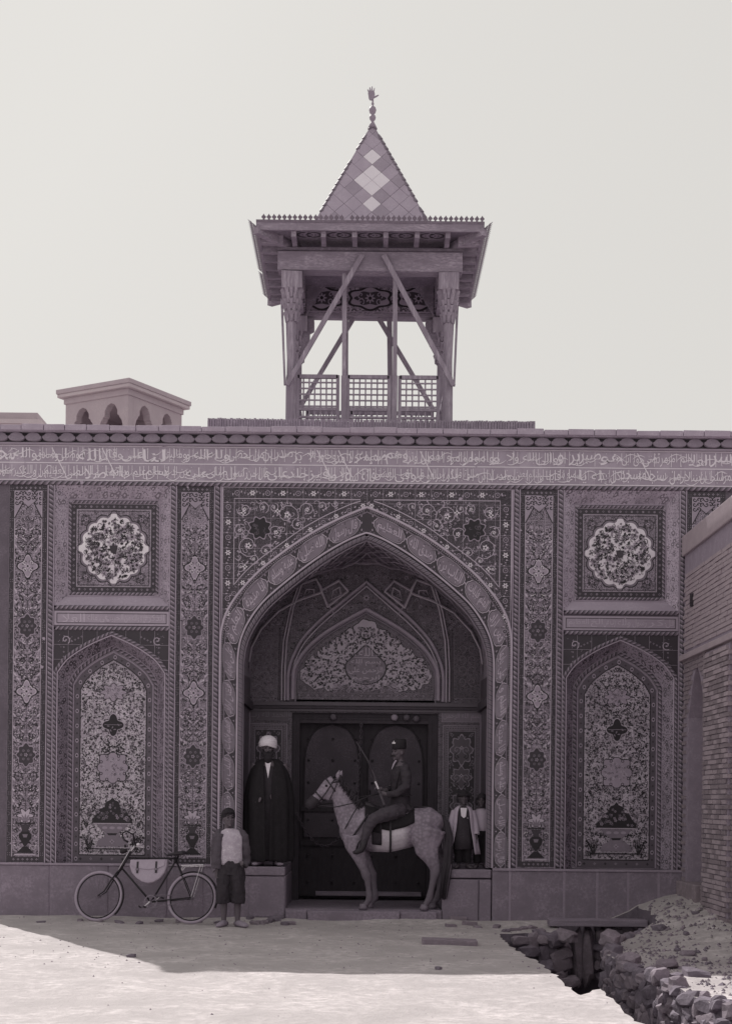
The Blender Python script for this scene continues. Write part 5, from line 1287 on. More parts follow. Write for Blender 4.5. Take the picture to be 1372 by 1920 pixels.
def edging(a, b, out, n_, name='edging', ln=.55, sc=1):
    m = MB(); a, b, out = Vector(a), Vector(b), Vector(out); st = (b - a) / n_; up = (Vector((0, 0, 1)) + out * ln).normalized() * sc
    t = st.normalized(); L_ = st.length
    m.add([a + out * .012, b + out * .012, b + out * .012 + up * .035, a + out * .012 + up * .035, a + out * .004, b + out * .004, b + out * .004 + up * .035, a + out * .004 + up * .035], [(0, 1, 2, 3), (7, 6, 5, 4), (3, 2, 6, 7), (1, 0, 4, 5)], 'pav_trim')
    for i in range(n_):
        c = a + st * (i + .5) + out * .012; P_ = [(-.22, .035), (.22, .035), (.2, .052), (.42, .058), (.46, .078), (.2, .092), (0, .115), (-.2, .092), (-.46, .078), (-.42, .058), (-.2, .052)]
        if rng.random() < .03: continue
        q = [c + t * L_ * x * .95 + up * z for x, z in P_]; q2 = [p - out * .008 for p in q]; k = len(q)
        m.add(q + q2, [tuple(range(k)), tuple(range(2 * k - 1, k - 1, -1))] + [(j + k, (j + 1) % k + k, (j + 1) % k, j) for j in range(k)], 'pav_trim')
    m.build(name, PV)
edging((ex0, ey0, ze + .165), (ex1, ey0, ze + .165), (0, -1, 0), 44); edging((ex1, ey1, ze + .165), (ex0, ey1, ze + .165), (0, 1, 0), 44)
edging((ex0, ey1, ze + .1), (ex0, ey0 - .05, ze + .1), (-1, 0, 0), 38, ln=1.1, sc=1.3); edging((ex1, ey0 - .05, ze + .1), (ex1, ey1, ze + .1), (1, 0, 0), 38, ln=1.1, sc=1.3)
m = MB(); m.box(ex0 + .02, ex1 - .02, ey0 + .02, ey1 - .02, ze + .141, ze + .18, 'roof_tile_dark'); m.build('roof_deck', PV)
# pyramid roof with lozenge tiles
za_ = W(697, 233, yc).z; zp = ze + .18; bh = .456 * (za_ - zp); ap_ = Vector((xc + .01, yc, za_))
def clip(poly, a, b, c):                                 # keep a*x+b*y<=c
    out = []
    for i in range(len(poly)):
        p, q = poly[i], poly[(i + 1) % len(poly)]; fp, fq = a * p[0] + b * p[1] - c, a * q[0] + b * q[1] - c
        if fp <= 0: out.append(p)
        if fp * fq < 0: t = fp / (fp - fq); out.append((p[0] + (q[0] - p[0]) * t, p[1] + (q[1] - p[1]) * t))
    return out
sl = math.hypot(bh, za_ - zp)
m = MB(); cs = [(-bh, -bh), (bh, -bh), (bh, bh), (-bh, bh)]
m.add([(ap_.x + a * .99, ap_.y + b * .99, zp) for a, b in cs] + [tuple(ap_ - Vector((0, 0, .02)))], [(0, 1, 4), (1, 2, 4), (2, 3, 4), (3, 0, 4)], 'grout'); m.build('roof_core', PV)
hz = .1475; hx = .1395; kz = sl / (za_ - zp)
zc0 = .638
for f_ in range(4):
    rot = Matrix.Rotation(f_ * math.pi / 2, 4, 'Z')
    for j in range(-4, 40):
        for i in range(-12, 13):
            if (i + j) % 2: continue
            cx, cd = i * hx, zc0 + j * hz              # across, drop below apex
            P_ = [(cx - hx, cd), (cx, cd - hz), (cx + hx, cd), (cx, cd + hz)]
            P_ = clip(P_, 0, 1, za_ - zp); P_ = clip(P_, 1, -.456, -.006) if P_ else P_; P_ = clip(P_, -1, -.456, -.006) if P_ else P_
            if len(P_) < 3: continue
            g0 = (sum(p[0] for p in P_) / len(P_), sum(p[1] for p in P_) / len(P_)); P_ = [(g0[0] + (p[0] - g0[0]) * .975, g0[1] + (p[1] - g0[1]) * .975) for p in P_]
            wh = (i == 0 and j in (0, 2, 4, 6)) or (abs(i) == 1 and j == 3)
            wh = wh and f_ in (0, 2) or (f_ in (1, 3) and wh)
            mt = 'roof_tile_white' if wh else rng.choice(('roof_tile', 'roof_tile', 'roof_tile_dark'))
            lift = rng.uniform(0, .004); b = MB(); nrm = Vector((0, -(za_ - zp), bh)).normalized()
            top = [Vector((x, -.456 * d, -d)) + nrm * (.012 + lift) for x, d in P_]; bot = [Vector((x, -.456 * d, -d)) for x, d in P_]; n_ = len(top)
            g3 = rot @ (sum(top, Vector()) / n_); vs = [rot @ p - g3 for p in top + bot]
            b.add(vs, [tuple(range(n_)), tuple(range(2 * n_ - 1, n_ - 1, -1))] + [(q + n_, (q + 1) % n_ + n_, (q + 1) % n_, q) for q in range(n_)], mt)
            link('roof_tile', b.mesh('roof_tile'), PV, loc=ap_ + g3)
for a, b in cs:
    n_ = 22
    for i in range(n_):
        if rng.random() < .22: continue
        m = MB(); p = ap_.lerp(Vector((ap_.x + a, ap_.y + b, zp)), (i + .1) / n_); q = ap_.lerp(Vector((ap_.x + a, ap_.y + b, zp)), (i + 1.0) / n_); m.tube([p, q], [.022, .034], 'pav_trim', 6); m.build('hip_tile', PV)
px_ = lambda n: n / (F / (D + yc))
m = MB(); zf = lambda py: W(697, py, yc).z - ap_.z; X_ = ap_.x
m.lathe([(px_(9), zf(240)), (px_(4), zf(230)), (px_(2.4), zf(226.5)), (px_(5), zf(224)), (px_(6.3), zf(220)), (px_(5), zf(216)), (px_(2.6), zf(214)), (px_(5.5), zf(211)), (px_(7), zf(206)), (px_(5.5), zf(201)), (px_(2.2), zf(198.5)), (px_(1.6), zf(196.5)), (px_(2.8), zf(194)), (px_(1.6), zf(191)), (px_(1.8), zf(186))], tuple(ap_), 'finial_metal', 14)
fin = m.build('finial', PV, smooth=True)
m = MB(); H = lambda px, py: (ap_.x + px_(px - 697 + (py - 233) * ROLL), W(px, py, yc).z)
m.prism([H(*q) for q in ((690, 184), (688.5, 174), (690, 170), (700, 170), (701.5, 176), (700, 183), (697, 187), (692, 187))], yc - .015, yc + .015, 'finial_metal', fp=False)
for (a, b, r) in (((690.2, 172), (687.8, 167), 1.3), ((692.6, 171), (692, 163), 1.4), ((695.6, 171), (696.2, 161.5), 1.4), ((698.6, 171), (700.6, 164), 1.3), ((699.5, 182), (708.5, 177.5), 1.7)):
    p, q = H(*a), H(*b); m.tube([(p[0], yc, p[1]), ((p[0] + q[0]) / 2 + .002, yc, (p[1] + q[1]) / 2), (q[0], yc, q[1])], [px_(r), px_(r), px_(r * .6)], 'finial_metal', 7)
m.build('hand', fin)
# posts, braces, rails and lattice
def pole(a, b, w_, h_, name='brace', mat='pav_wood', label=None): m = MB(); m.beam(a, b, w_, h_, mat, up=Vector((0, 1, 0)), w2=w_ * .9); return m.build(name, PV, bev=.006)
yb = YF_ - .17
for a, b in (((679, 478), (538, 722)), ((719, 478), (850, 723))): pole(V2(*a, yb), V2(*b, yb), .075, .05)
for a, b in (((662, 597), (560, 768)), ((710, 597), (812, 768))): pole(V2(*a, YB - .05), V2(*b, YB - .05), .075, .05)
for px in (645, 740):
    pole(V2(px + 1, 512, YF_), V2(px, 705, YF_), .07, .065, 'post'); pole(V2(px, 705, YF_), V2(px - 1, 800, YF_), .085, .08, 'post')
pole(V2(730, 597, YB), V2(732, 790, YB), .085, .07, 'post'); pole(V2(648, 597, YB), V2(648, 790, YB), .085, .07, 'post')
for a, b in (((528, 560), (534, 722)), ((858, 560), (851, 724))): pole(W(*a, YF_ + .2), W(*b, YF_ - .1), .035, .035)
for x, s_ in ((xl, -1), (xr, 1)):
    pole((x + s_ * .1, YF_ + .3, 9.4), (x + s_ * .1, YB - .2, 7.6), .05, .06)
def lattice(a, b, z0, z1, name='lattice'):
    m = MB(); a, b = Vector(a), Vector(b); L_ = (b - a).length; t = (b - a) / L_; up = Vector((0, 0, 1)); nr = t.cross(up)
    def bar(p, q, w_, d_): m.beam(p, q, d_, w_, 'pav_wood', up=up if abs((q - p).normalized().z) < .5 else t)
    n_ = max(3, round(L_ / .088)); 
    for i in range(1, n_): 
        j = rng.uniform(-.003, .003); p = a + t * (L_ * i / n_ + j)
        if rng.random() < .97: bar(p + up * z0, p + t * rng.uniform(-.004, .004) + up * z1, .022, .018)
    k = 1; z = z1 - .09
    while z > z0 + .1:
        bar(a + up * (z + rng.uniform(-.003, .003)) + nr * .012, b + up * z + nr * .012, .022, .016); z -= .088
    bar(a + up * z1, b + up * z1, .055, .05); bar(a + up * (z0 + .12), b + up * (z0 + .12), .045, .04); bar(a + up * z0, b + up * z0, .03, .04)
    for p in (a, b): bar(p + up * (z0 - .05), p + up * (z1 + .02), .05, .05)
    m.build(name, PV)
z1 = V2(690, 707).z; z0 = V2(690, 783).z
for a, b in ((558, 633), (652, 729), (749, 821)): lattice((V2(a, 745).x, YF_, 0), (V2(b, 745).x, YF_, 0), z0, z1)
for k in range(3):
    xa = xl + .16 + k * (xr - xl - .2) / 3; lattice((xa, YB, 0), (xa + (xr - xl) / 3 - .16, YB, 0), z0, z1)
    ya = YF_ + .15 + k * (YB - YF_ - .2) / 3
    for x in (xl, xr): lattice((x, ya, 0), (x, ya + (YB - YF_) / 3 - .1, 0), z0, z1)
m = MB(); m.box(xl - .2, xr + .2, YF_ - .2, YB + .2, 6.3, 6.5, 'roof_brick'); m.build('plinth', PV)
# ------------------------------------------------------------------ living figures and the bicycle
def plainmat(name, a, rough=.85, var=.2, scale=14, warm=0, bstr=.25, **k): return rough_mat(name, a, var, scale, rough, bstr, .004, warm, fine=70, **k)
plainmat('skin', .125, .6, .08, 8, .5); plainmat('skin_dark', .09, .6, .08, 8, .5); plainmat('hair', .03); plainmat('black_cloth', .022, var=.35); plainmat('dark_cloth', .05, var=.3)
plainmat('grey_cloth', .1); plainmat('uniform', .055); plainmat('trouser', .08); plainmat('white_cloth', .7, var=.07); plainmat('pale_cloth', .46, var=.14); plainmat('coat_cloth', .42, var=.12); plainmat('shirt', .58, var=.35)
plainmat('leather', .045, .5); plainmat('leather_light', .3, .6); plainmat('canvas', .42, var=.15); plainmat('black_paint', .03, .3); plainmat('chrome', .75, .25, .05); plainmat('tyre', .36, .8, .08); plainmat('steel', .2, .4); plainmat('gun_metal', .06, .35); plainmat('rifle_wood', .08, .5)
plainmat('mane', .05)
def ell(mb, c, r, mat='skin', rot=None, nu=14, nv=9):
    c = Vector(c); vs = []; rot = rot or Matrix.Identity(3)
    for i in range(1, nv):
        p = math.pi * i / nv
        for k in range(nu): q = 6.28318 * k / nu; vs.append(c + rot @ Vector((r[0] * math.sin(p) * math.cos(q), r[1] * math.sin(p) * math.sin(q), r[2] * math.cos(p))))
    vs += [c + rot @ Vector((0, 0, r[2])), c - rot @ Vector((0, 0, r[2]))]; n = nu * (nv - 1)
    fs = [(i * nu + k, i * nu + (k + 1) % nu, (i + 1) * nu + (k + 1) % nu, (i + 1) * nu + k) for i in range(nv - 2) for k in range(nu)]
    fs += [(n, (k + 1) % nu, k) for k in range(nu)] + [(n + 1, (nv - 2) * nu + k, (nv - 2) * nu + (k + 1) % nu) for k in range(nu)]
    mb.add(vs, fs, mat)
def fuse(mb, name, parent, voxel=.008, smooth=4, mat=None, fold=None, bake=True):
    """merge overlapping lofts into one continuous skin"""
    me = mb.mesh(name); bm = bmesh.new(); bm.from_mesh(me); bmesh.ops.recalc_face_normals(bm, faces=bm.faces); bm.to_mesh(me); bm.free()
    t = bpy.data.objects.new('t', me); COL.objects.link(t)
    r = t.modifiers.new('r', 'REMESH'); r.mode = 'VOXEL'; r.voxel_size = voxel; r.use_smooth_shade = True
    s = t.modifiers.new('s', 'SMOOTH'); s.iterations = smooth; s.factor = .5
    m2 = bpy.data.meshes.new_from_object(t.evaluated_get(bpy.context.evaluated_depsgraph_get())); bpy.data.objects.remove(t)
    m2.name = name; m2.materials.clear(); m2.materials.append(MATS[mat or mb.mats[0]])
    if fold:
        nn = [v.normal.copy() for v in m2.vertices]
        for v, n_ in zip(m2.vertices, nn): v.co += n_ * fold(v.co)
    m2.shade_smooth(); return link(name, m2, parent)
def yawm(d): return Matrix.Rotation(R(d), 3, 'Z')
def head(mb, c, s, M):                                    # c: centre of the skull; s: scale (1 = adult)
    c = Vector(c); o = lambda x, y, z: c + M @ (Vector((x, y, z)) * s)
    ell(mb, o(0, .01, .02), (.076 * s, .094 * s, .098 * s), rot=M); ell(mb, o(0, -.022, -.045), (.056 * s, .066 * s, .072 * s), rot=M)
    mb.tube([o(0, -.085, .012), o(0, -.098, -.012), o(0, -.108, -.03), o(0, -.09, -.038)], [.008 * s, .011 * s, .015 * s, .008 * s], 'skin', 8)
    mb.tube([o(-.045, -.075, .026), o(0, -.09, .03), o(.045, -.075, .026)], .011 * s, 'skin', 6); ell(mb, o(0, -.075, -.1), (.022 * s, .02 * s, .016 * s), rot=M)
    ell(mb, o(0, -.082, -.062), (.024 * s, .014 * s, .009 * s), rot=M)
    for k in (-1, 1): ell(mb, o(.076 * k, .005, -.01), (.012 * s, .02 * s, .032 * s), rot=M); ell(mb, o(.035 * k, -.07, -.02), (.02 * s, .02 * s, .018 * s), rot=M)
    mb.tube([o(0, .015, -.05), o(0, .03, -.13), o(0, .04, -.2)], [(.05 * s, .055 * s), (.05 * s, .055 * s), (.07 * s, .065 * s)], 'skin', 12)
def face_bits(c, s, M, parent, dark='hair'):
    m = MB()
    for k in (-1, 1): ell(m, Vector(c) + M @ (Vector((.03 * k, -.083, .006)) * s), (.011 * s, .007 * s, .006 * s), dark, M, 8, 6)
    m.build('eye', parent, smooth=True, kind=None)
    m = MB()
    for k in (-1, 1): m.tube([Vector(c) + M @ (Vector(p) * s) for p in ((.014 * k, -.1, .03), (.034 * k, -.094, .036), (.052 * k, -.078, .028))], .0055 * s, dark, 6)
    m.build('eyebrow', parent, smooth=True)
def hand(mb, w, d, s, side, curl=.5, n=None):             # w wrist, d pointing direction, n palm normal
    w = Vector(w); d = Vector(d).normalized(); n = Vector(n or (0, -1, 0)); n = (n - d * n.dot(d)).normalized(); x = d.cross(n) * side
    mb.tube([w - d * .03 * s, w + d * .03 * s, w + d * .085 * s], [(.024 * s, .018 * s), (.036 * s, .016 * s), (.036 * s, .014 * s)], 'skin', 10)
    for i, (o_, l) in enumerate(((-.027, .062), (-.009, .074), (.009, .078), (.027, .07))):
        a = w + d * .075 * s + x * o_ * s; b = a + (d * math.cos(curl * .5) + n * math.sin(curl * .5)) * l * .5 * s; c = b + (d * math.cos(curl * 1.4) + n * math.sin(curl * 1.4)) * l * .5 * s
        mb.tube([a, b, c], [.0095 * s, .0088 * s, .007 * s], 'skin', 7)
    a = w + d * .02 * s + x * .03 * s; mb.tube([a, a + (d * .6 + x * .7 + n * .3).normalized() * .035 * s, a + (d * .6 + x * .7 + n * .3).normalized() * .035 * s + (d * .9 + n * .5).normalized() * .03 * s], [.012 * s, .0105 * s, .008 * s], 'skin', 7)
def foot(mb, a, s, yaw=0, mat='skin'):                    # a: ankle over the ground point
    M = yawm(yaw); o = lambda x, y, z: Vector(a) + M @ (Vector((x, y, z)) * s)
    mb.tube([o(0, .05, .04), o(0, -.0, .055), o(0, -.08, .04), o(0, -.15, .026), o(0, -.185, .018)], [(.03 * s, .035 * s), (.04 * s, .04 * s), (.034 * s, .042 * s), (.024 * s, .045 * s), (.012 * s, .03 * s)], mat, 10)
def loftfold(mb, rings, mat, seg=56, nf=9, amp=.0, arc=(0, 6.28318), seed=0, close=True):
    """cloth ring by ring: (centre, rx, ry, fold); folds are pleats that deepen downwards"""
    rg = random.Random(seed); ph = [rg.uniform(0, 6.28) for _ in range(4)]; vs = []; full_ = arc[1] - arc[0] > 6.2
    n = seg if full_ else seg + 1
    for (c, rx, ry, fo) in rings:
        for k in range(n):
            q = arc[0] + (arc[1] - arc[0]) * k / seg
            f = 1 + fo * (.6 * math.sin(nf * q + ph[0]) + .5 * math.sin((nf * 1.7) * q + ph[1] + c[2] * 1.3) + .3 * math.sin(2.3 * q + ph[2] + c[2] * 2))
            vs.append((c[0] + rx * f * math.sin(q), c[1] - ry * f * math.cos(q), c[2]))
    fs = []
    for i in range(len(rings) - 1):
        for k in range(seg): 
            a, b = i * n + k, i * n + (k + 1) % n; fs.append((a, b, b + n, a + n))
    if close and full_: fs += [tuple(range(n)), tuple((len(rings) - 1) * n + k for k in range(n))][:2]
    mb.add(vs, fs, mat)
def limb(mb, pts, rs, mat='skin', seg=12): mb.tube(pts, rs, mat, seg)
# ---- cleric
FZ = 1.6 - 121.5 / K
P = W(503, 1621, .3); cx, cy = P.x, .3
CL = thing('person', 'bearded cleric in white turban and long black cloak standing on the left ledge', 'person', (cx, cy, FZ))
o = lambda x, y, z: Vector((cx + x, cy + y, FZ + z))
b = MB(); M = yawm(6)
head(b, o(-.02, -.02, 1.585), 1.0, M)
b.tube([o(0, 0, .85), o(0, 0, 1.0), o(0, 0, 1.2), o(0, 0, 1.38), o(0, .01, 1.44)], [(.16, .11), (.17, .13), (.16, .12), (.19, .11), (.08, .07)], 'skin', 14)
for k in (-1, 1):
    limb(b, [o(.09 * k, 0, .9), o(.1 * k, 0, .5), o(.105 * k, .01, .1), o(.105 * k, .01, .05)], [.085, .055, .038, .036]); foot(b, o(.11 * k, -.02, 0), 1.0, 22 * k)
limb(b, [o(-.19, 0, 1.38), o(-.25, .0, 1.1), o(-.2, -.16, .95)], [.055, .045, .03]); limb(b, [o(.19, 0, 1.38), o(.26, .02, 1.1), o(.15, -.12, .96)], [.055, .045, .03])
hand(b, o(-.19, -.18, .93), (.7, -.2, -.35), 1.0, 1, .9); hand(b, o(.13, -.14, .95), (-.8, -.3, -.2), 1.0, -1, .9)
body = fuse(b, 'body', CL, .0075, 3); face_bits(o(-.02, -.02, 1.585), 1.0, M, CL)
b = MB(); c = o(-.02, -.02, 1.585); q = lambda x, y, z: c + M @ Vector((x, y, z))
b.tube([q(-.068, -.03, -.01), q(-.064, -.055, -.055), q(-.035, -.085, -.09), q(0, -.095, -.1), q(.035, -.085, -.09), q(.062, -.055, -.06), q(.066, -.03, -.02)], [.014, .022, .03, .034, .03, .022, .014], 'hair', 8)
b.tube([q(0, -.09, -.08), q(0, -.1, -.14), q(0, -.085, -.19), q(0, -.075, -.22)], [(.05, .035), (.06, .042), (.048, .034), (.016, .014)], 'hair', 10)
b.tube([q(-.035, -.098, -.055), q(0, -.108, -.045), q(.035, -.098, -.055)], .01, 'hair', 6); fuse(b, 'beard', CL, .007, 3, 'hair')
b = MB(); c2 = c + Vector((0, .01, .075)); 
for i in range(8):                                       # turban wound in slanting bands
    tl = R(-16 + 32 * (i / 7)); rr = (.108, .112, .108, .096)[i % 4]; zc = -.022 + (i % 4) * .021
    b.tube([c2 + Vector((rr * math.cos(t), rr * 1.06 * math.sin(t), zc + math.cos(t) * math.sin(tl) * .09 - abs(math.cos(t)) * .012)) for t in [6.283 * k / 22 for k in range(22)]], .017, 'white_cloth', 7, closed=True)
ell(b, c2 + Vector((0, .012, .022)), (.118, .122, .088), 'white_cloth'); fuse(b, 'turban', CL, .0055, 1, 'white_cloth')
b = MB(); loftfold(b, [(o(0, 0, z), rx, ry, f) for z, rx, ry, f in ((1.41, .1, .075, 0), (1.35, .17, .11, .02), (1.2, .19, .14, .03), (.9, .2, .15, .05), (.5, .22, .16, .07), (.1, .24, .17, .08), (.075, .23, .16, .08))], 'dark_cloth', nf=7, seed=3); b.build('robe', CL, smooth=True)
b = MB(); b.add([o(-.05, -.128, 1.41), o(.03, -.128, 1.405), o(-.004, -.165, 1.18), o(-.06, -.08, 1.45), o(.045, -.08, 1.45)], [(0, 2, 1), (3, 0, 1, 4)], 'white_cloth'); sh = b.build('shirt', CL); md = sh.modifiers.new('s', 'SOLIDIFY'); md.thickness = .012
b = MB(); rg_ = [(1.44, .085, .07, 0, .5), (1.425, .13, .09, .01, .42), (1.385, .19, .115, .02, .36), (1.3, .24, .15, .03, .3), (1.15, .285, .185, .04, .2), (.95, .325, .215, .05, .14), (.75, .325, .22, .055, .1), (.5, .325, .22, .07, .08), (.25, .325, .225, .085, .07), (.07, .325, .23, .09, .06), (.065, .31, .22, .09, .06)]
rr_ = random.Random(5); vs = []; n = 72
for z, rx, ry, fo, gap in rg_:
    for k in range(n + 1):
        t = gap + (6.28318 - 2 * gap) * k / n; f = 1 + fo * (.7 * math.sin(9 * t + 1) + .5 * math.sin(15.3 * t + z * 1.5) + .3 * math.sin(4.2 * t + z * 3)); lump = 1 + .07 * math.exp(-((z - 1.0) / .16) ** 2) * (math.exp(-((t - .75) / .35) ** 2) + math.exp(-((t - 5.5) / .35) ** 2)) * 2
        p = o(rx * f * math.sin(t), -ry * f * lump * math.cos(t), z + .01 * math.sin(7 * t) * (z < .1)); vs.append(p)
b.add(vs, [(i * (n + 1) + k, i * (n + 1) + k + 1, (i + 1) * (n + 1) + k + 1, (i + 1) * (n + 1) + k) for i in range(len(rg_) - 1) for k in range(n)], 'black_cloth')
ck = b.build('cloak', CL, smooth=True); md = ck.modifiers.new('s', 'SOLIDIFY'); md.thickness = .014; md.offset = -1; md = ck.modifiers.new('d', 'SUBSURF'); md.levels = md.render_levels = 1
b = MB()
for k in (-1, 1): 
    yw = yawm(22 * k); oo = lambda x, y, z: o(.11 * k, -.02, 0) + yw @ Vector((x, y, z)); b.tube([oo(0, .06, .03), oo(0, 0, .035), oo(0, -.09, .032), oo(0, -.16, .025), oo(0, -.2, .02)], [(.03, .036), (.032, .044), (.032, .05), (.028, .05), (.012, .03)], 'leather_light', 12)
b.build('shoe', CL, smooth=True)
# ---- youth standing by the bicycle
P = W(432, 1741, -1.05); cx, cy = P.x, -1.05; FZ = height(cx, cy)
BY = thing('person', 'dark haired youth in pale shirt and knee length dark trousers beside the bicycle', 'person', (cx, cy, FZ))
k_ = 1.5 / 1.55
o = lambda x, y, z: Vector((cx + x * k_, cy + y * k_, FZ + z * k_))
b = MB(); M = yawm(20); hc = o(-.035, -.01, 1.425)
head(b, hc, .94, M)
b.tube([o(0, 0, .78), o(0, 0, .9), o(-.01, 0, 1.05), o(-.02, 0, 1.2), o(-.025, .01, 1.27)], [(.13, .1), (.135, .105), (.13, .1), (.155, .09), (.06, .06)], 'skin', 14)
for k in (-1, 1):
    limb(b, [o(.075 * k, 0, .8), o(.085 * k, -.01, .44), o(.09 * k, .01, .38), o(.09 * k, .02, .22), o(.09 * k, .01, .06)], [.075, .05, .045, .043, .03]); foot(b, o(.095 * k + .01, 0, 0), .92, 30 * k + 10)
limb(b, [o(-.165, .0, 1.2), o(-.19, .02, .98), o(-.175, -.03, .78)], [.045, .038, .026]); limb(b, [o(.14, .01, 1.2), o(.17, .08, .98), o(.13, .0, .82)], [.045, .038, .026])
hand(b, o(-.175, -.04, .76), (0, -.1, -1), .92, 1, .6); hand(b, o(.15, -.03, .84), (-.1, -.4, .0), .9, -1, 1.1)
fuse(b, 'body', BY, .0075, 3); face_bits(hc, .94, M, BY)
b = MB(); ell(b, hc + M @ Vector((0, .022, .04)), (.088, .1, .092), 'hair', M); b.tube([hc + M @ Vector(p) for p in ((-.07, -.035, .055), (-.04, -.072, .078), (.045, -.07, .082), (.07, -.03, .05))], .013, 'hair', 7); b.tube([hc + M @ Vector(p) for p in ((-.078, .01, .03), (-.08, .02, -.03))], .016, 'hair', 6); fuse(b, 'hair', BY, .007, 2, 'hair', fold=lambda c: .012 * noise.noise(c * 45))
b = MB(); loftfold(b, [(o(-.01, 0, z), rx, ry, f) for z, rx, ry, f in ((1.29, .06, .06, 0), (1.255, .12, .085, .02), (1.18, .16, .11, .03), (1.05, .155, .118, .05), (.92, .16, .125, .06), (.84, .155, .12, .1), (.81, .14, .11, .1))], 'shirt', nf=4, seed=6); b.build('shirt', BY, smooth=True)
b = MB()                                                  # grey jacket worn open, hanging on the right arm and back
for k in (-1, 1):
    pts = [o(k * .12 - .02, .02, 1.25), o(k * .175 - .015, .02, 1.18), o(k * .2 - .01, .03, 1.0), o(k * (.2 if k < 0 else .19), .03 if k < 0 else .06, .87), o(k * (.195 if k < 0 else .16), -.01, .8)]
    b.tube(pts, [.055, .068, .062, .062, .056], 'grey_cloth', 14)
b.tube([o(-.02, .06, 1.27), o(-.03, .08, 1.1), o(-.03, .09, .9), o(-.04, .085, .76)], [(.15, .05), (.175, .06), (.185, .07), (.2, .08)], 'grey_cloth', 18)
b.tube([o(-.13, -.06, 1.22), o(-.165, -.07, 1.05), o(-.18, -.08, .88), o(-.19, -.08, .76)], [(.045, .05), (.06, .05), (.065, .055), (.075, .05)], 'grey_cloth', 12)
fuse(b, 'jacket', BY, .009, 3, 'grey_cloth', fold=lambda c: .013 * noise.noise(Vector((c.x * 12, c.y * 12, c.z * 20))))
b = MB(); b.tube([o(0, 0, .87), o(0, 0, .8), o(0, 0, .68)], [(.14, .11), (.165, .13), (.17, .135)], 'dark_cloth', 20)
for k in (-1, 1): b.tube([o(.07 * k, 0, .76), o(.085 * k, -.005, .62), o(.095 * k, -.01, .48), o(.097 * k, 0, .36), o(.095 * k, 0, .31)], [(.1, .12), (.098, .125), (.092, .125), (.094, .12), (.088, .11)], 'dark_cloth', 16)
fuse(b, 'trousers', BY, .009, 2, 'dark_cloth', fold=lambda c: .014 * noise.noise(Vector((c.x * 22, c.y * 16, c.z * 7))) + .006 * noise.noise(c * 30))
b = MB()
for k in (-1, 1):
    yw = yawm(30 * k + 10); oo = lambda x, y, z: o(.095 * k + .01, 0, 0) + yw @ Vector((x, y, z)); b.tube([oo(0, .06, .035), oo(0, 0, .045), oo(0, -.08, .036), oo(0, -.15, .028), oo(0, -.19, .02)], [(.034, .034), (.044, .042), (.036, .046), (.028, .046), (.012, .03)], 'leather_light', 12)
b.build('shoe', BY, smooth=True)
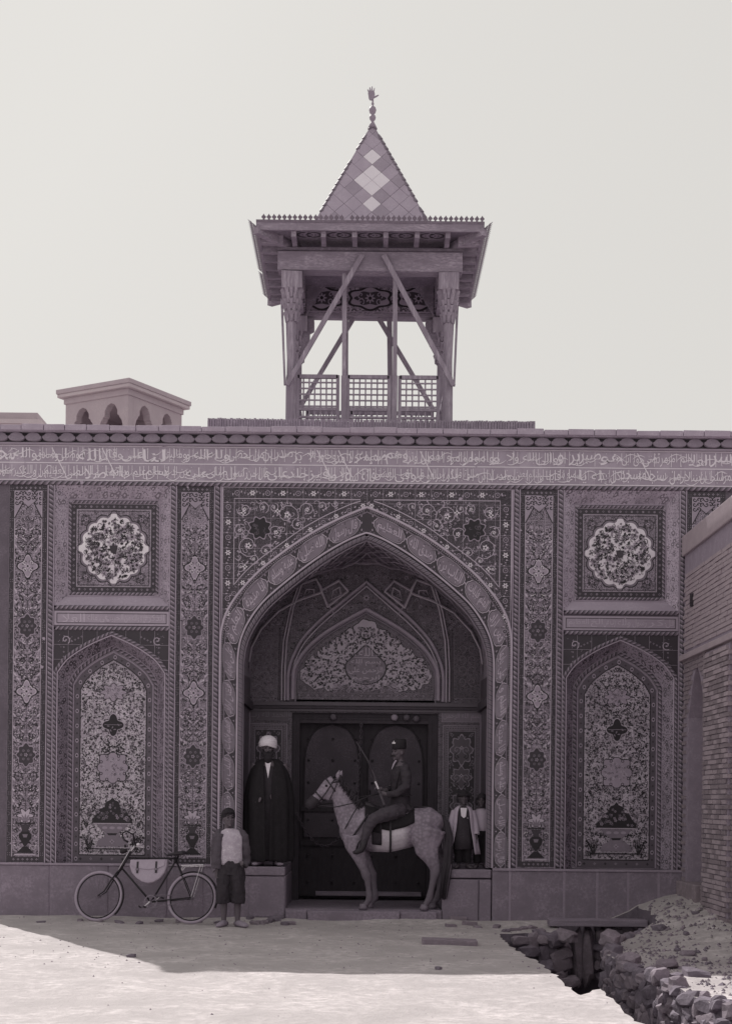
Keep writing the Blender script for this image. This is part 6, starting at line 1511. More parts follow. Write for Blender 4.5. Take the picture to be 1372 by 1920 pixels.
# ---- two children on the right ledge
def child(px, y, H, yaw, label, coat, seed):
    FZ = 1.6 - 123.5 / K; P = W(px, 1600, y); cx, cy = P.x, y; k_ = H / 1.1
    T = thing('person', label, 'person', (cx, cy, FZ)); o = lambda x, y, z: Vector((cx + x * k_, cy + y * k_, FZ + z * k_)); M = yawm(yaw); hc = o(0, -.01, .985)
    b = MB(); head(b, hc, .86 * k_, M); b.tube([o(0, 0, .5), o(0, 0, .62), o(0, 0, .76), o(0, .0, .83), o(0, .01, .87)], [(.1 * k_, .08 * k_), (.105 * k_, .08 * k_), (.12 * k_, .08 * k_), (.11 * k_, .07 * k_), (.045 * k_, .045 * k_)], 'skin', 12)
    for k in (-1, 1):
        limb(b, [o(.055 * k, 0, .5), o(.06 * k, 0, .28), o(.062 * k, .01, .05)], [.055 * k_, .04 * k_, .026 * k_]); foot(b, o(.065 * k, 0, 0), .72 * k_, 20 * k)
        limb(b, [o(.12 * k, 0, .8), o(.155 * k, .0, .62), o(.165 * k, -.03, .46)], [.036 * k_, .03 * k_, .022 * k_]); hand(b, o(.167 * k, -.035, .45), (0, -.1, -1), .74 * k_, -k, .5)
    fuse(b, 'body', T, .0065, 3, 'skin_dark'); face_bits(hc, .86 * k_, M, T)
    b = MB(); ell(b, hc + M @ Vector((0, .015, .034)), (.075 * k_, .09 * k_, .078 * k_), 'hair', M); 
    if coat: b.tube([hc + M @ Vector((.078 * math.cos(t), .088 * math.sin(t) + .006, .03 - .0 * math.sin(t))) for t in [6.283 * j / 16 for j in range(16)]], [(.02, .012)] * 16, 'hair', 6, closed=True)
    for k in (-1, 1): b.tube([hc + M @ Vector((.07 * k, .02, .03)), hc + M @ Vector((.078 * k, .02, -.03)), hc + M @ Vector((.07 * k, .015, -.07))], [.02, .022, .012], 'hair', 7)
    fuse(b, 'cap' if coat else 'hair', T, .0065, 2, 'hair')
    if coat:
        b = MB(); loftfold(b, [(o(0, 0, z), rx * k_, ry * k_, f) for z, rx, ry, f in ((.86, .06, .05, 0), (.82, .115, .08, .01), (.7, .125, .1, .02), (.55, .12, .095, .03), (.4, .13, .1, .05), (.27, .135, .1, .06), (.265, .12, .09, .06))], 'dark_cloth', nf=5, seed=seed); b.build('tunic', T, smooth=True)
        b = MB(); b.add([o(-.045, -.088, .84), o(.045, -.088, .84), o(.03, -.11, .72), o(0, -.115, .7), o(-.035, -.11, .73)], [(0, 4, 3, 2, 1)], 'white_cloth'); s_ = b.build('shirt', T); md = s_.modifiers.new('s', 'SOLIDIFY'); md.thickness = .01
        b = MB(); rgs = ((.865, .06, .055, 0, .62), (.83, .11, .08, .01, .6), (.78, .135, .1, .02, .6), (.68, .145, .11, .02, .62), (.55, .16, .115, .03, .66), (.4, .19, .12, .05, .72), (.25, .21, .13, .07, .78), (.2, .218, .135, .07, .8)); n = 40; vs = []
        for z, rx, ry, fo, gap in rgs:
            for j in range(n + 1):
                t = gap + (6.28318 - 2 * gap) * j / n; f = 1 + fo * (.7 * math.sin(8 * t + seed) + .5 * math.sin(13 * t + z * 2)); vs.append(o(rx * f * math.sin(t), -ry * f * math.cos(t), z))
        b.add(vs, [(i * (n + 1) + k, i * (n + 1) + k + 1, (i + 1) * (n + 1) + k + 1, (i + 1) * (n + 1) + k) for i in range(len(rgs) - 1) for k in range(n)], 'coat_cloth')
        c_ = b.build('coat', T, smooth=True); md = c_.modifiers.new('s', 'SOLIDIFY'); md.thickness = .01; md.offset = -1
        b = MB()
        for k in (-1, 1): b.tube([o(.12 * k, 0, .8), o(.16 * k, -.005, .66), o(.175 * k, -.02, .52), o(.178 * k, -.03, .475)], [.046 * k_, .046 * k_, .05 * k_, .052 * k_], 'coat_cloth', 12, cap=False)
        b.build('sleeve', T, smooth=True)
        b = MB(); ell(b, o(.055, -.104, .7), (.006, .004, .006), 'white_cloth', None, 6, 4); b.build('button', T)
    else:
        b = MB(); loftfold(b, [(o(0, 0, z), rx * k_, ry * k_, f) for z, rx, ry, f in ((.87, .06, .05, 0), (.83, .12, .08, .02), (.72, .135, .1, .04), (.6, .13, .1, .06), (.55, .13, .1, .07), (.545, .12, .09, .07))], 'coat_cloth', nf=6, seed=seed); b.build('shirt', T, smooth=True)
        b = MB()
        for k in (-1, 1): b.tube([o(.11 * k, 0, .81), o(.15 * k, 0, .72), o(.165 * k, 0, .62)], [.045 * k_, .046 * k_, .044 * k_], 'coat_cloth', 10, cap=False)
        b.build('sleeve', T, smooth=True)
    b = MB()
    for k in (-1, 1): b.tube([o(.055 * k, 0, .55), o(.06 * k, 0, .3), o(.062 * k, .0, .08)], [.07 * k_, .062 * k_, .056 * k_], 'black_cloth', 12)
    ell(b, o(0, 0, .53), (.11 * k_, .085 * k_, .09 * k_), 'black_cloth'); fuse(b, 'trousers', T, .008, 2, 'black_cloth')
    return T
child(867.5, .2, 1.075, 4, 'small child in an open pale coat over a dark tunic standing on the right ledge', True, 2)
child(902, .30, 1.03, -12, 'child in a pale shirt half hidden behind the coated child on the right ledge', False, 5)
# ------------------------------------------------------------------ horse
HY = .17
def h(px, py, dy=0): p = W(px, py, HY); return Vector((p.x, HY + dy, p.z))
S_ = D and F / (D + HY)
HO = thing('horse', 'dappled grey saddled horse standing in profile facing left on the gateway step', 'horse', tuple(h(735, 1706)))
m_, nt, bs = newmat('horse_coat', .6); p_ = pos(nt)
v_ = nt.nodes.new('ShaderNodeTexVoronoi'); v_.feature = 'SMOOTH_F1'; v_.inputs['Scale'].default_value = 27; nt.links.new(p_, v_.inputs['Vector'])
n1 = tnoise(nt, p_, 2.6, 4); sx_ = nt.nodes.new('ShaderNodeSeparateXYZ'); nt.links.new(p_, sx_.inputs[0])
dap = mixcol(nt, ramp(nt, v_.outputs['Distance'], .2, .6), tone(.29), tone(.2)); cc_ = mixcol(nt, ramp(nt, n1, .5, .75), dap, tone(.36))
bel = ramp(nt, sx_.outputs[0], .62, .5); bz = ramp(nt, sx_.outputs[0], .1, .2); bm_ = nt.nodes.new('ShaderNodeMath'); bm_.operation = 'MULTIPLY'; nt.links.new(bel, bm_.inputs[0]); nt.links.new(bz, bm_.inputs[1]); cc_ = mixcol(nt, bm_.outputs[0], cc_, tone(.62))
leg = ramp(nt, sx_.outputs[2], .98, .55); cc_ = mixcol(nt, leg, cc_, tone(.13)); 
far_ = ramp(nt, tnoise(nt, p_, 40, 3), .4, .7); cc_ = mixcol(nt, far_, cc_, mixcol(nt, .8, tone(.2), cc_)); nt.links.new(cc_, bs.inputs['Base Color'])
b = MB(); q = lambda r: r / S_
def hl(pts, rad, dy=0, seg=16):                           # pts (px, py[, dy]); rad (in plane px, sideways px)
    b.tube([h(p[0], p[1], (p[2] if len(p) > 2 else dy)) for p in pts], [(q(r[0]), q(r[1])) for r in rad], 'horse_coat', seg)
hl([(637, 1552), (644, 1553), (658, 1555), (680, 1553), (702, 1556), (730, 1563), (758, 1558), (782, 1549), (806, 1546), (822, 1549), (830, 1554)], [(10, 12), (22, 20), (32, 26), (42, 31), (43, 34), (36, 36), (34, 35), (35, 33), (32, 30), (22, 22), (8, 8)], seg=22)
hl([(672, 1548), (655, 1530), (646, 1510), (641, 1492), (634, 1475), (626, 1468)], [(36, 22), (27, 15), (22, 12), (18, 10.5), (15, 10), (11, 9)])
hl([(630, 1466), (620, 1474), (609, 1484), (598, 1494), (590, 1502), (584, 1508)], [(15.5, 10.5), (17, 11), (14, 10), (11.2, 9), (10.5, 9), (8, 7.5)])
hl([(622, 1484), (617, 1492), (610, 1498)], [(10, 8.5), (10, 8), (6, 6)])
ell(b, h(584, 1507), (q(7), q(8), q(8)), 'horse_coat')
for dy, dx in ((-.16, 0), (.17, 1)):                      # forelegs
    X = 0 if dx == 0 else 11
    hl([(662 + X * .3, 1566), (666 + X * .5, 1588), (675 + X * .8, 1610), (683 + X, 1632), (687 + X, 1642), (689 + X, 1650), (691 + X, 1668), (692.5 + X, 1680), (692 + X, 1686), (687 + X, 1693), (684 + X, 1697)], [(22, 13), (18, 11), (12, 8.5), (8, 7), (9.6, 7.6), (6.6, 6), (5.4, 5), (7.2, 6.4), (6.8, 6.2), (5.6, 5.6), (6.6, 6.4)], dy, 12)
for dy, X in ((-.17, 0), (.17, 18)):                       # hind legs: stifle forward, hock back
    hl([(804 + X * .3, 1552), (798 + X * .4, 1576), (800 + X * .5, 1596), (808 + X * .8, 1612), (814 + X, 1626), (815 + X, 1634), (811 + X, 1650), (807 + X, 1668), (804.5 + X, 1680), (803 + X, 1686), (798 + X, 1693), (796 + X, 1697)], [(32, 19), (28, 16), (22, 12), (14, 9.5), (11, 7.6), (10.4, 7), (7, 5.8), (6, 5.4), (7.2, 6.4), (7, 6.2), (5.8, 5.6), (6.6, 6.4)], dy, 12)
hb = fuse(b, 'body', HO, .0105, 14, 'horse_coat', fold=lambda c: .012 * noise.noise(c * 6) * min(1, max(0, (c.z - .8) * 3)) + .002 * noise.noise(c * 40)); 
b0 = b; b = MB()
for dy, cxp in ((-.16, 681), (.17, 692), (-.17, 794), (.17, 812)):
    z0_ = 1.6 - 200.5 / K + (0.0)
    c = h(cxp, 1700, dy); 
    b.tube([Vector((c.x - .035, c.y, z0_)), Vector((c.x - .012, c.y, z0_ + .03)), Vector((c.x + .012, c.y, z0_ + .072))], [(.012, .03), (.06, .052), (.036, .036)], 'leather', 14)
for dy, cxp in ((-.16, 681), (.17, 692), (-.17, 794), (.17, 812)):
    c = h(cxp, 1700, dy); mm = MB(); z0_ = 1.6 - 200.8 / K
    mm.lathe([(.062, 0), (.058, .03), (.045, .075)], (c.x, c.y, z0_), 'hoof_horn', 14) if 'hoof_horn' in MATS else (plainmat('hoof_horn', .2, .5), mm.lathe([(.062, 0), (.058, .03), (.045, .075)], (c.x, c.y, z0_), 'hoof_horn', 14))
    mm.build('hoof', HO, smooth=True)
b = MB()
for dy, X in ((-.05, 0), (.05, 4)): b.tube([h(633 + X, 1462, dy), h(634 + X, 1453, dy * 1.3), h(636.5 + X, 1445, dy * 1.4)], [(q(4), q(3)), (q(4.2), q(2.4)), (q(.8), q(.8))], 'horse_coat', 8)
b.build('ear', HO, smooth=True)
b = MB(); ell(b, h(583, 1508), (q(11), q(10.5), q(11)), 'leather'); ell(b, h(590, 1502), (q(12), q(11), q(12)), 'leather'); b.tube([h(585, 1512), h(588, 1515), h(594, 1512)], q(3.4), 'leather', 8)
fuse(b, 'muzzle', HO, .008, 3, 'mane')
b = MB()
for dy in (-.075, .075): ell(b, h(612, 1474, dy), (q(2.6), q(2), q(2.4)), 'hair')
b.build('eye', HO, smooth=True)
b = MB(); rg_ = random.Random(3)
for i in range(70):
    t = i / 69; p0 = h(634 + 42 * t, 1456 + 54 * t ** .9, rg_.uniform(-.02, .02)); b.tube([p0, p0 + Vector((q(4), -.05, q(1))), p0 + Vector((q(rg_.uniform(-3, 5)), -.09, -q(rg_.uniform(7, 13))))], [q(2.4), q(2.2), q(.6)], 'mane', 5)
for i in range(10): p0 = h(628 + rg_.uniform(-3, 3), 1456, rg_.uniform(-.03, .03)); b.tube([p0, p0 + Vector((-q(6), -.01, -q(3))), p0 + Vector((-q(11), -.02, -q(14)))], [q(1.8), q(1.8), q(.5)], 'mane', 5)
b.build('mane', HO, smooth=True, kind='stuff')
b = MB()
for i in range(60):
    a, c = rg_.uniform(-1, 1), rg_.uniform(-1, 1); lgt = i % 9 == 0; top = h(828, 1530, 0); L_ = rg_.uniform(.85, 1.0)
    b.tube([top + Vector((a * .01, c * .012, 0)), h(837 + a * 3, 1544, -.04 + c * .03), h(841 + a * 5, 1570, -.12 + c * .045), h(837 + a * 7.5, 1575 + 50 * L_, -.2 + c * .05), h(829 + a * 7, 1575 + 112 * L_, -.21 + c * .05)], [q(2.6), q(3), q(3), q(2.4), q(.7)], 'horse_coat' if lgt else 'mane', 5)
b.build('tail', HO, smooth=True, kind='stuff')
def strap(pts, w_, name, parent, mat='leather', th=.004, closed=False):
    m = MB(); m.tube(pts, [(w_, th)] * len(pts) if False else w_, mat, 6, closed=closed); return m.build(name, parent, smooth=True)
def loop(cpx, cpy, ax, rin, ry, w_, name, parent, mat='leather', n=20):        # strap round a limb: plane holds `ax` direction (px) and y
    c = h(cpx, cpy); a = Vector((ax[0], 0, -ax[1])).normalized()
    strap([c + a * q(rin) * math.cos(t) + Vector((0, q(ry) * math.sin(t), 0)) for t in [6.283 * k / n for k in range(n)]], w_, name, parent, mat, closed=True)
BR = MB(); BR.tube([h(596 + 0 * k, 1495) for k in (0, 1)], .001, 'leather', 3); BR = link('bridle', BR.mesh('bridle'), HO)
loop(599, 1493, (1, 1.05), 11.5, 10, .011, 'noseband', BR); loop(629, 1467, (1, -.15), 14, 11.2, .009, 'headstall', BR); loop(621, 1474, (.75, 1), 17.3, 11.8, .009, 'browband', BR)
for dy in (-.085, .085): strap([h(630, 1458, dy * .9), h(622, 1470, dy), h(612, 1486, dy), h(597, 1506, dy * .9)], .008, 'cheek_strap', BR)
for dy in (-.085, .085): strap([h(632, 1470, dy), h(626, 1484, dy), h(618, 1500, dy)], .007, 'throat_lash', BR)
strap([h(596, 1510, -.08), h(628, 1514, -.13), h(660, 1507, -.2), h(690, 1494, -.14), h(713, 1488, -.09)], .007, 'rein', HO); strap([h(596, 1510, .08), h(640, 1504, .14), h(690, 1492, .02), h(713, 1489, -.04)], .007, 'rein', HO)
# saddle, cloth, straps: shells that follow the barrel
def barrel(px): 
    prof_ = [(637, 1552, 10, 12), (658, 1555, 32, 26), (680, 1553, 42, 31), (702, 1556, 43, 34), (730, 1563, 36, 36), (758, 1558, 34, 35), (782, 1549, 35, 33), (806, 1546, 32, 30), (822, 1549, 22, 22)]
    for a, c in zip(prof_, prof_[1:]):
        if a[0] <= px <= c[0]: t = (px - a[0]) / (c[0] - a[0]); return [a[k] + (c[k] - a[k]) * t for k in (1, 2, 3)]
def shell(pa, pb, t0, t1, off, name, parent, mat, n=10, m_n=14, z=None, fn=None):
    b = MB(); vs = []
    for i in range(n + 1):
        px = pa + (pb - pa) * i / n; cy_, r1, r2 = barrel(px); a0, a1 = (t0, t1) if fn is None else fn(i / n)
        for k in range(m_n + 1):
            t = R(a0 + (a1 - a0) * k / m_n); vs.append(h(px, cy_ - (r1 + off) * math.cos(t), -q(r2 + off) * math.sin(t)))
    w_ = m_n + 1
    b.add(vs, [(i * w_ + k, (i + 1) * w_ + k, (i + 1) * w_ + k + 1, i * w_ + k + 1) for i in range(n) for k in range(m_n)], mat); o = b.build(name, parent, smooth=True); md = o.modifiers.new('s', 'SOLIDIFY'); md.thickness = .012; md.offset = 0; return o
shell(714, 776, -88, 80, 1.3, 'saddle_cloth', HO, 'black_cloth', fn=lambda t: (-84 + 6 * t, 84 - 8 * t)); shell(697, 715, -128, 128, 1.6, 'saddle_flap', HO, 'dark_cloth', n=4, m_n=24)
shell(729.5, 733, -180, 180, 2.0, 'girth', HO, 'leather', n=2, m_n=36); shell(684, 712, -95, 95, 2.5, 'saddle_cloth', HO, 'black_cloth')
b = MB(); b.tube([h(684, 1508), h(692, 1510), h(706, 1518), h(728, 1523), h(748, 1520), h(758, 1514)], [(q(5), q(10)), (q(7), q(14)), (q(6), q(16)), (q(6), q(19)), (q(7), q(19)), (q(5), q(13))], 'leather', 14); fuse(b, 'saddle', HO, .01, 3, 'leather')
b = MB(); b.add([h(727, 1530, -.262), h(745, 1521, -.25), h(745, 1526, -.268), h(734, 1531, -.272)], [(0, 1, 2, 3)], 'white_cloth'); w_ = b.build('blanket_corner', HO); md = w_.modifiers.new('s', 'SOLIDIFY'); md.thickness = .01
strap([h(690, 1527, -.24), h(676, 1548, -.245), h(662, 1568, -.21), h(650, 1582, -.12), h(644, 1576, 0)], .013, 'breast_strap', HO); strap([h(672, 1510, -.17), h(660, 1530, -.2), h(648, 1552, -.16), h(641, 1570, -.05)], .008, 'breast_strap', HO)
strap([h(694, 1548, -.26), h(686, 1566, -.275), h(672, 1580, -.27), h(668, 1592, -.23)], .01, 'stirrup_leather', HO)
strap([h(776, 1514, 0), h(800, 1513, 0), h(820, 1524, 0), h(829, 1532, 0)], .009, 'crupper', HO)
# ---- rider
RD = thing('person', 'mounted man in tall dark cap and belted grey uniform holding an upright rifle', 'person', tuple(h(748, 1524)))
b = MB(); M = yawm(-52); hc = h(747, 1411, 0)
head(b, hc, .98, M)
b.tube([h(749, 1522), h(750, 1505), h(751, 1480), h(752, 1450), h(751, 1436), h(749, 1428)], [(.13, .16), (.12, .15), (.11, .145), (.12, .18), (.1, .16), (.05, .06)], 'skin', 16)
for sd in (-1, 1):
    limb(b, [h(748, 1521, .1 * sd), h(722, 1528, .24 * sd), h(697, 1536, .31 * sd), h(690, 1552, .32 * sd), h(682, 1578, .33 * sd), h(680, 1588, .33 * sd)], [.09, .08, .06, .055, .04, .035])
limb(b, [h(757, 1441, -.18), h(760, 1475, -.24), h(738, 1489, -.26), h(722, 1490, -.2)], [.055, .045, .036, .026]); limb(b, [h(746, 1441, .17), h(738, 1472, .22), h(722, 1482, .1)], [.055, .045, .026])
hand(b, h(722, 1489, -.19), (-1, .15, .05), 1.0, 1, 1.5, (0, .4, 1)); hand(b, h(724, 1483, .07), (-1, -.5, 0), 1.0, -1, 1.5, (0, -.4, 1))
fuse(b, 'body', RD, .008, 3); face_bits(hc, .98, M, RD)
b = MB()
b.tube([h(748, 1523), h(750, 1508), h(751, 1492), h(751, 1475), h(752, 1450), h(751, 1438), h(749, 1428)], [(.16, .2), (.135, .175), (.125, .155), (.135, .165), (.14, .195), (.115, .17), (.06, .07)], 'uniform', 20)
b.tube([h(757, 1438, -.16), h(761, 1456, -.225), h(760, 1476, -.25), h(742, 1489, -.27), h(727, 1490, -.21)], [.07, .072, .064, .054, .044], 'uniform', 14); b.tube([h(746, 1440, .16), h(738, 1472, .23), h(726, 1482, .12)], [.068, .06, .045], 'uniform', 12)
b.tube([h(762, 1515, 0), h(768, 1520, 0), h(766, 1526, 0)], [(.07, .17), (.06, .17), (.03, .14)], 'uniform', 12)
tn = fuse(b, 'tunic', RD, .009, 3, 'uniform', fold=lambda c: .012 * noise.noise(Vector((c.x * 12, c.y * 12, c.z * 20))))
b = MB(); b.tube([h(751, 1493) + Vector((.142 * math.cos(t), .175 * math.sin(t), .012 * math.cos(t))) for t in [6.283 * k / 24 for k in range(24)]], [(.008, .022)] * 24, 'leather', 6, closed=True); b.build('belt', RD, smooth=True)
b = MB(); b.tube([h(757, 1436, -.14), h(747, 1450, -.205), h(741, 1472, -.17), h(740, 1490, -.15)], .012, 'leather', 6); b.build('shoulder_strap', RD)
b = MB()
for sd in (-1, 1): b.tube([h(752, 1518, .1 * sd), h(735, 1524, .2 * sd), h(715, 1530, .28 * sd), h(698, 1537, .32 * sd), h(691, 1550, .335 * sd), h(685, 1568, .335 * sd), h(682, 1582, .33 * sd)], [.105, .105, .095, .082, .072, .058, .046], 'trouser', 14)
fuse(b, 'trousers', RD, .009, 3, 'trouser', fold=lambda c: .011 * noise.noise(Vector((c.x * 16, c.y * 10, c.z * 22))))
b = MB()
for sd in (-1, 1): b.tube([h(684, 1572, .335 * sd), h(681, 1586, .335 * sd), h(677, 1593, .335 * sd), h(668, 1597, .335 * sd), h(662, 1598, .335 * sd)], [.05, .042, .042, .034, .018], 'leather', 12)
b.build('boot', RD, smooth=True)
b = MB(); c = hc + M @ Vector((0, .012, .045)); prof_ = [(.088, .0), (.092, .02), (.09, .08), (.086, .128), (.06, .136)]
vs = []; n = 24
for r, z in prof_:
    for k in range(n): vs.append(c + M @ Vector((r * math.cos(6.283 * k / n), r * 1.1 * math.sin(6.283 * k / n), z + .006 * math.sin(6.283 * k / n))))
b.add(vs, [(i * n + k, i * n + (k + 1) % n, (i + 1) * n + (k + 1) % n, (i + 1) * n + k) for i in range(4) for k in range(n)] + [tuple(4 * n + k for k in range(n)), tuple(range(n))[::-1]], 'hair'); cap = b.build('cap', RD, smooth=True)
b = MB(); cc = c + M @ Vector((0, -.1, .085)); b.add([cc + M @ Vector(p) for p in ((-.03, 0, -.018), (.03, 0, -.018), (.034, 0, .0), (.012, 0, .006), (0, 0, .026), (-.012, 0, .006), (-.034, 0, .0))], [(0, 1, 2, 3, 4, 5, 6)], 'chrome'); e_ = b.build('badge', cap); md = e_.modifiers.new('s', 'SOLIDIFY'); md.thickness = .008
b = MB(); q2 = lambda x, y, z: hc + M @ Vector((x, y, z)); b.tube([q2(-.05, -.085, -.056), q2(-.02, -.105, -.048), q2(.02, -.105, -.048), q2(.05, -.085, -.056)], [.004, .01, .01, .004], 'hair', 6); b.build('moustache', RD, smooth=True)
b = MB(); b.add([h(741, 1426, -.13), h(737, 1433, -.16), h(733, 1445, -.15), h(737, 1437, -.17)], [(0, 1, 2, 3)], 'pale_cloth'); 
b.tube([h(742, 1427, -.06), h(738, 1433, -.11), h(734, 1443, -.13)], [.012, .012, .004], 'pale_cloth', 6); b.build('collar', RD)
RF = thing('rifle', 'long rifle held upright by the rider before his chest', 'rifle', tuple(h(716, 1496, -.2)))
b = MB(); b.beam(h(720, 1510, -.2), h(712, 1488, -.2), .035, .075, 'rifle_wood', up=Vector((0, 1, 0)), w2=.035, h2=.05); b.beam(h(712, 1488, -.2), h(697, 1445, -.2), .035, .04, 'rifle_wood', up=Vector((0, 1, 0)), w2=.026, h2=.03); b.build('stock', RF, bev=.008)
b = MB(); b.tube([h(707, 1475, -.205), h(690, 1428, -.205), h(668, 1392, -.205)], [.013, .011, .009], 'gun_metal', 8); b.build('barrel', RF, smooth=True)
b = MB(); b.tube([h(709, 1480, -.225), h(703, 1466, -.225)], .012, 'chrome', 8); b.tube([h(706, 1476, -.22), h(702, 1480, -.25)], .006, 'steel', 6); b.build('bolt', RF)
# ------------------------------------------------------------------ bicycle
lean = R(13); Pr = W(356, 1700, -.78); Pf = W(180, 1700, -.5); Pr = Vector((Pr.x, -.78, height(Pr.x, -.78))); Pf = Vector((Pf.x, -.5, height(Pf.x, -.5)))
e_ = (Pf - Pr).normalized(); nr_ = Vector((e_.y, -e_.x, 0)).normalized(); 
if nr_.y < 0: nr_ = -nr_
up_ = Vector((0, 0, math.cos(lean))) + nr_ * math.sin(lean); sd_ = nr_ * math.cos(lean) - Vector((0, 0, math.sin(lean)))     # sd_: away from the viewer
WB = (Pf - Pr).length; kx = WB / 176.0
def bp(px, py, d=0):                                      # photograph position on the frame plane -> world
    base = 1739.6 - (356 - px) * 6.6 / 176; return Pr + e_ * ((356 - px) * kx) + up_ * ((base - py) / 145.5) + sd_ * d
BC = thing('bicycle', 'black bicycle with pale tyres leaning on the left plinth', 'bicycle', tuple(Pr))
def tb(pts, r, name='frame_tube', mat='black_paint', parent=BC, seg=8, closed=False):
    m = MB(); m.tube([bp(*p) for p in pts], r, mat, seg, closed=closed); return m.build(name, parent, smooth=True)
def wheel(cx, cy, r=.336):
    c = bp(cx, cy); W_ = MB(); circ = lambda rr, n=48: [c + e_ * rr * math.cos(6.28318 * k / n) + up_ * rr * math.sin(6.28318 * k / n) for k in range(n)]
    W_.tube([c - sd_ * .03, c + sd_ * .03], .018, 'steel', 10); W_.tube([c - sd_ * .045, c + sd_ * .045], .006, 'steel', 6); wh = W_.build('wheel', BC, smooth=True)
    m = MB(); m.tube(circ(r - .019), .0195, 'tyre', 10, closed=True); m.build('tyre', wh, smooth=True)
    m = MB(); m.tube(circ(r - .046), [(.007, .013)] * 48, 'black_paint', 8, closed=True); m.build('rim', wh, smooth=True)
    for k in range(32):
        q = 6.28318 * k / 32; s_ = 1 if k % 2 else -1; q2_ = q + (.5 if (k // 2) % 2 else -.5); a = c + sd_ * .024 * s_ + (e_ * math.cos(q2_) + up_ * math.sin(q2_)) * .018; bq = c + (e_ * math.cos(q) + up_ * math.sin(q)) * (r - .05)
        m = MB(); m.tube([a, bq], .0016, 'steel', 4); m.build('spoke', wh)
    return c
cf = wheel(180.5, 1684.5); cr = wheel(356, 1689.5)
for d in (-.035, .035): tb([(214, 1637, d * .7), (203, 1655, d), (192, 1676, d), (180.5, 1684.5, d)], [.011, .011, .009, .007], 'fork')
tb([(212, 1640, 0), (217, 1634, 0)], .016, 'fork_crown'); tb([(216, 1636, 0), (234, 1598, 0)], .017, 'head_tube'); tb([(232, 1600, 0), (241, 1586, 0)], .012, 'stem', 'chrome')
tb([(229, 1611, 0), (323, 1613, 0)], .0125); tb([(219, 1630, 0), (280, 1696, 0)], .0135); tb([(325, 1607, 0), (281, 1696, 0)], .0125)
for d in (-.05, .05): tb([(281, 1696, d * .5), (356, 1689.5, d)], .008, 'chain_stay'); tb([(320, 1616, d * .4), (356, 1689.5, d)], .007, 'seat_stay')
tb([(325, 1608, 0), (329, 1600, 0)], .011, 'seat_post', 'steel')
def bar(pts, r, nm, mt='chrome'): tb(pts, r, nm, mt)
bar([(229, 1577, -.24), (228, 1570, -.25), (236, 1566, -.25), (246, 1572, -.2), (244, 1584, -.08), (241, 1587, 0), (240, 1586, .1), (240, 1570, .22), (232, 1564, .24), (226, 1570, .24)], .011, 'handlebar', 'black_paint')
bar([(229, 1577, -.24), (232, 1583, -.23), (238, 1586, -.2)], .014, 'grip', 'leather'); m = MB(); ell(m, bp(250, 1587, -.07), (.026, .026, .022), 'chrome'); m.build('bell', BC, smooth=True)
tb([(244, 1590, -.03), (260, 1592, -.06)], .006, 'brake_lever', 'chrome'); tb([(236, 1590, -.03), (215, 1634, -.03)], .004, 'brake_rod', 'chrome')
m = MB(); m.tube([bp(226, 1597, 0), bp(221, 1597, 0), bp(216, 1597, 0), bp(214, 1597, 0)], [.02, .032, .036, .03], 'black_paint', 14); m.tube([bp(222, 1590, 0), bp(222, 1585, 0)], .015, 'black_paint', 8); m.build('lamp', BC, smooth=True)
m = MB(); m.tube([bp(303, 1607), bp(310, 1605), bp(322, 1603), bp(332, 1602), bp(337, 1603)], [(.012, .02), (.018, .035), (.024, .07), (.026, .1), (.014, .09)], 'leather', 14); m.build('saddle', BC, smooth=True)
for d in (-.05, .05): tb([(331 + 4 * math.cos(t * .9), 1609 + 3.5 * math.sin(t * .9) , d + .003 * t) for t in range(18)], .003, 'saddle_spring', 'steel')
m = MB(); n = 40; c = bp(281, 1697, -.03); vs = []
for k in range(n):
    for r in (.088 if k % 2 else .096, .076): 
        for d in (-.003, .003): vs.append(c + (e_ * math.cos(6.283 * k / n) + up_ * math.sin(6.283 * k / n)) * r + sd_ * d)
fs = []
for k in range(n):
    a, b2 = k * 4, ((k + 1) % n) * 4; fs += [(a, b2, b2 + 2, a + 2), (a + 1, a + 3, b2 + 3, b2 + 1), (a, a + 1, b2 + 1, b2), (a + 2, b2 + 2, b2 + 3, a + 3)]
m.add(vs, fs, 'steel')
for k in range(5): q = k * 1.2566; m.tube([c, c + (e_ * math.cos(q) + up_ * math.sin(q)) * .08], .006, 'steel', 6)
m.build('chainring', BC)
tb([(281, 1697, -.055), (270, 1708, -.06)], [.009, .007], 'crank', 'chrome'); tb([(281, 1697, .055), (292, 1686, .06)], [.009, .007], 'crank', 'chrome')
for a, c_, d in ((270, 1708, -.1), (292, 1686, .1)):
    m = MB(); p = bp(a, c_, d); 
    for s_ in (-1, 1): m.beam(p + e_ * .03 * s_ - sd_ * .04, p + e_ * .03 * s_ + sd_ * .04, .014, .02, 'leather', up=up_)
    m.tube([p - sd_ * .045, p + sd_ * .045], .007, 'steel', 6); m.build('pedal', BC)
m = MB()
for dz in (-.09, .09): m.tube([bp(281, 1697, -.03) + up_ * dz, bp(356, 1689.5, -.03) + up_ * dz * .35], .0045, 'steel', 4)
m.build('chain', BC)
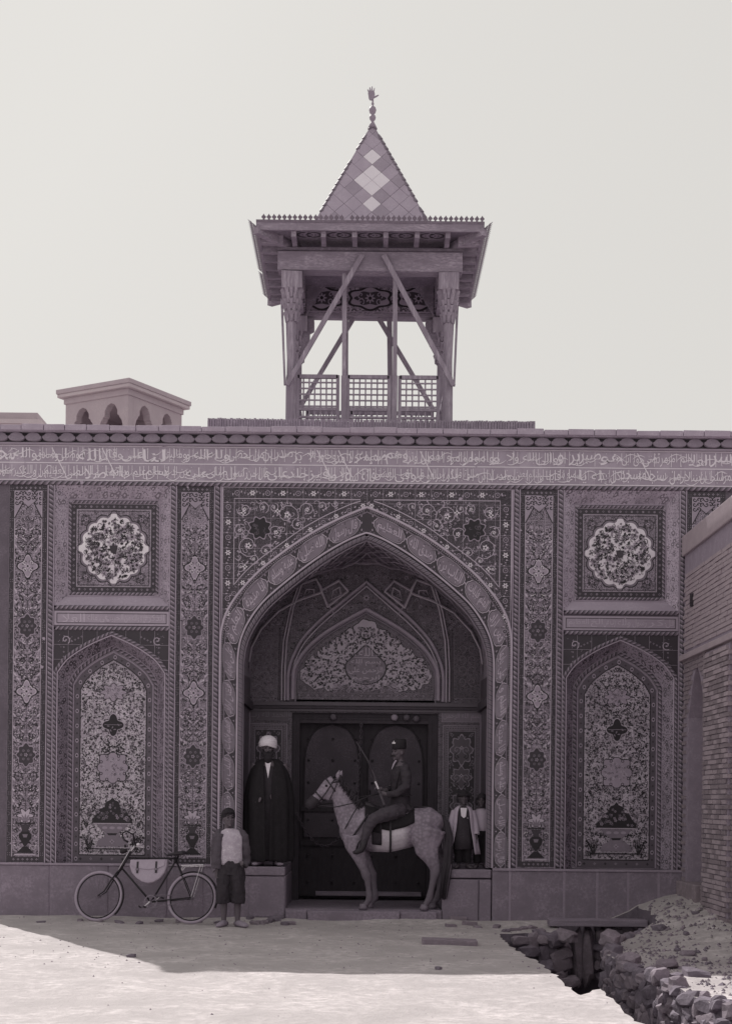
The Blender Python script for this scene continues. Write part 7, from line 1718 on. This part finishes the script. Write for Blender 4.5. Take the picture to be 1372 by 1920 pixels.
for cx, cy, a0, a1 in ((356, 1689.5, 1.0, 3.5), (180.5, 1684.5, 2.2, 3.9)):
    c = bp(cx, cy); m = MB(); n = 24; vs = []
    for k in range(n + 1):
        q = (a0 + (a1 - a0) * k / n) if cx > 300 else (a0 + (a1 - a0) * k / n); ra = .356; dir_ = -e_ if cx < 300 else e_
        for d, rr in ((-.026, ra - .012), (0, ra), (.026, ra - .012)): vs.append(c + (e_ * math.cos(q) + up_ * math.sin(q)) * rr + sd_ * d)
    m.add(vs, [(k * 3 + j, k * 3 + 3 + j, k * 3 + 4 + j, k * 3 + 1 + j) for k in range(n) for j in range(2)], 'black_paint'); f_ = m.build('mudguard', BC, smooth=True); md = f_.modifiers.new('s', 'SOLIDIFY'); md.thickness = .003
m = MB()
for d in (-.045, .045): m.tube([bp(333, 1628, d), bp(374, 1627, d)], .006, 'chrome', 6); m.tube([bp(369, 1628, d), bp(356, 1689, d)], .0035, 'chrome', 5); m.tube([bp(336, 1629, d), bp(333, 1636, d * .3)], .006, 'chrome', 5)
for px in (336, 345, 354, 363, 373): m.tube([bp(px, 1627.6, -.045), bp(px, 1627.6, .045)], .005, 'chrome', 5)
m.build('luggage_rack', BC)
m = MB(); out_ = [(236, 1615), (306, 1615), (306, 1629), (303, 1641), (295, 1652), (284, 1659), (274, 1661), (262, 1658), (250, 1650), (241, 1640), (236, 1628)]
cxb, cyb = 271, 1633; vs = []; n = len(out_)
for d, s_ in ((-.05, .93), (-.042, .99), (.03, 1.0), (.035, .96)): vs += [bp(cxb + (a - cxb) * s_, cyb + (b2 - cyb) * s_ + .5, d) for a, b2 in out_]
m.add(vs, [tuple(range(n))] + [tuple(range(4 * n - 1, 3 * n - 1, -1))] + [(i * n + k, (i + 1) * n + k, (i + 1) * n + (k + 1) % n, i * n + (k + 1) % n) for i in range(3) for k in range(n)], 'canvas')
BG = m.build('frame_bag', None, smooth=False, bev=.006); tag(BG, 'pale canvas bag with two buckled straps hanging inside the bicycle frame', 'bag')
m = MB(); fl_ = [(239, 1616), (303, 1616), (302, 1628), (290, 1633), (271, 1635), (252, 1632), (240, 1627)]; vs = [bp(a, b2, -.053) for a, b2 in fl_] + [bp(a, b2, -.06) for a, b2 in fl_]; n = 7
m.add(vs, [tuple(range(n, 2 * n))] + [(k, (k + 1) % n, (k + 1) % n + n, k + n) for k in range(n)], 'canvas'); m.build('flap', BG)
for a in (252, 287): m = MB(); m.beam(bp(a, 1620, -.064), bp(a + .5, 1642, -.058), .026, .005, 'leather', up=sd_); m.beam(bp(a, 1633, -.068), bp(a, 1637, -.068), .034, .006, 'steel', up=sd_); m.build('strap', BG)
for a in (244, 268, 298): m = MB(); m.tube([bp(a, 1613, -.02) + (e_ * 0) + Vector((0, 0, 0)) + (sd_ * .022 * math.cos(t) + up_ * .024 * math.sin(t)) + sd_ * .02 for t in [6.283 * k / 10 for k in range(10)]], .006, 'leather', 5, closed=True); m.build('strap', BG)
